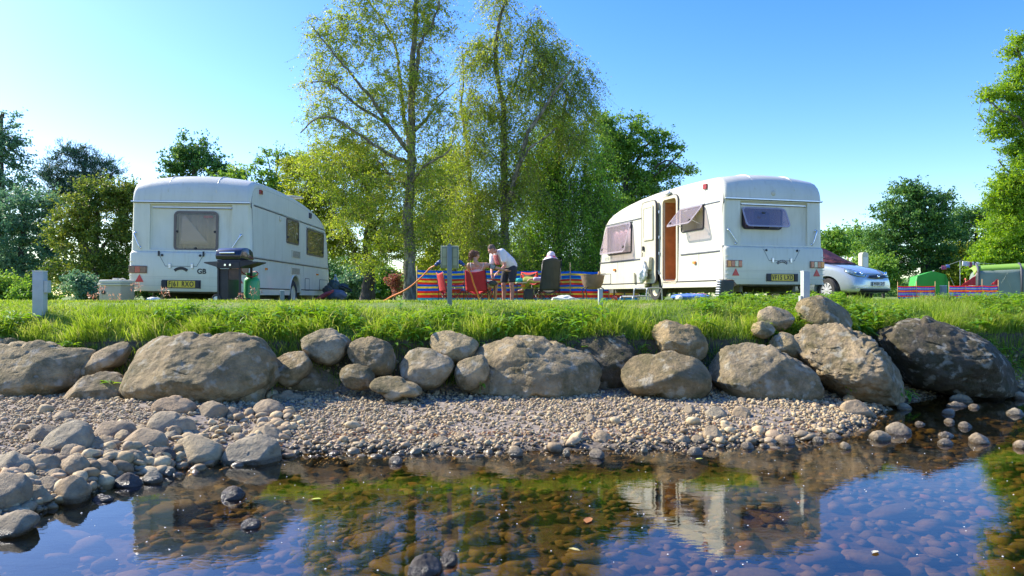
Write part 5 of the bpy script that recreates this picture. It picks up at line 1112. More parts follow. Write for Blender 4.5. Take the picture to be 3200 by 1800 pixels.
    MB().box(px_-.35, px_+.35, yl-.004, yl+.004, pz_-.075, pz_+.075).build('plate_recess', M_DGREY, e)
    MB().box(px_-.35, px_-.26, yl-.03, yl-.005, pz_-.06, pz_+.06, bev=.005).box(px_+.26, px_+.33, yl-.03, yl-.005, pz_-.06, pz_+.06, bev=.005).build('plate_lamp', M_BLK, e)
    pl = MB().box(px_-.245, px_+.25, yl-.014, yl-.006, pz_-.06, pz_+.06, bev=.003).build('number_plate', M_YPL, e)
    tm = text_mesh(opts['plate'], .128, .002, .0022, .72, 1.22); link('lettering', tm, M_BTXT, pl, loc=(px_, yl-.017, pz_-.002))
    # curved badge
    bxm = opts['badge']; arcp = []
    A = [(bxm[0]+.19*math.sin(t), bxm[1]-.13+.19*math.cos(t)) for t in np.linspace(-.75, .75, 11)]; B_ = [(bxm[0]+.14*math.sin(t), bxm[1]-.13+.14*math.cos(t)) for t in np.linspace(.75, -.75, 11)]
    bd = MB().prism(A+B_, yl-.008, yl+.001).build('badge', M_BTXT, e)
    if opts.get('badge_text'):
        tx = opts['badge_text']
        for k, ch in enumerate(tx):
            t = (k-(len(tx)-1)/2)*.19; tm = text_mesh(ch, .045, .001, .0005, .8); o = link('lettering', tm, M_WHITE, bd, loc=(bxm[0]+.165*math.sin(t), yl-.012, bxm[1]-.13+.165*math.cos(t))); o.rotation_euler = (0, t, 0)
    for z in (.60, .57, .44): MB().box(-1.02, 1.02, yl-.003, yl+.006, z, z+.004).build('moulding_line', mat('faint_seam', (.42, .42, .36), .5), e)
    for q in (-1, 1):
        for k in range(6): MB().box(q*1.03-.05, q*1.03+.05, yl-.006, yl+.02, .44+k*.085, .452+k*.085, bev=.004).build('corner_rib', M_GRP, e)
    for x_ in (.9, 3.45, 4.75): MB().box(x_, x_+.003, -.001, .004, .42, .95, S).build('panel_seam', mat('faint_seam', (.42, .42, .36), .5), e)
    # gas-locker hatch outline
    hx = opts['hatch_x']; zt, zb = 1.0, .79
    MB().tube([(hx-.40, yl-.001, zt), (hx-.28, yl-.001, zb), (hx+.28, yl-.001, zb), (hx+.40, yl-.001, zt)], .004, 4).build('hatch_seam', M_DGREY, e)
    for q in (-1, 1):
        MB().box(hx+q*.2-.02, hx+q*.2+.02, yl-.02, yl+.004, zb-.04, zb+.05, bev=.005).build('hinge', M_ALU, e)
        MB().lathe([(.022, 0), (.022, .012), (.012, .02)], 12, Matrix.Translation((hx+q*.34, yl, .985)) @ Matrix.Rotation(rad(90), 4, 'X')).build('lock', M_BLK, e)
        if opts['latches']: MB().box(hx+q*.40-.014, hx+q*.40+.014, yl-.016, yl+.01, .97, 1.06, bev=.004).build('latch', M_BLK, e)
    if opts.get('gb'): link('country_letters', text_mesh('GB', .125, .002, .004, 1.0), M_BTXT, e, loc=(.23, yl-.003, .70))
    # roof: ribs and vents
    for xr in (-.42, .02, .45):
        MB().tube(smooth_path([(xr, -.005, 2.13), (xr, .10, 2.33), (xr, .35, 2.455), (xr, .9, 2.485), (xr, 1.6, 2.49)], 4), [.004]+[.012]*15+[.003], 6).build('roof_rib', M_GRP, e, smooth=True)
    for (vx, vy, vw, vl) in opts['vents']:
        MB().box(vx-vw/2, vx+vw/2, vy-vl/2, vy+vl/2, 2.455, 2.50, bev=.01).prism([(vx-vw/2-.03, 2.50), (vx+vw/2+.03, 2.50), (vx+vw/2-.04, 2.56), (vx-vw/2+.04, 2.56)], vy-vl/2-.03, vy+vl/2+.03, bev=.008).build('roof_vent', M_CREAM, e, auto=True)
    # side fittings
    def sbox(nm, m, a, b, c, d, y0=-.02, y1=.004, bev=.003, par=None): return MB().box(a, b, y0, y1, c, d, on_side((c+d)/2), bev=bev).build(nm, m, par or e)
    for it in opts['side']:
        k = it[0]
        if k == 'lamp': sbox('marker_lamp', it[1], *it[2:6], y0=-.035)
        elif k == 'vent':
            v = sbox('side_vent', M_CREAM, *it[1:5], y0=-.012); a, b, c, d = it[1:5]
            g = MB()
            for q in range(7): zz = c+.012+(d-c-.024)*q/7; g.box(a+.03, b-.03, -.016, -.0125, zz, zz+.008, on_side(zz))
            g.build('grille', M_STEEL, v)
        elif k == 'hatch':
            a, b, c, d = it[1:5]; h_ = ringprism(MB(), rrect(a, b, c, d, .03), rrect(a+.012, b-.012, c+.012, d-.012, .02), -.008, .004, on_side(c)).build('locker_door', M_DGREY, e)
            MB().prism(rrect(a+.013, b-.013, c+.013, d-.013, .02), -.005, .003, on_side(c)).build('panel', M_GRP, h_)
        elif k == 'disc':
            MB().lathe([(it[3], 0), (it[3]*.9, .02), (it[3]*.3, .03)], 16, on_side(it[2]) @ Matrix.Translation((it[1], 0, it[2])) @ Matrix.Rotation(rad(90), 4, 'X')).build('round_vent', M_CREAM, e, smooth=True)
        elif k == 'text':
            tm = text_mesh(it[1], it[4], .001, 0, 1.0); tm.transform((on_side(it[3]) @ Matrix.Translation((it[2], -.004, it[3]))) if s > 0 else (on_side(it[3]) @ Matrix.Translation((it[2], -.004, it[3])) @ Matrix.Scale(-1, 4, (1, 0, 0)))); link('lettering', tm, mat('grey_lettering', (.35, .38, .36), .5), e)
    return e

LX = -5.79
left = caravan('left cream caravan with shut windows and number plate FJ61 RXO', (LX, 13.8, -.2), 0.0, 1, dict(
    rear_window=(-.32, .48, 1.07, 1.79), rear_open=False, side_windows=[(2.16, 3.07, 1.38, 1.90, 0), (3.73, 5.28, 1.22, 1.82, 0)], trims=[(1.92, .16, 5.5), (.965, .13, 5.86)],
    trim_gaps=[], plate='FJ61 RXO', plate_at=(-.13, .47), badge=(-.14, .72), hatch_x=-.14, latches=True, gb=True, lampbase=M_BRNL, lampcols=[M_BRNL, M_REDL, M_BRNL],
    handles=[((-1.0, 1.38), (-.91, 1.12)), ((.90, 1.36), (.76, 1.10))], vents=[(-.45, 1.9, .75, .5)],
    side=[('lamp', M_REDL, .46, .58, 2.17, 2.25), ('vent', 2.55, 3.18, 1.10, 1.26), ('vent', 2.50, 3.14, .74, .89), ('lamp', M_AMB, .78, .85, .77, .81), ('lamp', M_AMB, 4.6, 4.7, .77, .81), ('hatch', 4.9, 5.70, .42, .68), ('hatch', 3.6, 3.96, .40, .68), ('disc', 1.73, 1.83, .055), ('disc', 4.2, 1.93, .02), ('lamp', M_DGREY, 3.95, 4.1, 2.08, 2.2)]))
left.rotation_euler = (0, rad(.8), 0)
# satellite-dish-like white roof disc belongs to the roof as a vent dome
MB().lathe([(.05, 2.44), (.05, 2.50), (.30, 2.52), (.31, 2.535), (.10, 2.56), (.001, 2.565)], 28, Matrix.Translation((.72, 3.6, -.02))).build('roof_aerial', M_WHITE, left, auto=True)

c_, s_ = math.cos(rad(16.5)), math.sin(rad(16.5)); RC = Vector((3.96+c_*1.07, 14.3+s_*1.07, -.06))
right = caravan('right cream caravan with open door, tilted windows and number plate VF15 LXD', RC, rad(16.5), -1, dict(
    rear_window=(-.68, .20, 1.38, 1.80), rear_open=True, side_windows=[(.72, 1.62, 1.42, 1.90, 40), (3.97, 5.36, 1.14, 1.86, 15)], trims=[(1.90, .16, 5.5), (.965, .13, 5.86)], trim_gaps=[(1.62, 3.36)],
    door=(1.80, 2.40, .44, 2.18), plate='VF15 LXD', plate_at=(.13, .47), badge=(.13, .745), hatch_x=.12, latches=False, lampbase=M_BRNL, lampcols=[M_AMB, M_REDL, M_CLR, M_REDL], badge_text='VANROYCE',
    handles=[((-1.0, 1.36), (-.84, 1.10)), ((.92, 1.38), (.84, 1.11))], vents=[(.1, 1.5, .6, .5)],
    side=[('lamp', M_REDL, .62, .74, 2.20, 2.30), ('lamp', M_AMB, 1.0, 1.09, .76, .81), ('lamp', M_AMB, 4.85, 4.95, .74, .79), ('hatch', 5.15, 5.82, .42, .68), ('text', '502 EB', 5.4, 1.06, .10)]))
MB().lathe([(.055, 0), (.05, .012), (.03, .02)], 20, Matrix.Translation((-.03, -.005, 2.07)) @ Matrix.Rotation(rad(90), 4, 'X')).build('round_vent', M_CREAM, right, smooth=True)
# door frame, interior and the open door leaf
SR = sideM(-1, 1.09-.02)
ringprism(MB(), rrect(1.74, 2.46, .38, 2.24, .13), rrect(1.80, 2.40, .44, 2.18, .09), -.03, .01, SR).build('door_frame', M_CREAM, right, auto=True)
ringprism(MB(), rrect(1.725, 2.475, .365, 2.255, .14), rrect(1.742, 2.458, .382, 2.238, .128), -.02, .005, SR).build('door_frame', M_DGREY, right, auto=True)
inn = MB(); inn.box(1.803, 2.397, .93, .945, .45, 2.17, SR).box(1.803, 1.815, .03, .93, .45, 2.17, SR).box(2.385, 2.397, .03, .93, .45, 2.17, SR).box(1.803, 2.397, .03, .93, .443, .452, SR)
inn = inn.build('interior', M_WOOD, right)
MB().box(1.82, 2.38, .40, .92, 1.22, 1.26, SR).build('worktop', M_DGREY, inn); MB().box(1.95, 2.30, .88, .925, 1.30, 1.72, SR).build('mirror', M_DARKIN, inn)
MB().prism(rrect(1.92, 2.28, .52, 1.15, .05), .38, .40, SR).build('cupboard_door', mat('lighter_veneer', (.50, .23, .09), .4, var=.15, scale=8), inn)
MB().lathe([(.11, 0), (.13, .05), (.12, .06), (.0, .02)], 16, SR @ Matrix.Translation((2.08, .62, 1.27))).build('pan', M_BLK, inn, smooth=True)
# the leaf is swung right back along the wall
LD_ = Matrix.Translation((-.055, 0, 0)) @ SR
door = MB().prism(rrect(2.60, 3.28, .40, 2.22, .11), -.035, .0, LD_).build('door', M_CREAM, right, auto=True)
ringprism(MB(), rrect(2.59, 3.29, .39, 2.23, .12), rrect(2.603, 3.277, .403, 2.217, .107), -.038, .005, LD_).build('door_seal', M_DGREY, door, auto=True)
dw_ = ringprism(MB(), rrect(2.70, 3.18, 1.36, 2.12, .03), rrect(2.745, 3.135, 1.405, 2.075, .02), -.062, -.036, LD_).build('blind_frame', M_CREAM, door)
MB().box(2.745, 3.135, -.05, -.040, 1.405, 2.075, LD_).build('blind', mat('pale_blind', (.74, .71, .58), .7), dw_)
bn = MB().prism([(2.72, .98), (3.18, .98), (3.14, .70), (2.76, .70)], -.13, -.038, LD_, bev=.02).build('door_bin', M_CREAM, door, auto=True)
g = MB()
for q in range(5): g.box(2.78, 3.0, -.041, -.0355, .50+.022*q, .51+.022*q, LD_)
g.build('louvre', M_STEEL, door)
MB().box(3.14, 3.22, -.075, -.036, 1.14, 1.24, LD_, bev=.01).tube([LD_ @ Vector((3.18, -.06, 1.10)), LD_ @ Vector((3.18, -.07, 1.0))], .008, 5).build('door_lock', M_BLK, door)
for z in (.62, 1.05, 1.4, 1.95): MB().tube([SR @ Vector((2.53, -.045, z-.03)), SR @ Vector((2.53, -.045, z+.03))], .014, 8).build('hinge', M_ALU, right)
MB().ell((0, 0, 0), (.11, .05, .055)).build('awning_lamp', M_WHITE, right, smooth=True).matrix_local = sideM(-1, 1.075) @ Matrix.Translation((2.15, -.03, 2.31))
# carrier bag hanging from the door bin: a thing of its own
def lump(name, label, cat, c, r, m, seed, amp=.12, rot=0, sub=4, shape=None):
    bm = bmesh.new(); bmesh.ops.create_icosphere(bm, subdivisions=sub, radius=1); o = Vector((seed*2.3, seed, 1.7))
    for v in bm.verts:
        d = v.co.copy(); f = 1+amp*noise.fractal(d*2.0+o, .8, 2, 4)
        p = Vector((d.x*r[0], d.y*r[1], d.z*r[2]))*f
        if shape: p = shape(p, d)
        v.co = p
    me = bpy.data.meshes.new(name); bm.to_mesh(me); bm.free(); ob = link(name, me, m, smooth=True); ob.location = c; ob.rotation_euler = (0, 0, rot); tag(ob, label, cat); return ob
M_BAG = mat('thin_white_plastic', (.68, .70, .68), .35, var=.12, scale=14, bump=.6, bscale=18)
pb = right.matrix_basis @ (LD_ @ Vector((3.0, -.11, .66)))
bpy.context.view_layer.update(); pb = right.matrix_world @ (LD_ @ Vector((2.98, -.16, .62)))
lump('carrier_bag', 'crumpled white carrier bag hanging from the open caravan door', 'bag', pb, (.20, .10, .24), M_BAG, 3, .25, rad(106), shape=lambda p, d: Vector((p.x*(1-.45*max(0, d.z)), p.y*(1-.4*max(0, d.z)), p.z+.05)))
# ------------------------------------------------------------------ camp furniture and other things on the grass
M_RFAB = mat('red_camp_fabric', (.50, .02, .03), .75, var=.12, scale=5, bump=.3, bscale=9)
M_GFAB = mat('grey_olive_fabric', (.06, .06, .045), .8, var=.2, scale=4, bump=.3, bscale=9)
M_TUBE = mat('dark_steel_tube', (.025, .025, .03), .35, metal=.3, var=.1)
M_GTUBE = mat('grey_steel_tube', (.45, .46, .46), .35, metal=.6, var=.08)
M_POST = mat('weathered_white_paint', (.42, .45, .40), .6, var=.10, scale=7, bump=.2)
M_PGREY = mat('grey_green_post_paint', (.17, .21, .19), .5, var=.1, scale=7)
M_ORNG = mat('orange_cable', (.75, .22, .05), .45, var=.08)
M_POLE = mat('varnished_pole', (.55, .33, .12), .5, var=.15, scale=12)
M_GREENG = mat('green_gas_paint', (.03, .30, .08), .38, var=.12, scale=6, coat=.2)
M_BBQ = mat('black_enamel', (.018, .018, .022), .22, var=.3, coat=.6)
M_BBQM = mat('black_sheet_steel', (.022, .02, .02), .55, var=.4)
M_RUST = mat('rusty_iron', (.20, .13, .085), .75, var=.35, scale=5, bump=.6, bscale=14)
def ground_pt(px, D): x = (px-CX)/FOC*D; return Vector((x, D, gz(x, D)))

# posts
def post(label, px, D, ztop_py, w, m, head=None, sock=False, name='marker_post', d=None):
    g = ground_pt(px, D); top = W(px, ztop_py, D).z; H = top-g.z; e = empty(name, g, (0, 0, rad(8)), label, 'post')
    d = d or w
    MB().box(-w/2, w/2, -d/2, d/2, -.15, H-.004, bev=.008).build('post', m, e, auto=True); MB().box(-w/2-.003, w/2+.003, -d/2-.003, d/2+.003, H-.0035, H+.006, bev=.003).build('cap', mat('pale_post_top', (.72, .74, .68), .6), e)
    if head: MB().box(*head, bev=.005).build('side_block', m, e)
    return e
post('leftmost white square post, standing in the grass in front of the hedge', 125, 10.1, 848, .135, M_POST, (.0685, .115, -.055, .055, .30, .46))
post('short pale grey post in front of the wheel of the left caravan', 882, 10.9, 908, .055, M_PGREY, name='marker_post')
post('short white post at the front corner of the right caravan', 1876, 10.9, 904, .06, M_POST)
post('white square post in front of the number plate of the right caravan', 2516, 10.8, 848, .095, M_POST, (-.085, -.049, -.03, .03, .14, .33))
post('small grey stump post standing between the two right-hand windbreaks', 2948, 14, 893, .085, M_PGREY)

# hook-up post with its cabinet and cables
g = ground_pt(1405, 10.6); hp = empty('hookup_post', g, (0, 0, rad(3)), 'grey-green power hook-up post with a pale cabinet behind its top', 'hook-up post')
H = W(1405, 768, 10.6).z-g.z
MB().box(-.032, .032, -.032, .032, -.15, H, bev=.004).build('post', M_PGREY, hp, auto=True)
MB().box(-.118, .118, .034, .13, H-.31, H-.005, bev=.008).build('cabinet', mat('olive_cabinet', (.22, .25, .14), .5, var=.12), hp, auto=True)
MB().box(-.122, .122, .03, .034, H-.004, H+.002).box(-.122, -.1185, .029, .034, H-.31, H-.005).box(.1185, .122, .029, .034, H-.31, H-.005).build('cabinet_rim', M_WHITE, hp)
for q in (-1, 1):
    x0, x1 = sorted((q*.040, q*.098)); pn = MB().box(x0, x1, .028, .0335, H-.27, H-.035, bev=.002).build('panel', mat('pale_olive_panel', (.36, .38, .20), .5), hp)
    MB().box(x0, x1, .026, .0275, H-.158, H-.154).build('panel_seam', M_DGREY, pn)
    M_SK = mat('blue_socket', (.03, .07, .22), .4)
    MB().tube([(q*.12, .08, H-.21), (q*.165, .08, H-.24)], .030, 12).tube([(q*.165, .08, H-.235), (q*.20, .07, H-.27)], .022, 12).build('socket', M_SK, hp, smooth=True)
MB().prism([(-.03, H+.003), (.03, H+.003), (.0, H+.035)], -.03, .03).build('cap', M_PGREY, hp)
hpm = Matrix.Translation(g) @ Matrix.Rotation(rad(3), 4, 'Z')
def cable(label, pts, r, name='power_cable'):
    o = MB().tube(smooth_path([p[:] for p in pts], 6), r, 8).build(name, M_ORNG, None, smooth=True); tag(o, label, 'cable'); return o
c0 = hpm @ Vector((-.205, .07, H-.275))
cable('orange power cable sloping down to the grass left of the hook-up post', [c0, W(1344, 838, 10.7), W(1325, 858, 10.8), W(1290, 890, 11), W(1260, 910, 11.2), W(1225, 926, 11.5), W(1190, 937, 11.9)+Vector((0, 0, -.03)), W(1120, 945, 12.5)+Vector((0, 0, -.05))], .011)
c1 = hpm @ Vector((.205, .07, H-.275))
cable('orange power cable curving over the back of the red chair of the woman', [c1, W(1455, 832, 10.65), W(1466, 845, 10.7), W(1474, 862, 10.8), W(1480, 885, 10.9), W(1490, 912, 11.0), W(1497, 935, 11.1)], .010)
cr = MB().box(-.16, .16, -.08, .08, 0, .16).build('far_cabin', mat('stone_wall', (.35, .32, .28), .8, var=.3, scale=12), None)
bpy.data.objects.remove(cr)

# windbreaks
BL, YE, CY, RD, PU = (.02, .20, .66), (.86, .72, .10), (.08, .52, .62), (.82, .09, .03), (.12, .18, .66)
def stripemat(name, H, stops):
    m, t = nt(name); out = t.nodes.new('ShaderNodeOutputMaterial'); b = t.nodes.new('ShaderNodeBsdfPrincipled'); b.inputs['Roughness'].default_value = .8
    tc = t.nodes.new('ShaderNodeTexCoord'); sp = t.nodes.new('ShaderNodeSeparateXYZ'); L(t, tc.outputs['UV'], sp.inputs[0])
    r = ramp(t, stops, 'CONSTANT'); L(t, sp.outputs['Y'], r.inputs[0])
    tr = t.nodes.new('ShaderNodeBsdfTranslucent'); L(t, r.outputs[0], tr.inputs[0]); L(t, r.outputs[0], b.inputs['Base Color'])
    mx = t.nodes.new('ShaderNodeMixShader'); mx.inputs[0].default_value = .5; L(t, b.outputs[0], mx.inputs[1]); L(t, tr.outputs[0], mx.inputs[2]); L(t, mx.outputs[0], out.inputs[0]); return m
def from_top(lst, tot):
    """colour bands listed from the top as (end, colour) into ramp stops from the bottom"""
    st = []; prev = 0
    for e_, c in lst: st.append((1-e_/tot, c)); prev = e_
    return sorted(st, key=lambda q: q[0])
BIG = stripemat('windbreak_stripes', 1, from_top([(55, BL), (100, YE), (165, BL), (190, CY), (235, RD), (280, YE), (330, RD), (380, BL), (425, YE), (485, BL), (540, RD), (575, YE), (645, RD), (740, CY), (800, BL)], 800))
SML = stripemat('small_windbreak_stripes', 1, from_top([(70, RD), (140, PU), (190, (.5, .6, .5)), (250, BL), (300, RD), (330, YE), (400, RD), (470, BL), (520, (.5, .6, .5)), (600, PU), (680, RD), (800, BL)], 800))
def windbreak(label, A, B, H, m, npole, pole_over, seed, bulge=.12, poles_t=None, sag=.03, polem=M_POLE):
    r = np.random.default_rng(seed); A = Vector(A); B = Vector(B); e = empty('windbreak', A, label=label, cat='windbreak'); d = B-A; ln = d.length; n_ = Vector((-d.y, d.x, 0)).normalized()
    ts = poles_t or list(np.linspace(0, 1, npole)); nu = 24*(len(ts)-1); nv = 10; V = []; UV = []
    for i in range(nu+1):
        t = i/nu
        k = max(j for j in range(len(ts)-1) if ts[j] <= t+1e-9); u = (t-ts[k])/(ts[k+1]-ts[k]); u = min(1, u); bel = math.sin(math.pi*u)
        for j in range(nv+1):
            v = j/nv; sg = sag*bel*(.3+.7*v) if v > .5 else 0
            p = d*t+n_*(bulge*bel*math.sin(math.pi*(.2+.6*v))+.012*math.sin(37*t*ln/3+v*5)+.008*math.sin(91*t)); p.z += H*v-sg-.006*math.sin(7*t*ln)*v
            V.append(p); UV.append((t, v))
    F = [(i*(nv+1)+j, (i+1)*(nv+1)+j, (i+1)*(nv+1)+j+1, i*(nv+1)+j+1) for i in range(nu) for j in range(nv)]
    me = bpy.data.meshes.new('cloth'); me.from_pydata([v[:] for v in V], [], F); uv = me.uv_layers.new(name='UVMap')
    for lp in me.loops: uv.data[lp.index].uv = UV[lp.vertex_index]
    o = link('cloth', me, m, e, smooth=True); md = o.modifiers.new('s', 'SOLIDIFY'); md.thickness = .003
    for k, t in enumerate(ts):
        over = pole_over[k % len(pole_over)]; p = d*t-n_*.012; MB().tube([p+Vector((0, 0, -.1)), p+Vector((0, 0, H+over))], .016, 8).build('pole', polem, e, smooth=True)
    return e
gz1 = -.2
windbreak('long striped windbreak in blue, yellow and red behind the campers', W(1300, 0, 23.2)*Vector((1, 1, 0)) if False else Vector((W(1303, 925, 23.2).x, 23.2, gz1)), Vector((W(1995, 925, 24.5).x, 24.5, gz1)), 1.05, BIG, 4, [.12, .03, .22, .26, .1, .1], 3, poles_t=[0, .28, .55, .68, .86, 1], bulge=.16)
windbreak('left of the two small red and blue windbreaks beside the silver car', Vector((W(2805, 925, 42).x, 42, -.1)), Vector((W(2922, 925, 42).x, 42, -.1)), .72, SML, 3, [.22, .25, .25], 5, bulge=.05)
windbreak('right of the two small red and blue windbreaks, in front of the pale tent', Vector((W(2965, 925, 40).x, 40, -.1)), Vector((W(3119, 925, 41).x, 41, -.1)), .72, SML, 4, [.2, .38, .34, .3], 6, bulge=.06)
def thing_mesh(name, label, cat, mb, m, loc=(0, 0, 0), rot=0, smooth=False, auto=False, solid=0, group=None):
    o = mb.build(name, m, None, smooth=smooth, auto=auto, solid=solid); o.location = loc; o.rotation_euler = (0, 0, rot); tag(o, label, cat, group); return o
# red towels hung on the right windbreak and poles with balls
def pennant(label, px0, px1, pyt, pyb, D):
    P = [W(px0, pyb, D), W(px1-6, pyt, D), W(px1, pyt+6, D), W(px1, pyb, D)]
    def f(u, v): a = P[0].lerp(P[3], u); b = P[0].lerp(P[1].lerp(P[2], u), u); p = a.lerp(b, v); return p+Vector((0, .05*math.sin(u*9), 0))
    o = thing_mesh('towel', label, 'towel', MB().grid(f, 12, 6), M_RFAB, smooth=True, solid=.01); return o
pennant('red towel slung slanting over the right-hand windbreak', 3005, 3050, 856, 892, 39.9)
pennant('red cloth bunched at the right end of the right-hand windbreak', 3098, 3119, 866, 890, 39.8)

# camping chairs
def chair(label, loc, rot, fab, w=.52, seat_h=.42, back_h=.86, recl=.12, high=False, tubem=None, wing=True, armm=None, name='camping_chair'):
    """folding camping chair facing local +y"""
    tubem = tubem or M_TUBE; e = empty(name, loc, (0, 0, rot), label, 'chair'); hw = w/2; d = .46; top = back_h
    yb0, yt = -.20, -.20-recl
    def bf(u, v):
        x = (u-.5)*w*(1.0-.10*v); z = seat_h-.04+(top-seat_h+.04)*v; y = yb0+(yt-yb0)*v-.09*math.sin(math.pi*u)*(1-.45*v); z -= .055*math.sin(math.pi*u)*v*(0 if high else 1); 
        if high: z += .05*math.sin(math.pi*u)*v
        return (x, y+.004*math.sin(31*u+9*v), z)
    MB().grid(bf, 14, 12).build('backrest', fab, e, smooth=True, solid=.012)
    def sf(u, v):
        x = (u-.5)*w; y = -.22+v*d; z = seat_h-.05*math.sin(math.pi*u)-.07*(1-v)*math.sin(math.pi*u)+.03*v; return (x, y, z)
    MB().grid(sf, 12, 8).build('seat', fab, e, smooth=True, solid=.012)
    for q in (-1, 1):
        a0 = Vector((q*(hw+.03), -.24, .60)); a1 = Vector((q*(hw+.06), .26, .58))
        def af(u, v): c = a0.lerp(a1, v); return (c.x+(u-.5)*.09, c.y, c.z-.035*math.sin(math.pi*v)+.0)
        MB().grid(af, 3, 8).build('armrest', armm or fab, e, smooth=True, solid=.02)
        MB().tube([(q*(hw+.02), -.25, 0), (q*(hw+.01), -.24, seat_h+.02), (q*(hw-.01), yt-.01, top+.01)], .0095, 8).build('back_post', tubem, e, smooth=True)
        MB().tube([(q*(hw+.03), .26, 0), (q*(hw+.05), .26, .57)], .0095, 8).build('leg', tubem, e, smooth=True)
        MB().tube([(q*(hw+.03), -.25, .03), (q*(hw+.02), .25, seat_h)], .008, 6).tube([(q*(hw+.03), .25, .03), (q*(hw+.02), -.25, seat_h)], .008, 6).build('side_brace', tubem, e, smooth=True)
    MB().tube([(-hw-.02, -.25, .03), (hw+.01, -.22, seat_h-.03)], .008, 6).tube([(hw+.02, -.24, .03), (-hw-.01, -.21, seat_h-.03)], .008, 6).build('rear_brace', tubem, e, smooth=True)
    MB().tube([(-hw-.02, .25, .03), (hw+.01, .23, seat_h)], .008, 6).tube([(hw+.02, .25, .03), (-hw-.01, .24, seat_h)], .008, 6).build('front_brace', tubem, e, smooth=True)
    for q in (-1, 1):
        for yy in (-.25, .26): MB().lathe([(.018, 0), (.02, .012), (.01, .03)], 10, Matrix.Translation((q*(hw+.025), yy, 0))).build('foot', M_BLK, e)
    return e
GZP = -.2
def gp(px, D, z=GZP): return Vector(((px-CX)/FOC*D, D, z))
chair('empty red folding chair standing behind the hook-up post', gp(1408, 21.2), rad(-62), M_RFAB, w=.5, back_h=.92)
woman_chair = chair('red folding chair the woman sits in, seen from behind', gp(1497, 19.2), rad(-14), M_RFAB, w=.56, back_h=.90, recl=.16)
chair('black high-backed chair with red armrests holding the hatted person', gp(1708, 19.8), rad(18), M_GFAB, w=.52, seat_h=.44, back_h=1.17, recl=.20, high=True, armm=M_RFAB, tubem=M_TUBE)
chair('dark folding chair with a red towel over its back, facing the table', gp(1676, 21.6), rad(-40), M_GFAB, w=.5, back_h=.90)
# towel over that chair
tb_ = gp(1676, 21.6)+Vector((0, 0, 0))
def tw(u, v):
    a = v*2-1; x = (u-.5)*.58; z = .93-.26*abs(a)-(.06*math.sin(u*9) if abs(a) > .8 else 0)-.03*math.sin(math.pi*u); y = -.31+.045*a; return (x, y, z)
thing_mesh('towel', 'bright red towel draped over the back of a dark chair', 'towel', MB().grid(tw, 14, 16), mat('orange_red_towel', (.75, .05, .015), .9, var=.1), tb_, rad(-40)+rad(180) if False else rad(-40), smooth=True, solid=.012)

# small camp table with its clutter
tp = gp(1632, 20.6); tbl = empty('camp_table', tp, (0, 0, rad(4)), 'small folding camp table with a pale top between the people', 'table')
MB().box(-.17, .30, -.22, .22, .60, .625, bev=.006).build('table_top', M_CREAM, tbl, auto=True)
for qx in (-.15, .27):
    for qy in (-.2, .2): MB().tube([(qx, qy, 0), (qx, qy, .60)], .009, 6).build('leg', M_TUBE, tbl)
MB().tube([(-.15, -.2, .52), (.27, -.2, .52)], .008, 6).build('cross_bar', M_RUST, tbl)
lump('towel', 'turquoise cloth lying on the camp table', 'towel', tp+Vector((-.08, -.05, .685)), (.12, .10, .055), mat('turquoise_cloth', (.02, .45, .42), .85), 5, .25)
lump('snack_bag', 'dark blue and red packet on the camp table', 'packet', tp+Vector((.14, -.08, .70)), (.13, .05, .04), mat('navy_red_packet', (.08, .06, .2), .3, var=.5, scale=25), 6, .3)
thing_mesh('bottle', 'small dark bottle on the camp table', 'bottle', MB().lathe([(.03, 0), (.032, .01), (.032, .12), (.012, .15), (.012, .19), (.015, .20)], 14), M_BLK, tp+Vector((-.02, .08, .625)), smooth=True)
thing_mesh('sauce_tub', 'low orange tub under the edge of the camp table', 'tub', MB().lathe([(.05, 0), (.06, .06), (.055, .065)], 14), M_ORNG, tp+Vector((.02, -.2, .5)), smooth=True)
# white-topped bollard behind the table
g = gp(1641, 22.2); bo = empty('bollard', g, (0, 0, 0), 'pale bollard with a rounded top and a dark band behind the table', 'bollard')
MB().lathe([(.048, -.1), (.048, .66)], 20).build('shaft', M_POST, bo, smooth=True); MB().lathe([(.052, .66), (.052, .78)], 20).build('band', mat('dark_green_band', (.03, .05, .035), .4), bo, auto=True)
MB().lathe([(.050, .782), (.050, .86), (.042, .90), (.02, .925), (.001, .93)], 20).build('dome', M_POST, bo, smooth=True)
# black cool bag / footrest in front of the hatted person
fr_ = empty('cool_bag', gp(1652, 19.5), (0, 0, rad(10)), 'tall black bag standing under the green trousers of the hatted person', 'bag')
MB().box(-.115, .115, -.09, .09, .0, .44, bev=.05).build('bag_body', M_GFAB, fr_, smooth=True); MB().tube(smooth_path([(-.08, -.09, .40), (-.05, -.11, .47), (.05, -.11, .47), (.08, -.09, .40)], 4), .008, 6).build('handle', M_BLK, fr_, smooth=True)
# sheet of pale plastic on the grass and white lying bag
lump('groundsheet', 'crumpled pale sheet lying on the grass behind the high-backed chair', 'sheet', W(1768, 934, 17)+Vector((0, 0, -.03)), (.30, .2, .11), mat('pale_sheet', (.62, .64, .56), .6, var=.15, bump=.8, bscale=10), 8, .28, shape=lambda p, d: Vector((p.x, p.y, p.z*(1-.6*max(0, d.x)))))
# cup-holder things by the woman's chair
lump('handbag', 'small black bag hanging at the arm of the red chair', 'bag', W(1540, 885, 18.9), (.10, .08, .07), M_GFAB, 9, .2)

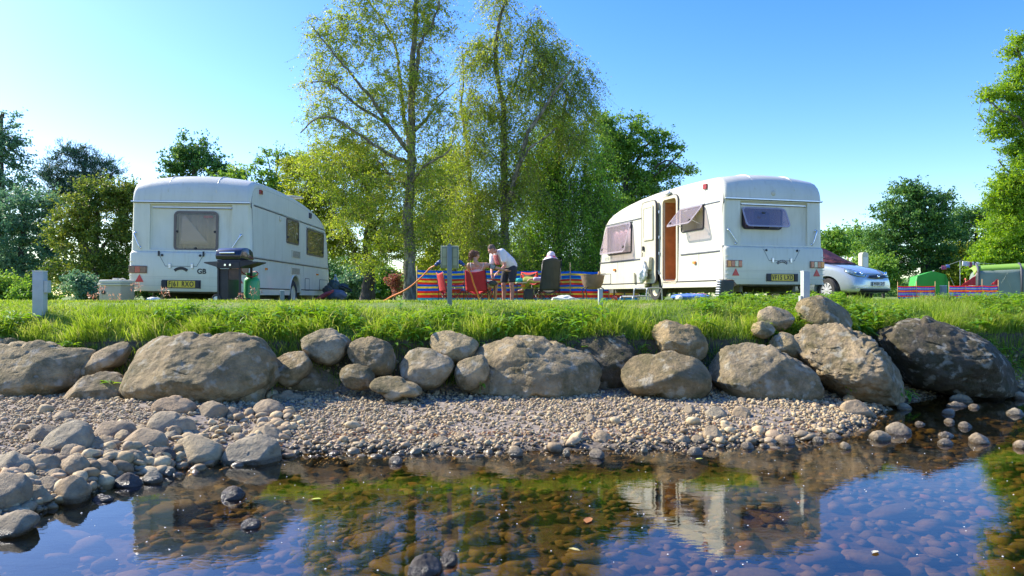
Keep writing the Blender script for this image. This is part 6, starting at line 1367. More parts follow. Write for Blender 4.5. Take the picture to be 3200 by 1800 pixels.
# fire bowl on its stand
fp_ = gp(1852, 17.5, -.2); fb = empty('fire_pit', fp_, (0, 0, rad(6)), 'rusty round fire bowl on curved iron legs beside the right caravan', 'fire pit')
zr = W(1852, 860, 17.5).z+.2; MB().lathe([(.001, zr-.325), (.12, zr-.32), (.19, zr-.28), (.235, zr-.18), (.262, zr-.05), (.275, zr), (.265, zr), (.25, zr-.05), (.22, zr-.18), (.17, zr-.26), (.001, zr-.28)], 36, caps=False).build('bowl', M_RUST, fb, auto=True)
for k in range(4):
    a = rad(45+90*k); c, s = math.cos(a), math.sin(a); MB().tube(smooth_path([(c*.20, s*.20, zr-.27), (c*.30, s*.30, zr-.33), (c*.25, s*.25, zr-.45), (c*.31, s*.31, .02), (c*.34, s*.34, 0)], 5), .012, 8).build('leg', mat('black_iron', (.03, .02, .02), .6), fb, smooth=True)
MB().tube([(-.2, -.2, .18), (.2, -.2, .18)], .009, 6).tube([(-.2, .2, .18), (.2, .2, .18)], .009, 6).tube([(.2, -.2, .18), (.2, .2, .18)], .009, 6).tube([(-.2, -.2, .18), (-.2, .2, .18)], .009, 6).build('stretcher', M_RUST, fb, smooth=True)
poker = thing_mesh('fire_poker', 'thin iron poker lying across the fire bowl rim', 'poker', MB().tube([(-.26, -.02, zr+.0), (.30, .0, zr+.035)], .006, 6), M_TUBE, fp_)
thing_mesh('log', 'pale split log propped in the fire bowl', 'log', MB().tube([(.12, .0, zr-.16), (.16, .05, zr+.08)], [.035, .03], 8), M_POLE, fp_, auto=True)

# barbecue in front of the left caravan
D_ = 11.5; s_px = D_/FOC; bz = gz((730-CX)*s_px, D_); bq = empty('gas_barbecue', ((735-CX)*s_px, D_, bz), (0, 0, rad(-9)), 'black gas barbecue with a rounded lid in front of the left caravan', 'barbecue')
def bqx(px): return (px-735)*s_px
def bqz(py): return CZ+(HY-py)*s_px-bz
zt, zm = bqz(775), bqz(812); hw = .20
lidp = [(-.20, zm), (-.215, zm+.06), (-.18, zt-.045), (-.11, zt-.008), (0, zt), (.10, zt-.02), (.17, zt-.06), (.20, zm)]
MY = Matrix(((0, 1, 0, 0), (1, 0, 0, 0), (0, 0, 1, 0), (0, 0, 0, 1)))
lid = MB().prism(lidp, -hw, hw, MY, bev=.012).build('lid', M_BBQ, bq, auto=True)
MB().tube([(-.125, -.225, zm+.095), (.115, -.225, zm+.095)], .012, 10).box(-.12, -.10, -.225, -.19, zm+.088, zm+.102).box(.09, .11, -.225, -.19, zm+.088, zm+.102).build('handle', M_CHROME, lid, auto=True)
MB().prism([(-hw+.01, zm-.004), (hw-.01, zm-.004), (hw-.05, zm-.12), (-hw+.05, zm-.12)], -.19, .19, bev=.01).build('firebox', M_BBQM, bq, auto=True)
MB().box(-hw+.02, hw-.02, -.215, -.19, zm-.135, zm-.04, bev=.008).build('control_panel', M_BBQM, bq)
for q in (-.03, .05): MB().lathe([(.018, 0), (.016, .025)], 12, Matrix.Translation((q, -.216, zm-.085)) @ Matrix.Rotation(rad(90), 4, 'X')).build('knob', M_CHROME, bq)
for q in (-1, 1):
    MB()._add([(q*(hw-.02), -.20, zm-.03), (q*(hw-.02), .20, zm-.03), (q*(hw+.23), .13, zm-.035), (q*(hw+.23), -.13, zm-.035), (q*(hw-.02), -.20, zm-.115), (q*(hw-.02), .20, zm-.115), (q*(hw+.23), .13, zm-.05), (q*(hw+.23), -.13, zm-.05)],
              [(0, 1, 2, 3), (4, 5, 6, 7), (0, 3, 7, 4), (1, 2, 6, 5), (2, 3, 7, 6), (0, 1, 5, 4)]).build('side_shelf', M_BBQM, bq)
for qx in (-hw+.03, hw-.03):
    for qy in (-.17, .17): MB().box(qx-.014, qx+.014, qy-.014, qy+.014, .0, zm-.10).build('leg', M_BBQM, bq)
MB().box(-hw+.045, -.02, -.165, .16, .02, zm-.14).build('cabinet', M_BBQM, bq); MB().box(-.0195, hw-.045, -.16, -.15, zm-.30, zm-.14).build('front_panel', mat('brown_heatstained_steel', (.07, .035, .02), .5, var=.5, scale=14), bq)
MB().box(-hw+.03, hw-.03, -.17, .17, .06, .085).build('bottom_shelf', M_BBQM, bq)
wheel(bq, (-hw+.0, -.17, .07), .075, .03, rimm=M_WHITE, rotz=rad(90)); wheel(bq, (-hw+.0, .17, .07), .075, .03, rimm=M_WHITE, rotz=rad(90))
# green gas bottle with hose
gb_ = Vector(((787-CX)*s_px*1.02, D_*1.02, bz)); gbt = empty('gas_bottle', gb_, (0, 0, 0), 'green gas bottle standing beside the barbecue', 'gas bottle')
zt2 = bqz(858)
MB().lathe([(.10, 0), (.115, .02), (.118, .05), (.118, zt2-.10), (.108, zt2-.06), (.07, zt2-.03), (.03, zt2-.02)], 30).build('cylinder', M_GREENG, gbt, smooth=True)
MB().lathe([(.085, zt2-.05), (.088, zt2+.03), (.080, zt2+.03), (.078, zt2-.05)], 24, caps=False).build('collar', M_GREENG, gbt, auto=True)
MB().lathe([(.02, zt2-.03), (.02, zt2+.04), (.03, zt2+.045), (.0, zt2+.06)], 12).build('regulator', M_CHROME, gbt, auto=True)
MB().tube(smooth_path([(0, 0, zt2+.04), (.08, -.06, zt2+.05), (.12, -.08, zt2+.01), (.04, -.12, zt2-.03), (-.08, -.13, zt2+.02), (-.14, -.12, zt2+.10), (-.13, -.10, zt2+.17)], 6), .008, 8).build('hose', mat('orange_red_hose', (.35, .05, .02), .4), gbt, smooth=True)
lump('levelling_block', 'small white block in the grass under the left caravan', 'block', W(480, 932, 13.2)+Vector((0, 0, -.02)), (.12, .05, .04), M_WHITE, 4, .15)

# beige water barrel
D_ = 13.3; s_px = D_/FOC; g = Vector(((366-CX)*s_px, D_, gz((366-CX)*s_px, D_))); wt = W(366, 874, D_).z-g.z; wb = empty('waste_water_tank', g, (0, 0, rad(-8)), 'beige box-shaped water tank with a lid left of the left caravan', 'water tank')
MB().box(-.205, .205, -.2, .2, 0.02, wt-.08, bev=.03).build('tank_body', mat('beige_plastic', (.46, .38, .25), .5, var=.08), wb, auto=True)
MB().box(-.225, .225, -.22, .22, wt-.10, wt-.072, bev=.01).box(-.21, .21, -.205, .205, wt-.0715, wt-.005, bev=.025).build('lid', M_CREAM, wb, auto=True)
MB().box(-.06, .03, -.05, .05, wt-.004, wt+.025, bev=.01).tube([(.05, 0, wt), (.10, 0, wt+.02), (.16, 0, wt)], .01, 6).build('handle', M_CREAM, wb, auto=True)
MB().lathe([(.035, 0), (.035, .02)], 14, Matrix.Translation((-.11, -.2, wt-.22)) @ Matrix.Rotation(rad(90), 4, 'X')).build('outlet_cap', M_BLK, wb)
MB().box(-.24, -.15, -.22, .2, 0, .02, bev=.005).build('foot', M_CREAM, wb)

# the heap of dark gear in front of the left caravan's nose
def gear(px, py, D): return W(px, py, D)
lump('rolled_sheet', 'grey rolled sheet in the gear heap beyond the left caravan', 'roll', gear(1052, 922, 18.6), (.24, .15, .14), mat('slate_sheet', (.12, .14, .17), .6, var=.2, bump=.5, bscale=9), 11, .15)
lump('gear_bag', 'dark green bag on top of the gear heap', 'bag', gear(1043, 895, 18.9), (.15, .14, .16), mat('dark_green_bag', (.04, .07, .06), .6, var=.2), 12, .2)
lump('gear_bag', 'black holdall at the left side of the gear heap', 'bag', gear(1025, 908, 18.5), (.12, .12, .12), M_GFAB, 13, .2)
lump('folded_tarp', 'red folded tarp sloping down from the gear heap to the grass', 'tarp', gear(1010, 925, 17.8), (.28, .12, .05), mat('faded_red_tarp', (.35, .06, .07), .6), 14, .2).rotation_euler = (0, rad(-28), 0)
thing_mesh('tripod_frame', 'silver two-legged frame standing up out of the gear heap', 'frame', MB().tube([gear(1038, 890, 19), gear(1048, 863, 19)], .02, 6).tube([gear(1048, 863, 19), gear(1060, 888, 19)], .02, 6).tube([gear(1047, 864, 19), gear(1049, 858, 19)], .03, 6), M_GTUBE, smooth=True)
thing_mesh('parasol_pole', 'thin dark pole lying right of the gear heap', 'pole', MB().tube([gear(1068, 892, 18.8), gear(1098, 907, 18.6)], .018, 6).tube([gear(1068, 910, 18.8), gear(1100, 910, 18.5)], .012, 6), M_TUBE, smooth=True)
lump('gear_bag', 'dark wedge-shaped cover at the right of the gear heap', 'cover', gear(1064, 898, 19), (.20, .12, .10), mat('dark_teal_cover', (.03, .05, .05), .5), 15, .25)

# things at the door of the right caravan
def rw(Lr, off, z): return right.matrix_world @ Vector((-1.09-off, Lr, z+.06))   # metres along the wall, out from it, above the pitch
st = empty('caravan_step', rw(2.1, .35, -.06-.08), (0, 0, rad(16.5)+rad(90)), 'double aluminium step below the open caravan door', 'step')
def stepframe(y0, y1, h, x0, x1):
    mb = MB()
    for x in (x0, x1): mb.tube(smooth_path([(x, y0, 0), (x, y0+.01, h-.06), (x, y0+.06, h), (x, y1-.06, h), (x, y1-.01, h-.06), (x, y1, 0)], 4), .016, 8)
    return mb
stepframe(-.02, .34, .36, -.30, .30).build('frame', M_GTUBE, st, smooth=True); stepframe(.22, .66, .19, -.30, .30).build('frame', M_GTUBE, st, smooth=True)
MB().box(-.29, .29, .03, .29, .345, .372, bev=.006).build('tread', M_GTUBE, st); MB().box(-.29, .29, .33, .61, .175, .202, bev=.006).build('tread', M_GTUBE, st)
wp = rw(.75, .55, .0); o = lump('towel', 'blue towel bundled on the grass beside the right caravan', 'towel', W(2160, 928, 14.2), (.36, .16, .06), mat('blue_towel', (.12, .24, .68), .9, var=.25, scale=6, bump=.6, bscale=8), 21, .22)
o = lump('towel', 'pink and white cloth lying on top of the blue towel', 'towel', W(2185, 922, 14.3), (.14, .1, .035), mat('pink_cloth', (.6, .25, .28), .9, var=.4, scale=14), 22, .25)
o = lump('towel', 'white folded strip at the left end of the blue towel', 'towel', W(2122, 930, 14.05), (.06, .12, .045), M_WHITE, 23, .15)
bg_ = empty('awning_bag', W(2262, 930, 13.8)+Vector((0, 0, -.1)), (0, rad(6), rad(20)), 'tall open black bag with straps leaning at the corner of the right caravan', 'bag')
MB().box(-.14, .13, -.09, .09, 0, .42, bev=.04).build('bag_body', M_GFAB, bg_, smooth=True)
mb = MB()
for k in range(7): mb.box(-.165, -.125, -.06, .05, .10+.045*k, .125+.045*k, bev=.006)
mb.build('buckle_strap', M_GTUBE, bg_); MB().prism([(-.12, .40), (.10, .44), (.20, .36), (.13, .30), (.12, .42)], -.07, .07, bev=.01).build('flap', mat('tan_lining', (.22, .13, .07), .8), bg_)
MB().box(.0, .10, -.094, -.091, .14, .16).build('tag', M_WHITE, bg_); MB().box(-.16, -.08, -.10, -.04, .0, .07, bev=.01).build('white_tag', M_WHITE, bg_)
lump('shoe', 'brown shoe in the shade under the right caravan', 'shoe', W(2290, 930, 13.9)+Vector((0, 0, -.02)), (.13, .06, .05), mat('tan_leather', (.4, .2, .1), .6), 25, .15)
lump('ball', 'small red ball under the front of the right caravan', 'ball', W(1920, 934, 17.5), (.07, .07, .07), mat('red_rubber', (.6, .08, .06), .4), 26, .03)
thing_mesh('pennant_marker', 'small white wedge-shaped scoop leaning on the caravan wall by the wheel', 'scoop', MB().prism([(-.05, 0), (.05, 0), (.012, .24), (-.012, .24)], -.02, .02, bev=.006), M_CREAM, rw(3.75, .03, .36), rad(106))
# ------------------------------------------------------------------ silver car, tents and the far side of the site
def car():
    F_ = Vector((.574, -.819, 0)); R_ = Vector((.819, .574, 0))                    # forward, towards its left-hand side (seen right)
    wc = Vector((7.85, 19.0, -.10)); org = wc+R_*.74-F_*1.3
    e = empty('parked_car', org, (0, 0, math.atan2(F_.y, F_.x)-math.pi/2), 'silver hatchback with a red windscreen cover, parked behind the right caravan', 'car')
    M_CAR = mat('silver_blue_paint', (.50, .56, .56), .28, metal=.35, var=.03, coat=.7)
    M_COV = mat('red_windscreen_cover', (.22, .055, .045), .85, var=.25, scale=9, bump=.6, bscale=12)
    M_GLS = mat('dark_car_glass', (.03, .04, .05), .05, var=.1, coat=.5)
    # stations along the length (y forward, 0 = middle): sill z, belt z / bonnet z, roof z, half width low, half width belt, half width roof
    ST = [(-2.02, .42, .75, .80, .66, .70, .60), (-1.95, .30, .88, 1.02, .76, .78, .62), (-1.6, .24, .96, 1.30, .82, .82, .60), (-1.1, .22, .96, 1.43, .84, .84, .60), (-.4, .22, .95, 1.51, .85, .85, .60), (.1, .22, .94, 1.50, .85, .85, .60),
          (.45, .22, .93, 1.38, .85, .85, .62), (.85, .22, .93, 1.15, .85, .85, .66), (1.12, .22, .93, .965, .85, .84, .70), (1.5, .22, .87, .90, .85, .82, .66), (1.8, .22, .78, .81, .82, .77, .60), (1.98, .22, .69, .715, .76, .70, .52), (2.08, .24, .60, .63, .66, .60, .45), (2.13, .30, .52, .54, .52, .50, .38)]
    bm = bmesh.new(); rings = []
    for y, z0, zb, zr, w0, wb, wr in ST:
        zm_ = z0+(zb-z0)*.55
        half = [(w0*.93, z0), (w0, z0+.06), (w0+.012, zm_), (wb+.004, zb-.05), (wb-.03, zb), (wr+(wb-wr)*.35, zb+(zr-zb)*.55), (wr, zr-(zr-zb)*.12-.005), (wr*.8, zr-.004), (0, zr+.022)]
        ring = [bm.verts.new((x, y, z)) for x, z in half]+[bm.verts.new((-x, y, z)) for x, z in half[-2::-1]]; rings.append(ring)
    for i in range(len(rings)-1):
        n = len(rings[i])
        for k in range(n): bm.faces.new([rings[i][k], rings[i][(k+1) % n], rings[i+1][(k+1) % n], rings[i+1][k]])
    bm.faces.new(rings[0][::-1]); bm.faces.new(rings[-1]); bmesh.ops.recalc_face_normals(bm, faces=bm.faces)
    me = bpy.data.meshes.new('body'); bm.to_mesh(me); bm.free(); body = link('body', me, M_CAR, None, smooth=True)
    md = body.modifiers.new('s', 'SUBSURF'); md.levels = 2; baked(body)
    WY_ = (1.30, -1.28)
    bool_cut(body, [MB().lathe([(.355, -.30), (.355, .30)], 36, Matrix.Translation((q*.82, yy, .30)) @ Matrix.Rotation(rad(90), 4, 'Y')) for q in (-1, 1) for yy in WY_])
    body.data.set_sharp_from_angle(angle=rad(40)); body.parent = e
    for q in (-1, 1):
        for yy in WY_: wheel(e, (q*.74, yy, .30), .305, .20, spokes=9, rimm=mat('silver_wheel_trim', (.6, .62, .63), .35, metal=.3, var=.04), rotz=rad(-14) if yy > 0 else 0)
    from mathutils.bvhtree import BVHTree
    bv = BVHTree.FromPolygons([v.co[:] for v in body.data.vertices], [p.vertices[:] for p in body.data.polygons])
    def nose(x, z):
        h = bv.ray_cast(Vector((x, 4, z)), Vector((0, -1, 0)))[0]; return h.y if h else 1.5
    # lower bumper opening and skirt
    def patch(nm, m, x0, x1, z0, z1, off=.012, par=e, n=14, zf=None):
        def f(u, v): x = x0+(x1-x0)*u; zz0, zz1 = (z0, z1) if zf is None else zf(x); z = zz0+(zz1-zz0)*v; return (x, nose(x, z)+abs(off), z)
        return MB().grid(f, n, 4).build(nm, m, par, smooth=True, solid=.012)
    patch('lower_grille', M_BLK, -.66, .66, .17, .335, .01)
    patch('bumper_strip', M_CAR, -.74, .74, .34, .36, .012)
    patch('grille', M_BLK, -.36, .36, .585, .665, .045, zf=lambda x: (.585+.02*abs(x/.36), .668-.015*(x/.36)**2))
    MB().ell((0, nose(0, .63)+.065, .632), (.06, .012, .028)).build('emblem', M_CHROME, e, smooth=True)
    pl = MB().box(-.26, .26, nose(0, .45)+.022, nose(0, .45)+.034, .40, .51, bev=.003).build('number_plate', M_WPL, e)
    tm = text_mesh('WA04 XHY', .128, .001, .003, .76, 1.02); tm.transform(Matrix.Rotation(math.pi, 4, 'Z')); link('lettering', tm, M_BTXT, pl, loc=(0, nose(0, .45)+.037, .453))
    for q in (-1, 1):
        HP = [(.36, .665), (.50, .615), (.66, .625), (.755, .68), (.775, .76), (.70, .825), (.58, .80), (.46, .725)]
        def hp(x, z, o_): return Vector((q*x, min(nose(q*x, z), 2.2), z))+Vector((q*o_*.6, o_, o_*.3))
        mb = MB(); c = Vector((.60, 0, .715)); ringo = []; 
        for t_ in (1.0, .66, .33):
            ringo.append([hp(c.x+(x-c.x)*t_, c.z+(z-c.z)*t_, .012+.012*(1-t_)) for x, z in HP])
        vs = sum(ringo, [])+[hp(c.x, c.z, .03)]; n8 = len(HP); fs = []
        for r_ in range(2): fs += [(r_*n8+i, r_*n8+(i+1) % n8, (r_+1)*n8+(i+1) % n8, (r_+1)*n8+i) for i in range(n8)]
        fs += [(2*n8+i, 2*n8+(i+1) % n8, 3*n8) for i in range(n8)]
        mb._add(vs, fs); hl = mb.build('headlight', mat('headlight_lens', (.20, .30, .34), .08, metal=.3, var=.5, scale=22, coat=.9), e, smooth=True, solid=.012)
        for x_, z_ in ((.52, .69), (.66, .72)): MB().ell(hp(x_, z_, .028), (.05, .02, .042)).build('bulb', M_CHROME, hl, smooth=True)
        edge = [hp(x, z, .014) for x, z in HP]; MB().tube(edge+[edge[0]], .006, 5).build('lamp_seam', M_DGREY, hl, smooth=True)
        MB().ell((q*.93, .72, .99), (.10, .05, .06)).build('door_mirror', M_CAR, e, smooth=True)
        MB()._add([(q*.857, -1.5, .97), (q*.857, .75, .955), (q*.70, .22, 1.36), (q*.69, -.9, 1.37), (q*.73, -1.45, 1.22)], [(0, 1, 2, 3, 4)]).build('side_window', M_GLS, e, solid=.01)
        MB().box(q*.862-.006, q*.862+.006, .02, .028, .3, .93).box(q*.862-.006, q*.862+.006, -.95, -.942, .3, .93).build('door_gap', M_BLK, e)
        MB().box(q*.866-.012, q*.866+.012, -1.0, 1.0, .50, .55, bev=.006).build('side_moulding', M_CAR, e)
    def sc_(u, v):
        x = (u-.5)*1.3; y = 1.22+.07*v-.10*(abs(u-.5)*2)**2.5; h = bv.ray_cast(Vector((x, y, 3)), Vector((0, 0, -1)))[0]; return (x, y, (h.z if h else .95)+.008)
    MB().grid(sc_, 20, 2).build('scuttle', M_BLK, e, smooth=True, solid=.01)
    seam = [Vector((x_, nose(x_, .70)+.004, .70)) for x_ in np.linspace(-.40, .40, 15)]; MB().tube(seam, .005, 4).build('bonnet_gap', M_DGREY, e, smooth=True)
    for q in (-1, 1):
        sm = []
        for y_ in np.linspace(1.2, 1.85, 9):
            h = bv.ray_cast(Vector((q*.66, y_, 3)), Vector((0, 0, -1)))[0]; sm.append(h+Vector((0, 0, .003)))
        MB().tube(sm, .004, 4).build('bonnet_gap', M_DGREY, e, smooth=True)
    def cov(u, v):
        x = (u-.5)*2*(.80-.14*v); y = 1.20-.86*v-.10*(abs(u-.5)*2)**2.5; h = bv.ray_cast(Vector((x, y, 3)), Vector((0, 0, -1)))[0]; z = (h.z if h else 1.0); return (x, y, z+.022+.008*math.sin(u*22+v*5))
    MB().grid(cov, 28, 16).build('windscreen_cover', M_COV, e, smooth=True, solid=.012)
    MB().tube([(-.30, 1.17, 1.03), (.25, .93, 1.13)], .008, 5).tube([(.02, 1.17, 1.025), (.56, .98, 1.115)], .008, 5).build('wiper', M_BLK, e)
    return e
car()

# tents
def tent(name, label, org, rot, secs, m, extra=None, wallm=None):
    """secs: (y, [(x,z)...]) cross-sections lofted front to back"""
    e = empty(name, org, (0, 0, rot), label, 'tent'); mb = MB(); rings = [[mb.b.verts.new((x, y, z)) for x, z in pr] for y, pr in secs]
    for a, b in zip(rings, rings[1:]):
        for k in range(len(a)-1): mb.b.faces.new([a[k], a[k+1], b[k+1], b[k]])
    mb.b.faces.new(rings[0]); mb.b.faces.new(rings[-1][::-1]); o = mb.build('canopy', m, e, auto=True)
    return e
M_GT = mat('bright_green_canvas', (.035, .30, .03), .6, var=.12, scale=1.5, bump=.25, bscale=3)
M_LIME = mat('lime_canvas', (.24, .42, .05), .6, var=.08, scale=1.5, bump=.2, bscale=3); M_GC = mat('grey_green_canvas', (.20, .25, .20), .65, var=.12, scale=1.2, bump=.3, bscale=3)
s48 = 48/FOC; g = Vector((W(2916, 925, 48).x, 48, -.1))
pr = [(-1.0, 0), (-.98, .9), (-.88, 1.42), (0, 1.72), (.72, 1.50), (.92, .95), (1.05, 0)]
gt = tent('green_tent', 'small bright green tent behind the gap between the two small windbreaks', g, rad(-14), [(0, pr), (.1, [(x*1.0, z) for x, z in pr]), (2.0, [(x*.95, z*.97) for x, z in pr])], M_GT)
for q in (-1, 1): MB().tube([(q*.95, -.02, 1.35), (q*1.35, -.6, 0)], .008, 5).build('guy_rope', mat('pale_rope', (.6, .6, .5), .8), gt)
MB().box(.66, .70, -.03, -.005, .0, 1.45).build('door_flap', mat('darker_green_canvas', (.02, .18, .02), .6), gt); MB().tube([(0, -.02, 1.70), (0, -.04, 1.74)], .03, 8).build('peak_cap', M_WHITE, gt)
s45 = 44/FOC; g = Vector((W(3130, 925, 44).x, 44, -.1)); x0 = (3048-3130)*s45
pt = empty('family_tent', g, (0, 0, rad(-20)), 'large pale tent with a lime roof and grey-green walls at the right edge', 'tent')
def pxl(px): return (px-3130)*s45
def pzl(py): return CZ+(HY-py)*s45+.1
X = [pxl(3054), pxl(3066), pxl(3180), pxl(3330), pxl(3380)]; ZT = [pzl(838), pzl(828), pzl(822), pzl(826), .8]; ZW_ = [pzl(862), pzl(846), pzl(842), pzl(846), .5]
mb = MB(); n = 16
def roof(u, v):
    x = np.interp(u, [0, .08, .4, .92, 1], X); zt_ = np.interp(u, [0, .08, .4, .92, 1], ZT); zw_ = np.interp(u, [0, .08, .4, .92, 1], ZW_); a = v*math.pi; y = 1.0-1.0*math.cos(a); z = zw_+(zt_-zw_)*math.sin(a)**.7; return (x, y, z)
MB().grid(roof, 24, 12).build('roof', M_LIME, pt, smooth=True, solid=.01)
def wall(u, v): x = np.interp(u, [0, .08, .4, .92, 1], X); zw_ = np.interp(u, [0, .08, .4, .92, 1], ZW_); return (x+.0, -.02-.12*(1-v)+.03*math.sin(u*25+v*3), zw_*v)
MB().grid(wall, 30, 8).build('wall', M_GC, pt, smooth=True, solid=.01)
def wl(u, v): return (X[0]+(X[1]-X[0])*v, 2.0*u, ZW_[1]*v)
MB().grid(wl, 8, 8).build('wall', M_GC, pt, smooth=True, solid=.01)
for px in (3066, 3183): MB().tube([(pxl(px), -.14, 0), (pxl(px), -.08, pzl(846)), (pxl(px), .10, pzl(834)), (pxl(px), .5, pzl(823))], .07, 8).build('air_beam', mat('charcoal_canvas', (.09, .09, .10), .7), pt, smooth=True)
for a, b in ((3110, 3145), (3160, 3135)): MB().tube([(pxl(a), -.16, .3), (pxl(b), -.16, 1.5)], .008, 5).build('crease_seam', M_GC, pt)
MB().tube([(pxl(3060), -.1, 1.6), (pxl(3035), -1.2, 0)], .01, 5).build('guy_rope', M_ORNG, pt)
for i, px in enumerate((3042, 3017)):
    g = ground_pt(px, 41.2); o = thing_mesh('mallet_post', ['dark-headed stake standing beside the pale tent', 'red-balled stake behind the right-hand windbreak'][i], 'stake', MB().tube([(0, 0, 0), (0, 0, 1.02)], .02, 6).ell((0, 0, 1.05), (.06, .06, .07)), [M_POLE, M_RFAB][i], g, smooth=True)

# washing line
wl0, wl1, wl2 = W(2935, 838, 50), W(3000, 815, 50), W(3110, 825, 50)
thing_mesh('washing_line', 'sagging washing line strung in front of the trees at the right', 'washing line', MB().tube([wl0, wl1, (wl1+wl2)/2-Vector((0, 0, .04)), wl2], .010, 5), mat('pale_line', (.5, .5, .45), .8), smooth=True)
thing_mesh('line_pole', 'thin pole holding up the washing line', 'pole', MB().tube([W(3000, 815, 50), Vector((W(3000, 815, 50).x, 50, -.1))], .02, 6), M_GTUBE)
cl = [('red and blue small garment at the low left end of the line', 2950, 830, 14, 12, (.5, .1, .2)), ('small blue garment next to the red one on the line', 2962, 827, 10, 9, (.15, .25, .6)), ('white shirt, first on the level part of the line', 3014, 816, 12, 15, (.7, .68, .72)),
      ('pinkish white shirt, second on the level part of the line', 3025, 817, 9, 14, (.7, .55, .6)), ('dark red garment hanging in the middle of the line', 3033, 818, 9, 19, (.35, .07, .12)), ('small white cloth between the red and the black garments', 3041, 818, 5, 10, (.7, .7, .7)), ('black sock-like garment on the line', 3047, 818, 6, 10, (.03, .03, .05)), ('white cloth at the right end of the line', 3055, 819, 10, 8, (.72, .72, .74))]
for i, (l, px, py, w_, h_, c) in enumerate(cl):
    a = W(px-w_/2, py, 50); b = W(px+w_/2, py+1, 50); hh = h_*50/FOC
    def f(u, v): p = a.lerp(b, u); return (p.x+(u-.5)*.05*(1-v), p.y+.03*math.sin(u*9+i), p.z-hh*(1-v)*(1+.1*math.sin(u*7+i)))
    thing_mesh('garment', l, 'clothing', MB().grid(f, 8, 4), mat('garment_%s' % 'abcdefgh'[i], c, .9), smooth=True, solid=.015)

# white dome behind the car, small grey tent roof and shed by the dark trunk, blue tent behind the hook-up post
g = W(2698, 820, 40); g.z = -.1; dm = empty('utility_cabinet', g, (0, 0, rad(10)), 'round-topped white cabinet rising behind the windscreen of the silver car', 'cabinet')
zt = W(0, 789, 40).z+.1
MB().prism(rrect(-.19, .19, 0, zt, .12, 6), -.17, .17, bev=.03).build('shell', M_CREAM, dm, auto=True); MB().box(-.14, .14, -.185, -.172, .3, zt-.25, bev=.004).build('door', M_WHITE, dm)
g = W(1200, 925, 52); g.z = -.2; hz = W(0, 912, 52).z+.2; hp_ = W(0, 891, 52).z+.2
sh = empty('garden_hut', g, (0, 0, rad(4)), 'small wooden hut with a grey pointed roof between the dark trunk and the birch', 'hut')
MB().box(-.48, .55, -.45, .45, 0, hz).build('plank_wall', mat('brown_planks', (.30, .15, .09), .8, var=.3, scale=10), sh)
MB()._add([(-.62, -.6, hz-.02), (.68, -.6, hz-.02), (.68, .6, hz-.02), (-.62, .6, hz-.02), (.03, 0, hp_)], [(0, 1, 4), (1, 2, 4), (2, 3, 4), (3, 0, 4), (0, 3, 2, 1)]).build('roof', mat('grey_felt_roof', (.22, .24, .22), .8), sh)
g = Vector((W(1408, 925, 45).x, 45, -.2)); bt = empty('blue_tent', g, (0, 0, 0), 'low dark blue and teal tent showing on both sides of the hook-up cabinet', 'tent')
zt = W(0, 812, 45).z+.2
def btf(u, v): x = -1.1+2.4*u; a = math.sin(math.pi*min(1, max(0, u)))**.5; return (x, -.9+1.8*v, (zt*(.62+.38*math.sin(math.pi*v)))*(.55+.45*a))
MB().grid(btf, 16, 10).build('roof', mat('navy_canvas', (.03, .07, .15), .6), bt, smooth=True, solid=.01)
MB().box(-1.05, 1.25, -.88, -.86, 0, zt*.55).build('wall', mat('teal_canvas', (.12, .22, .2), .6), bt)
# electricity pole and rails seen far off
g = ground_pt(2650, 110); thing_mesh('utility_pole', 'thin wooden utility pole far off right of the right caravan', 'pole', MB().tube([(0, 0, 0), (0, 0, W(0, 718, 110).z+.1)], .12, 6).box(-.6, .6, -.05, .05, 9.1, 9.25), M_POLE, g)
# ------------------------------------------------------------------ people
M_SKIN = mat('sunlit_skin', (.50, .27, .18), .55, var=.08, scale=12); M_SKINR = mat('reddened_skin', (.52, .24, .17), .55, var=.08, scale=12)
def hull(mb, a, b):
    """tapered limb between two ellipsoids (centre, radii, optional matrix)"""
    tmp = bmesh.new()
    for c, r, *R in (a, b):
        t2 = bmesh.new(); bmesh.ops.create_icosphere(t2, subdivisions=2, radius=1)
        for v in t2.verts:
            q = Vector((v.co.x*r[0], v.co.y*r[1], v.co.z*r[2])); q = (R[0] @ q) if R else q; tmp.verts.new(q+Vector(c))
        t2.free()
    r = bmesh.ops.convex_hull(tmp, input=tmp.verts); bmesh.ops.delete(tmp, geom=list({g for g in r['geom_interior']+r['geom_unused'] if isinstance(g, bmesh.types.BMVert)}), context='VERTS')
    mb._merge(tmp)
def rr3(r): return (r, r, r) if not isinstance(r, tuple) else r
def limb(mb, pts):
    """chain of (point, radius)"""
    for a, b in zip(pts, pts[1:]): hull(mb, (Vector(a[0]), rr3(a[1])), (Vector(b[0]), rr3(b[1])))
def fused(name, mb, m, parent, vox=.008, smooth=3, org=Vector((0, 0, 0))):
    me = mb.mesh(name, recalc=True); o = link(name, me, m, None)
    md = o.modifiers.new('r', 'REMESH'); md.mode = 'VOXEL'; md.voxel_size = vox; md.use_smooth_shade = True
    m2 = o.modifiers.new('s', 'SMOOTH'); m2.iterations = smooth; m2.factor = .5; baked(o)
    o.data.transform(Matrix.Translation(-org)); o.parent = parent; o.data.polygons.foreach_set('use_smooth', [True]*len(o.data.polygons))
    if not o.data.materials: o.data.materials.append(m)
    return o
def frame3(fwd, up):
    f = Vector(fwd).normalized(); u = Vector(up); u = (u-f*u.dot(f)).normalized(); r = f.cross(u); return Matrix((r, f, u)).transposed()   # columns: right, forward, up
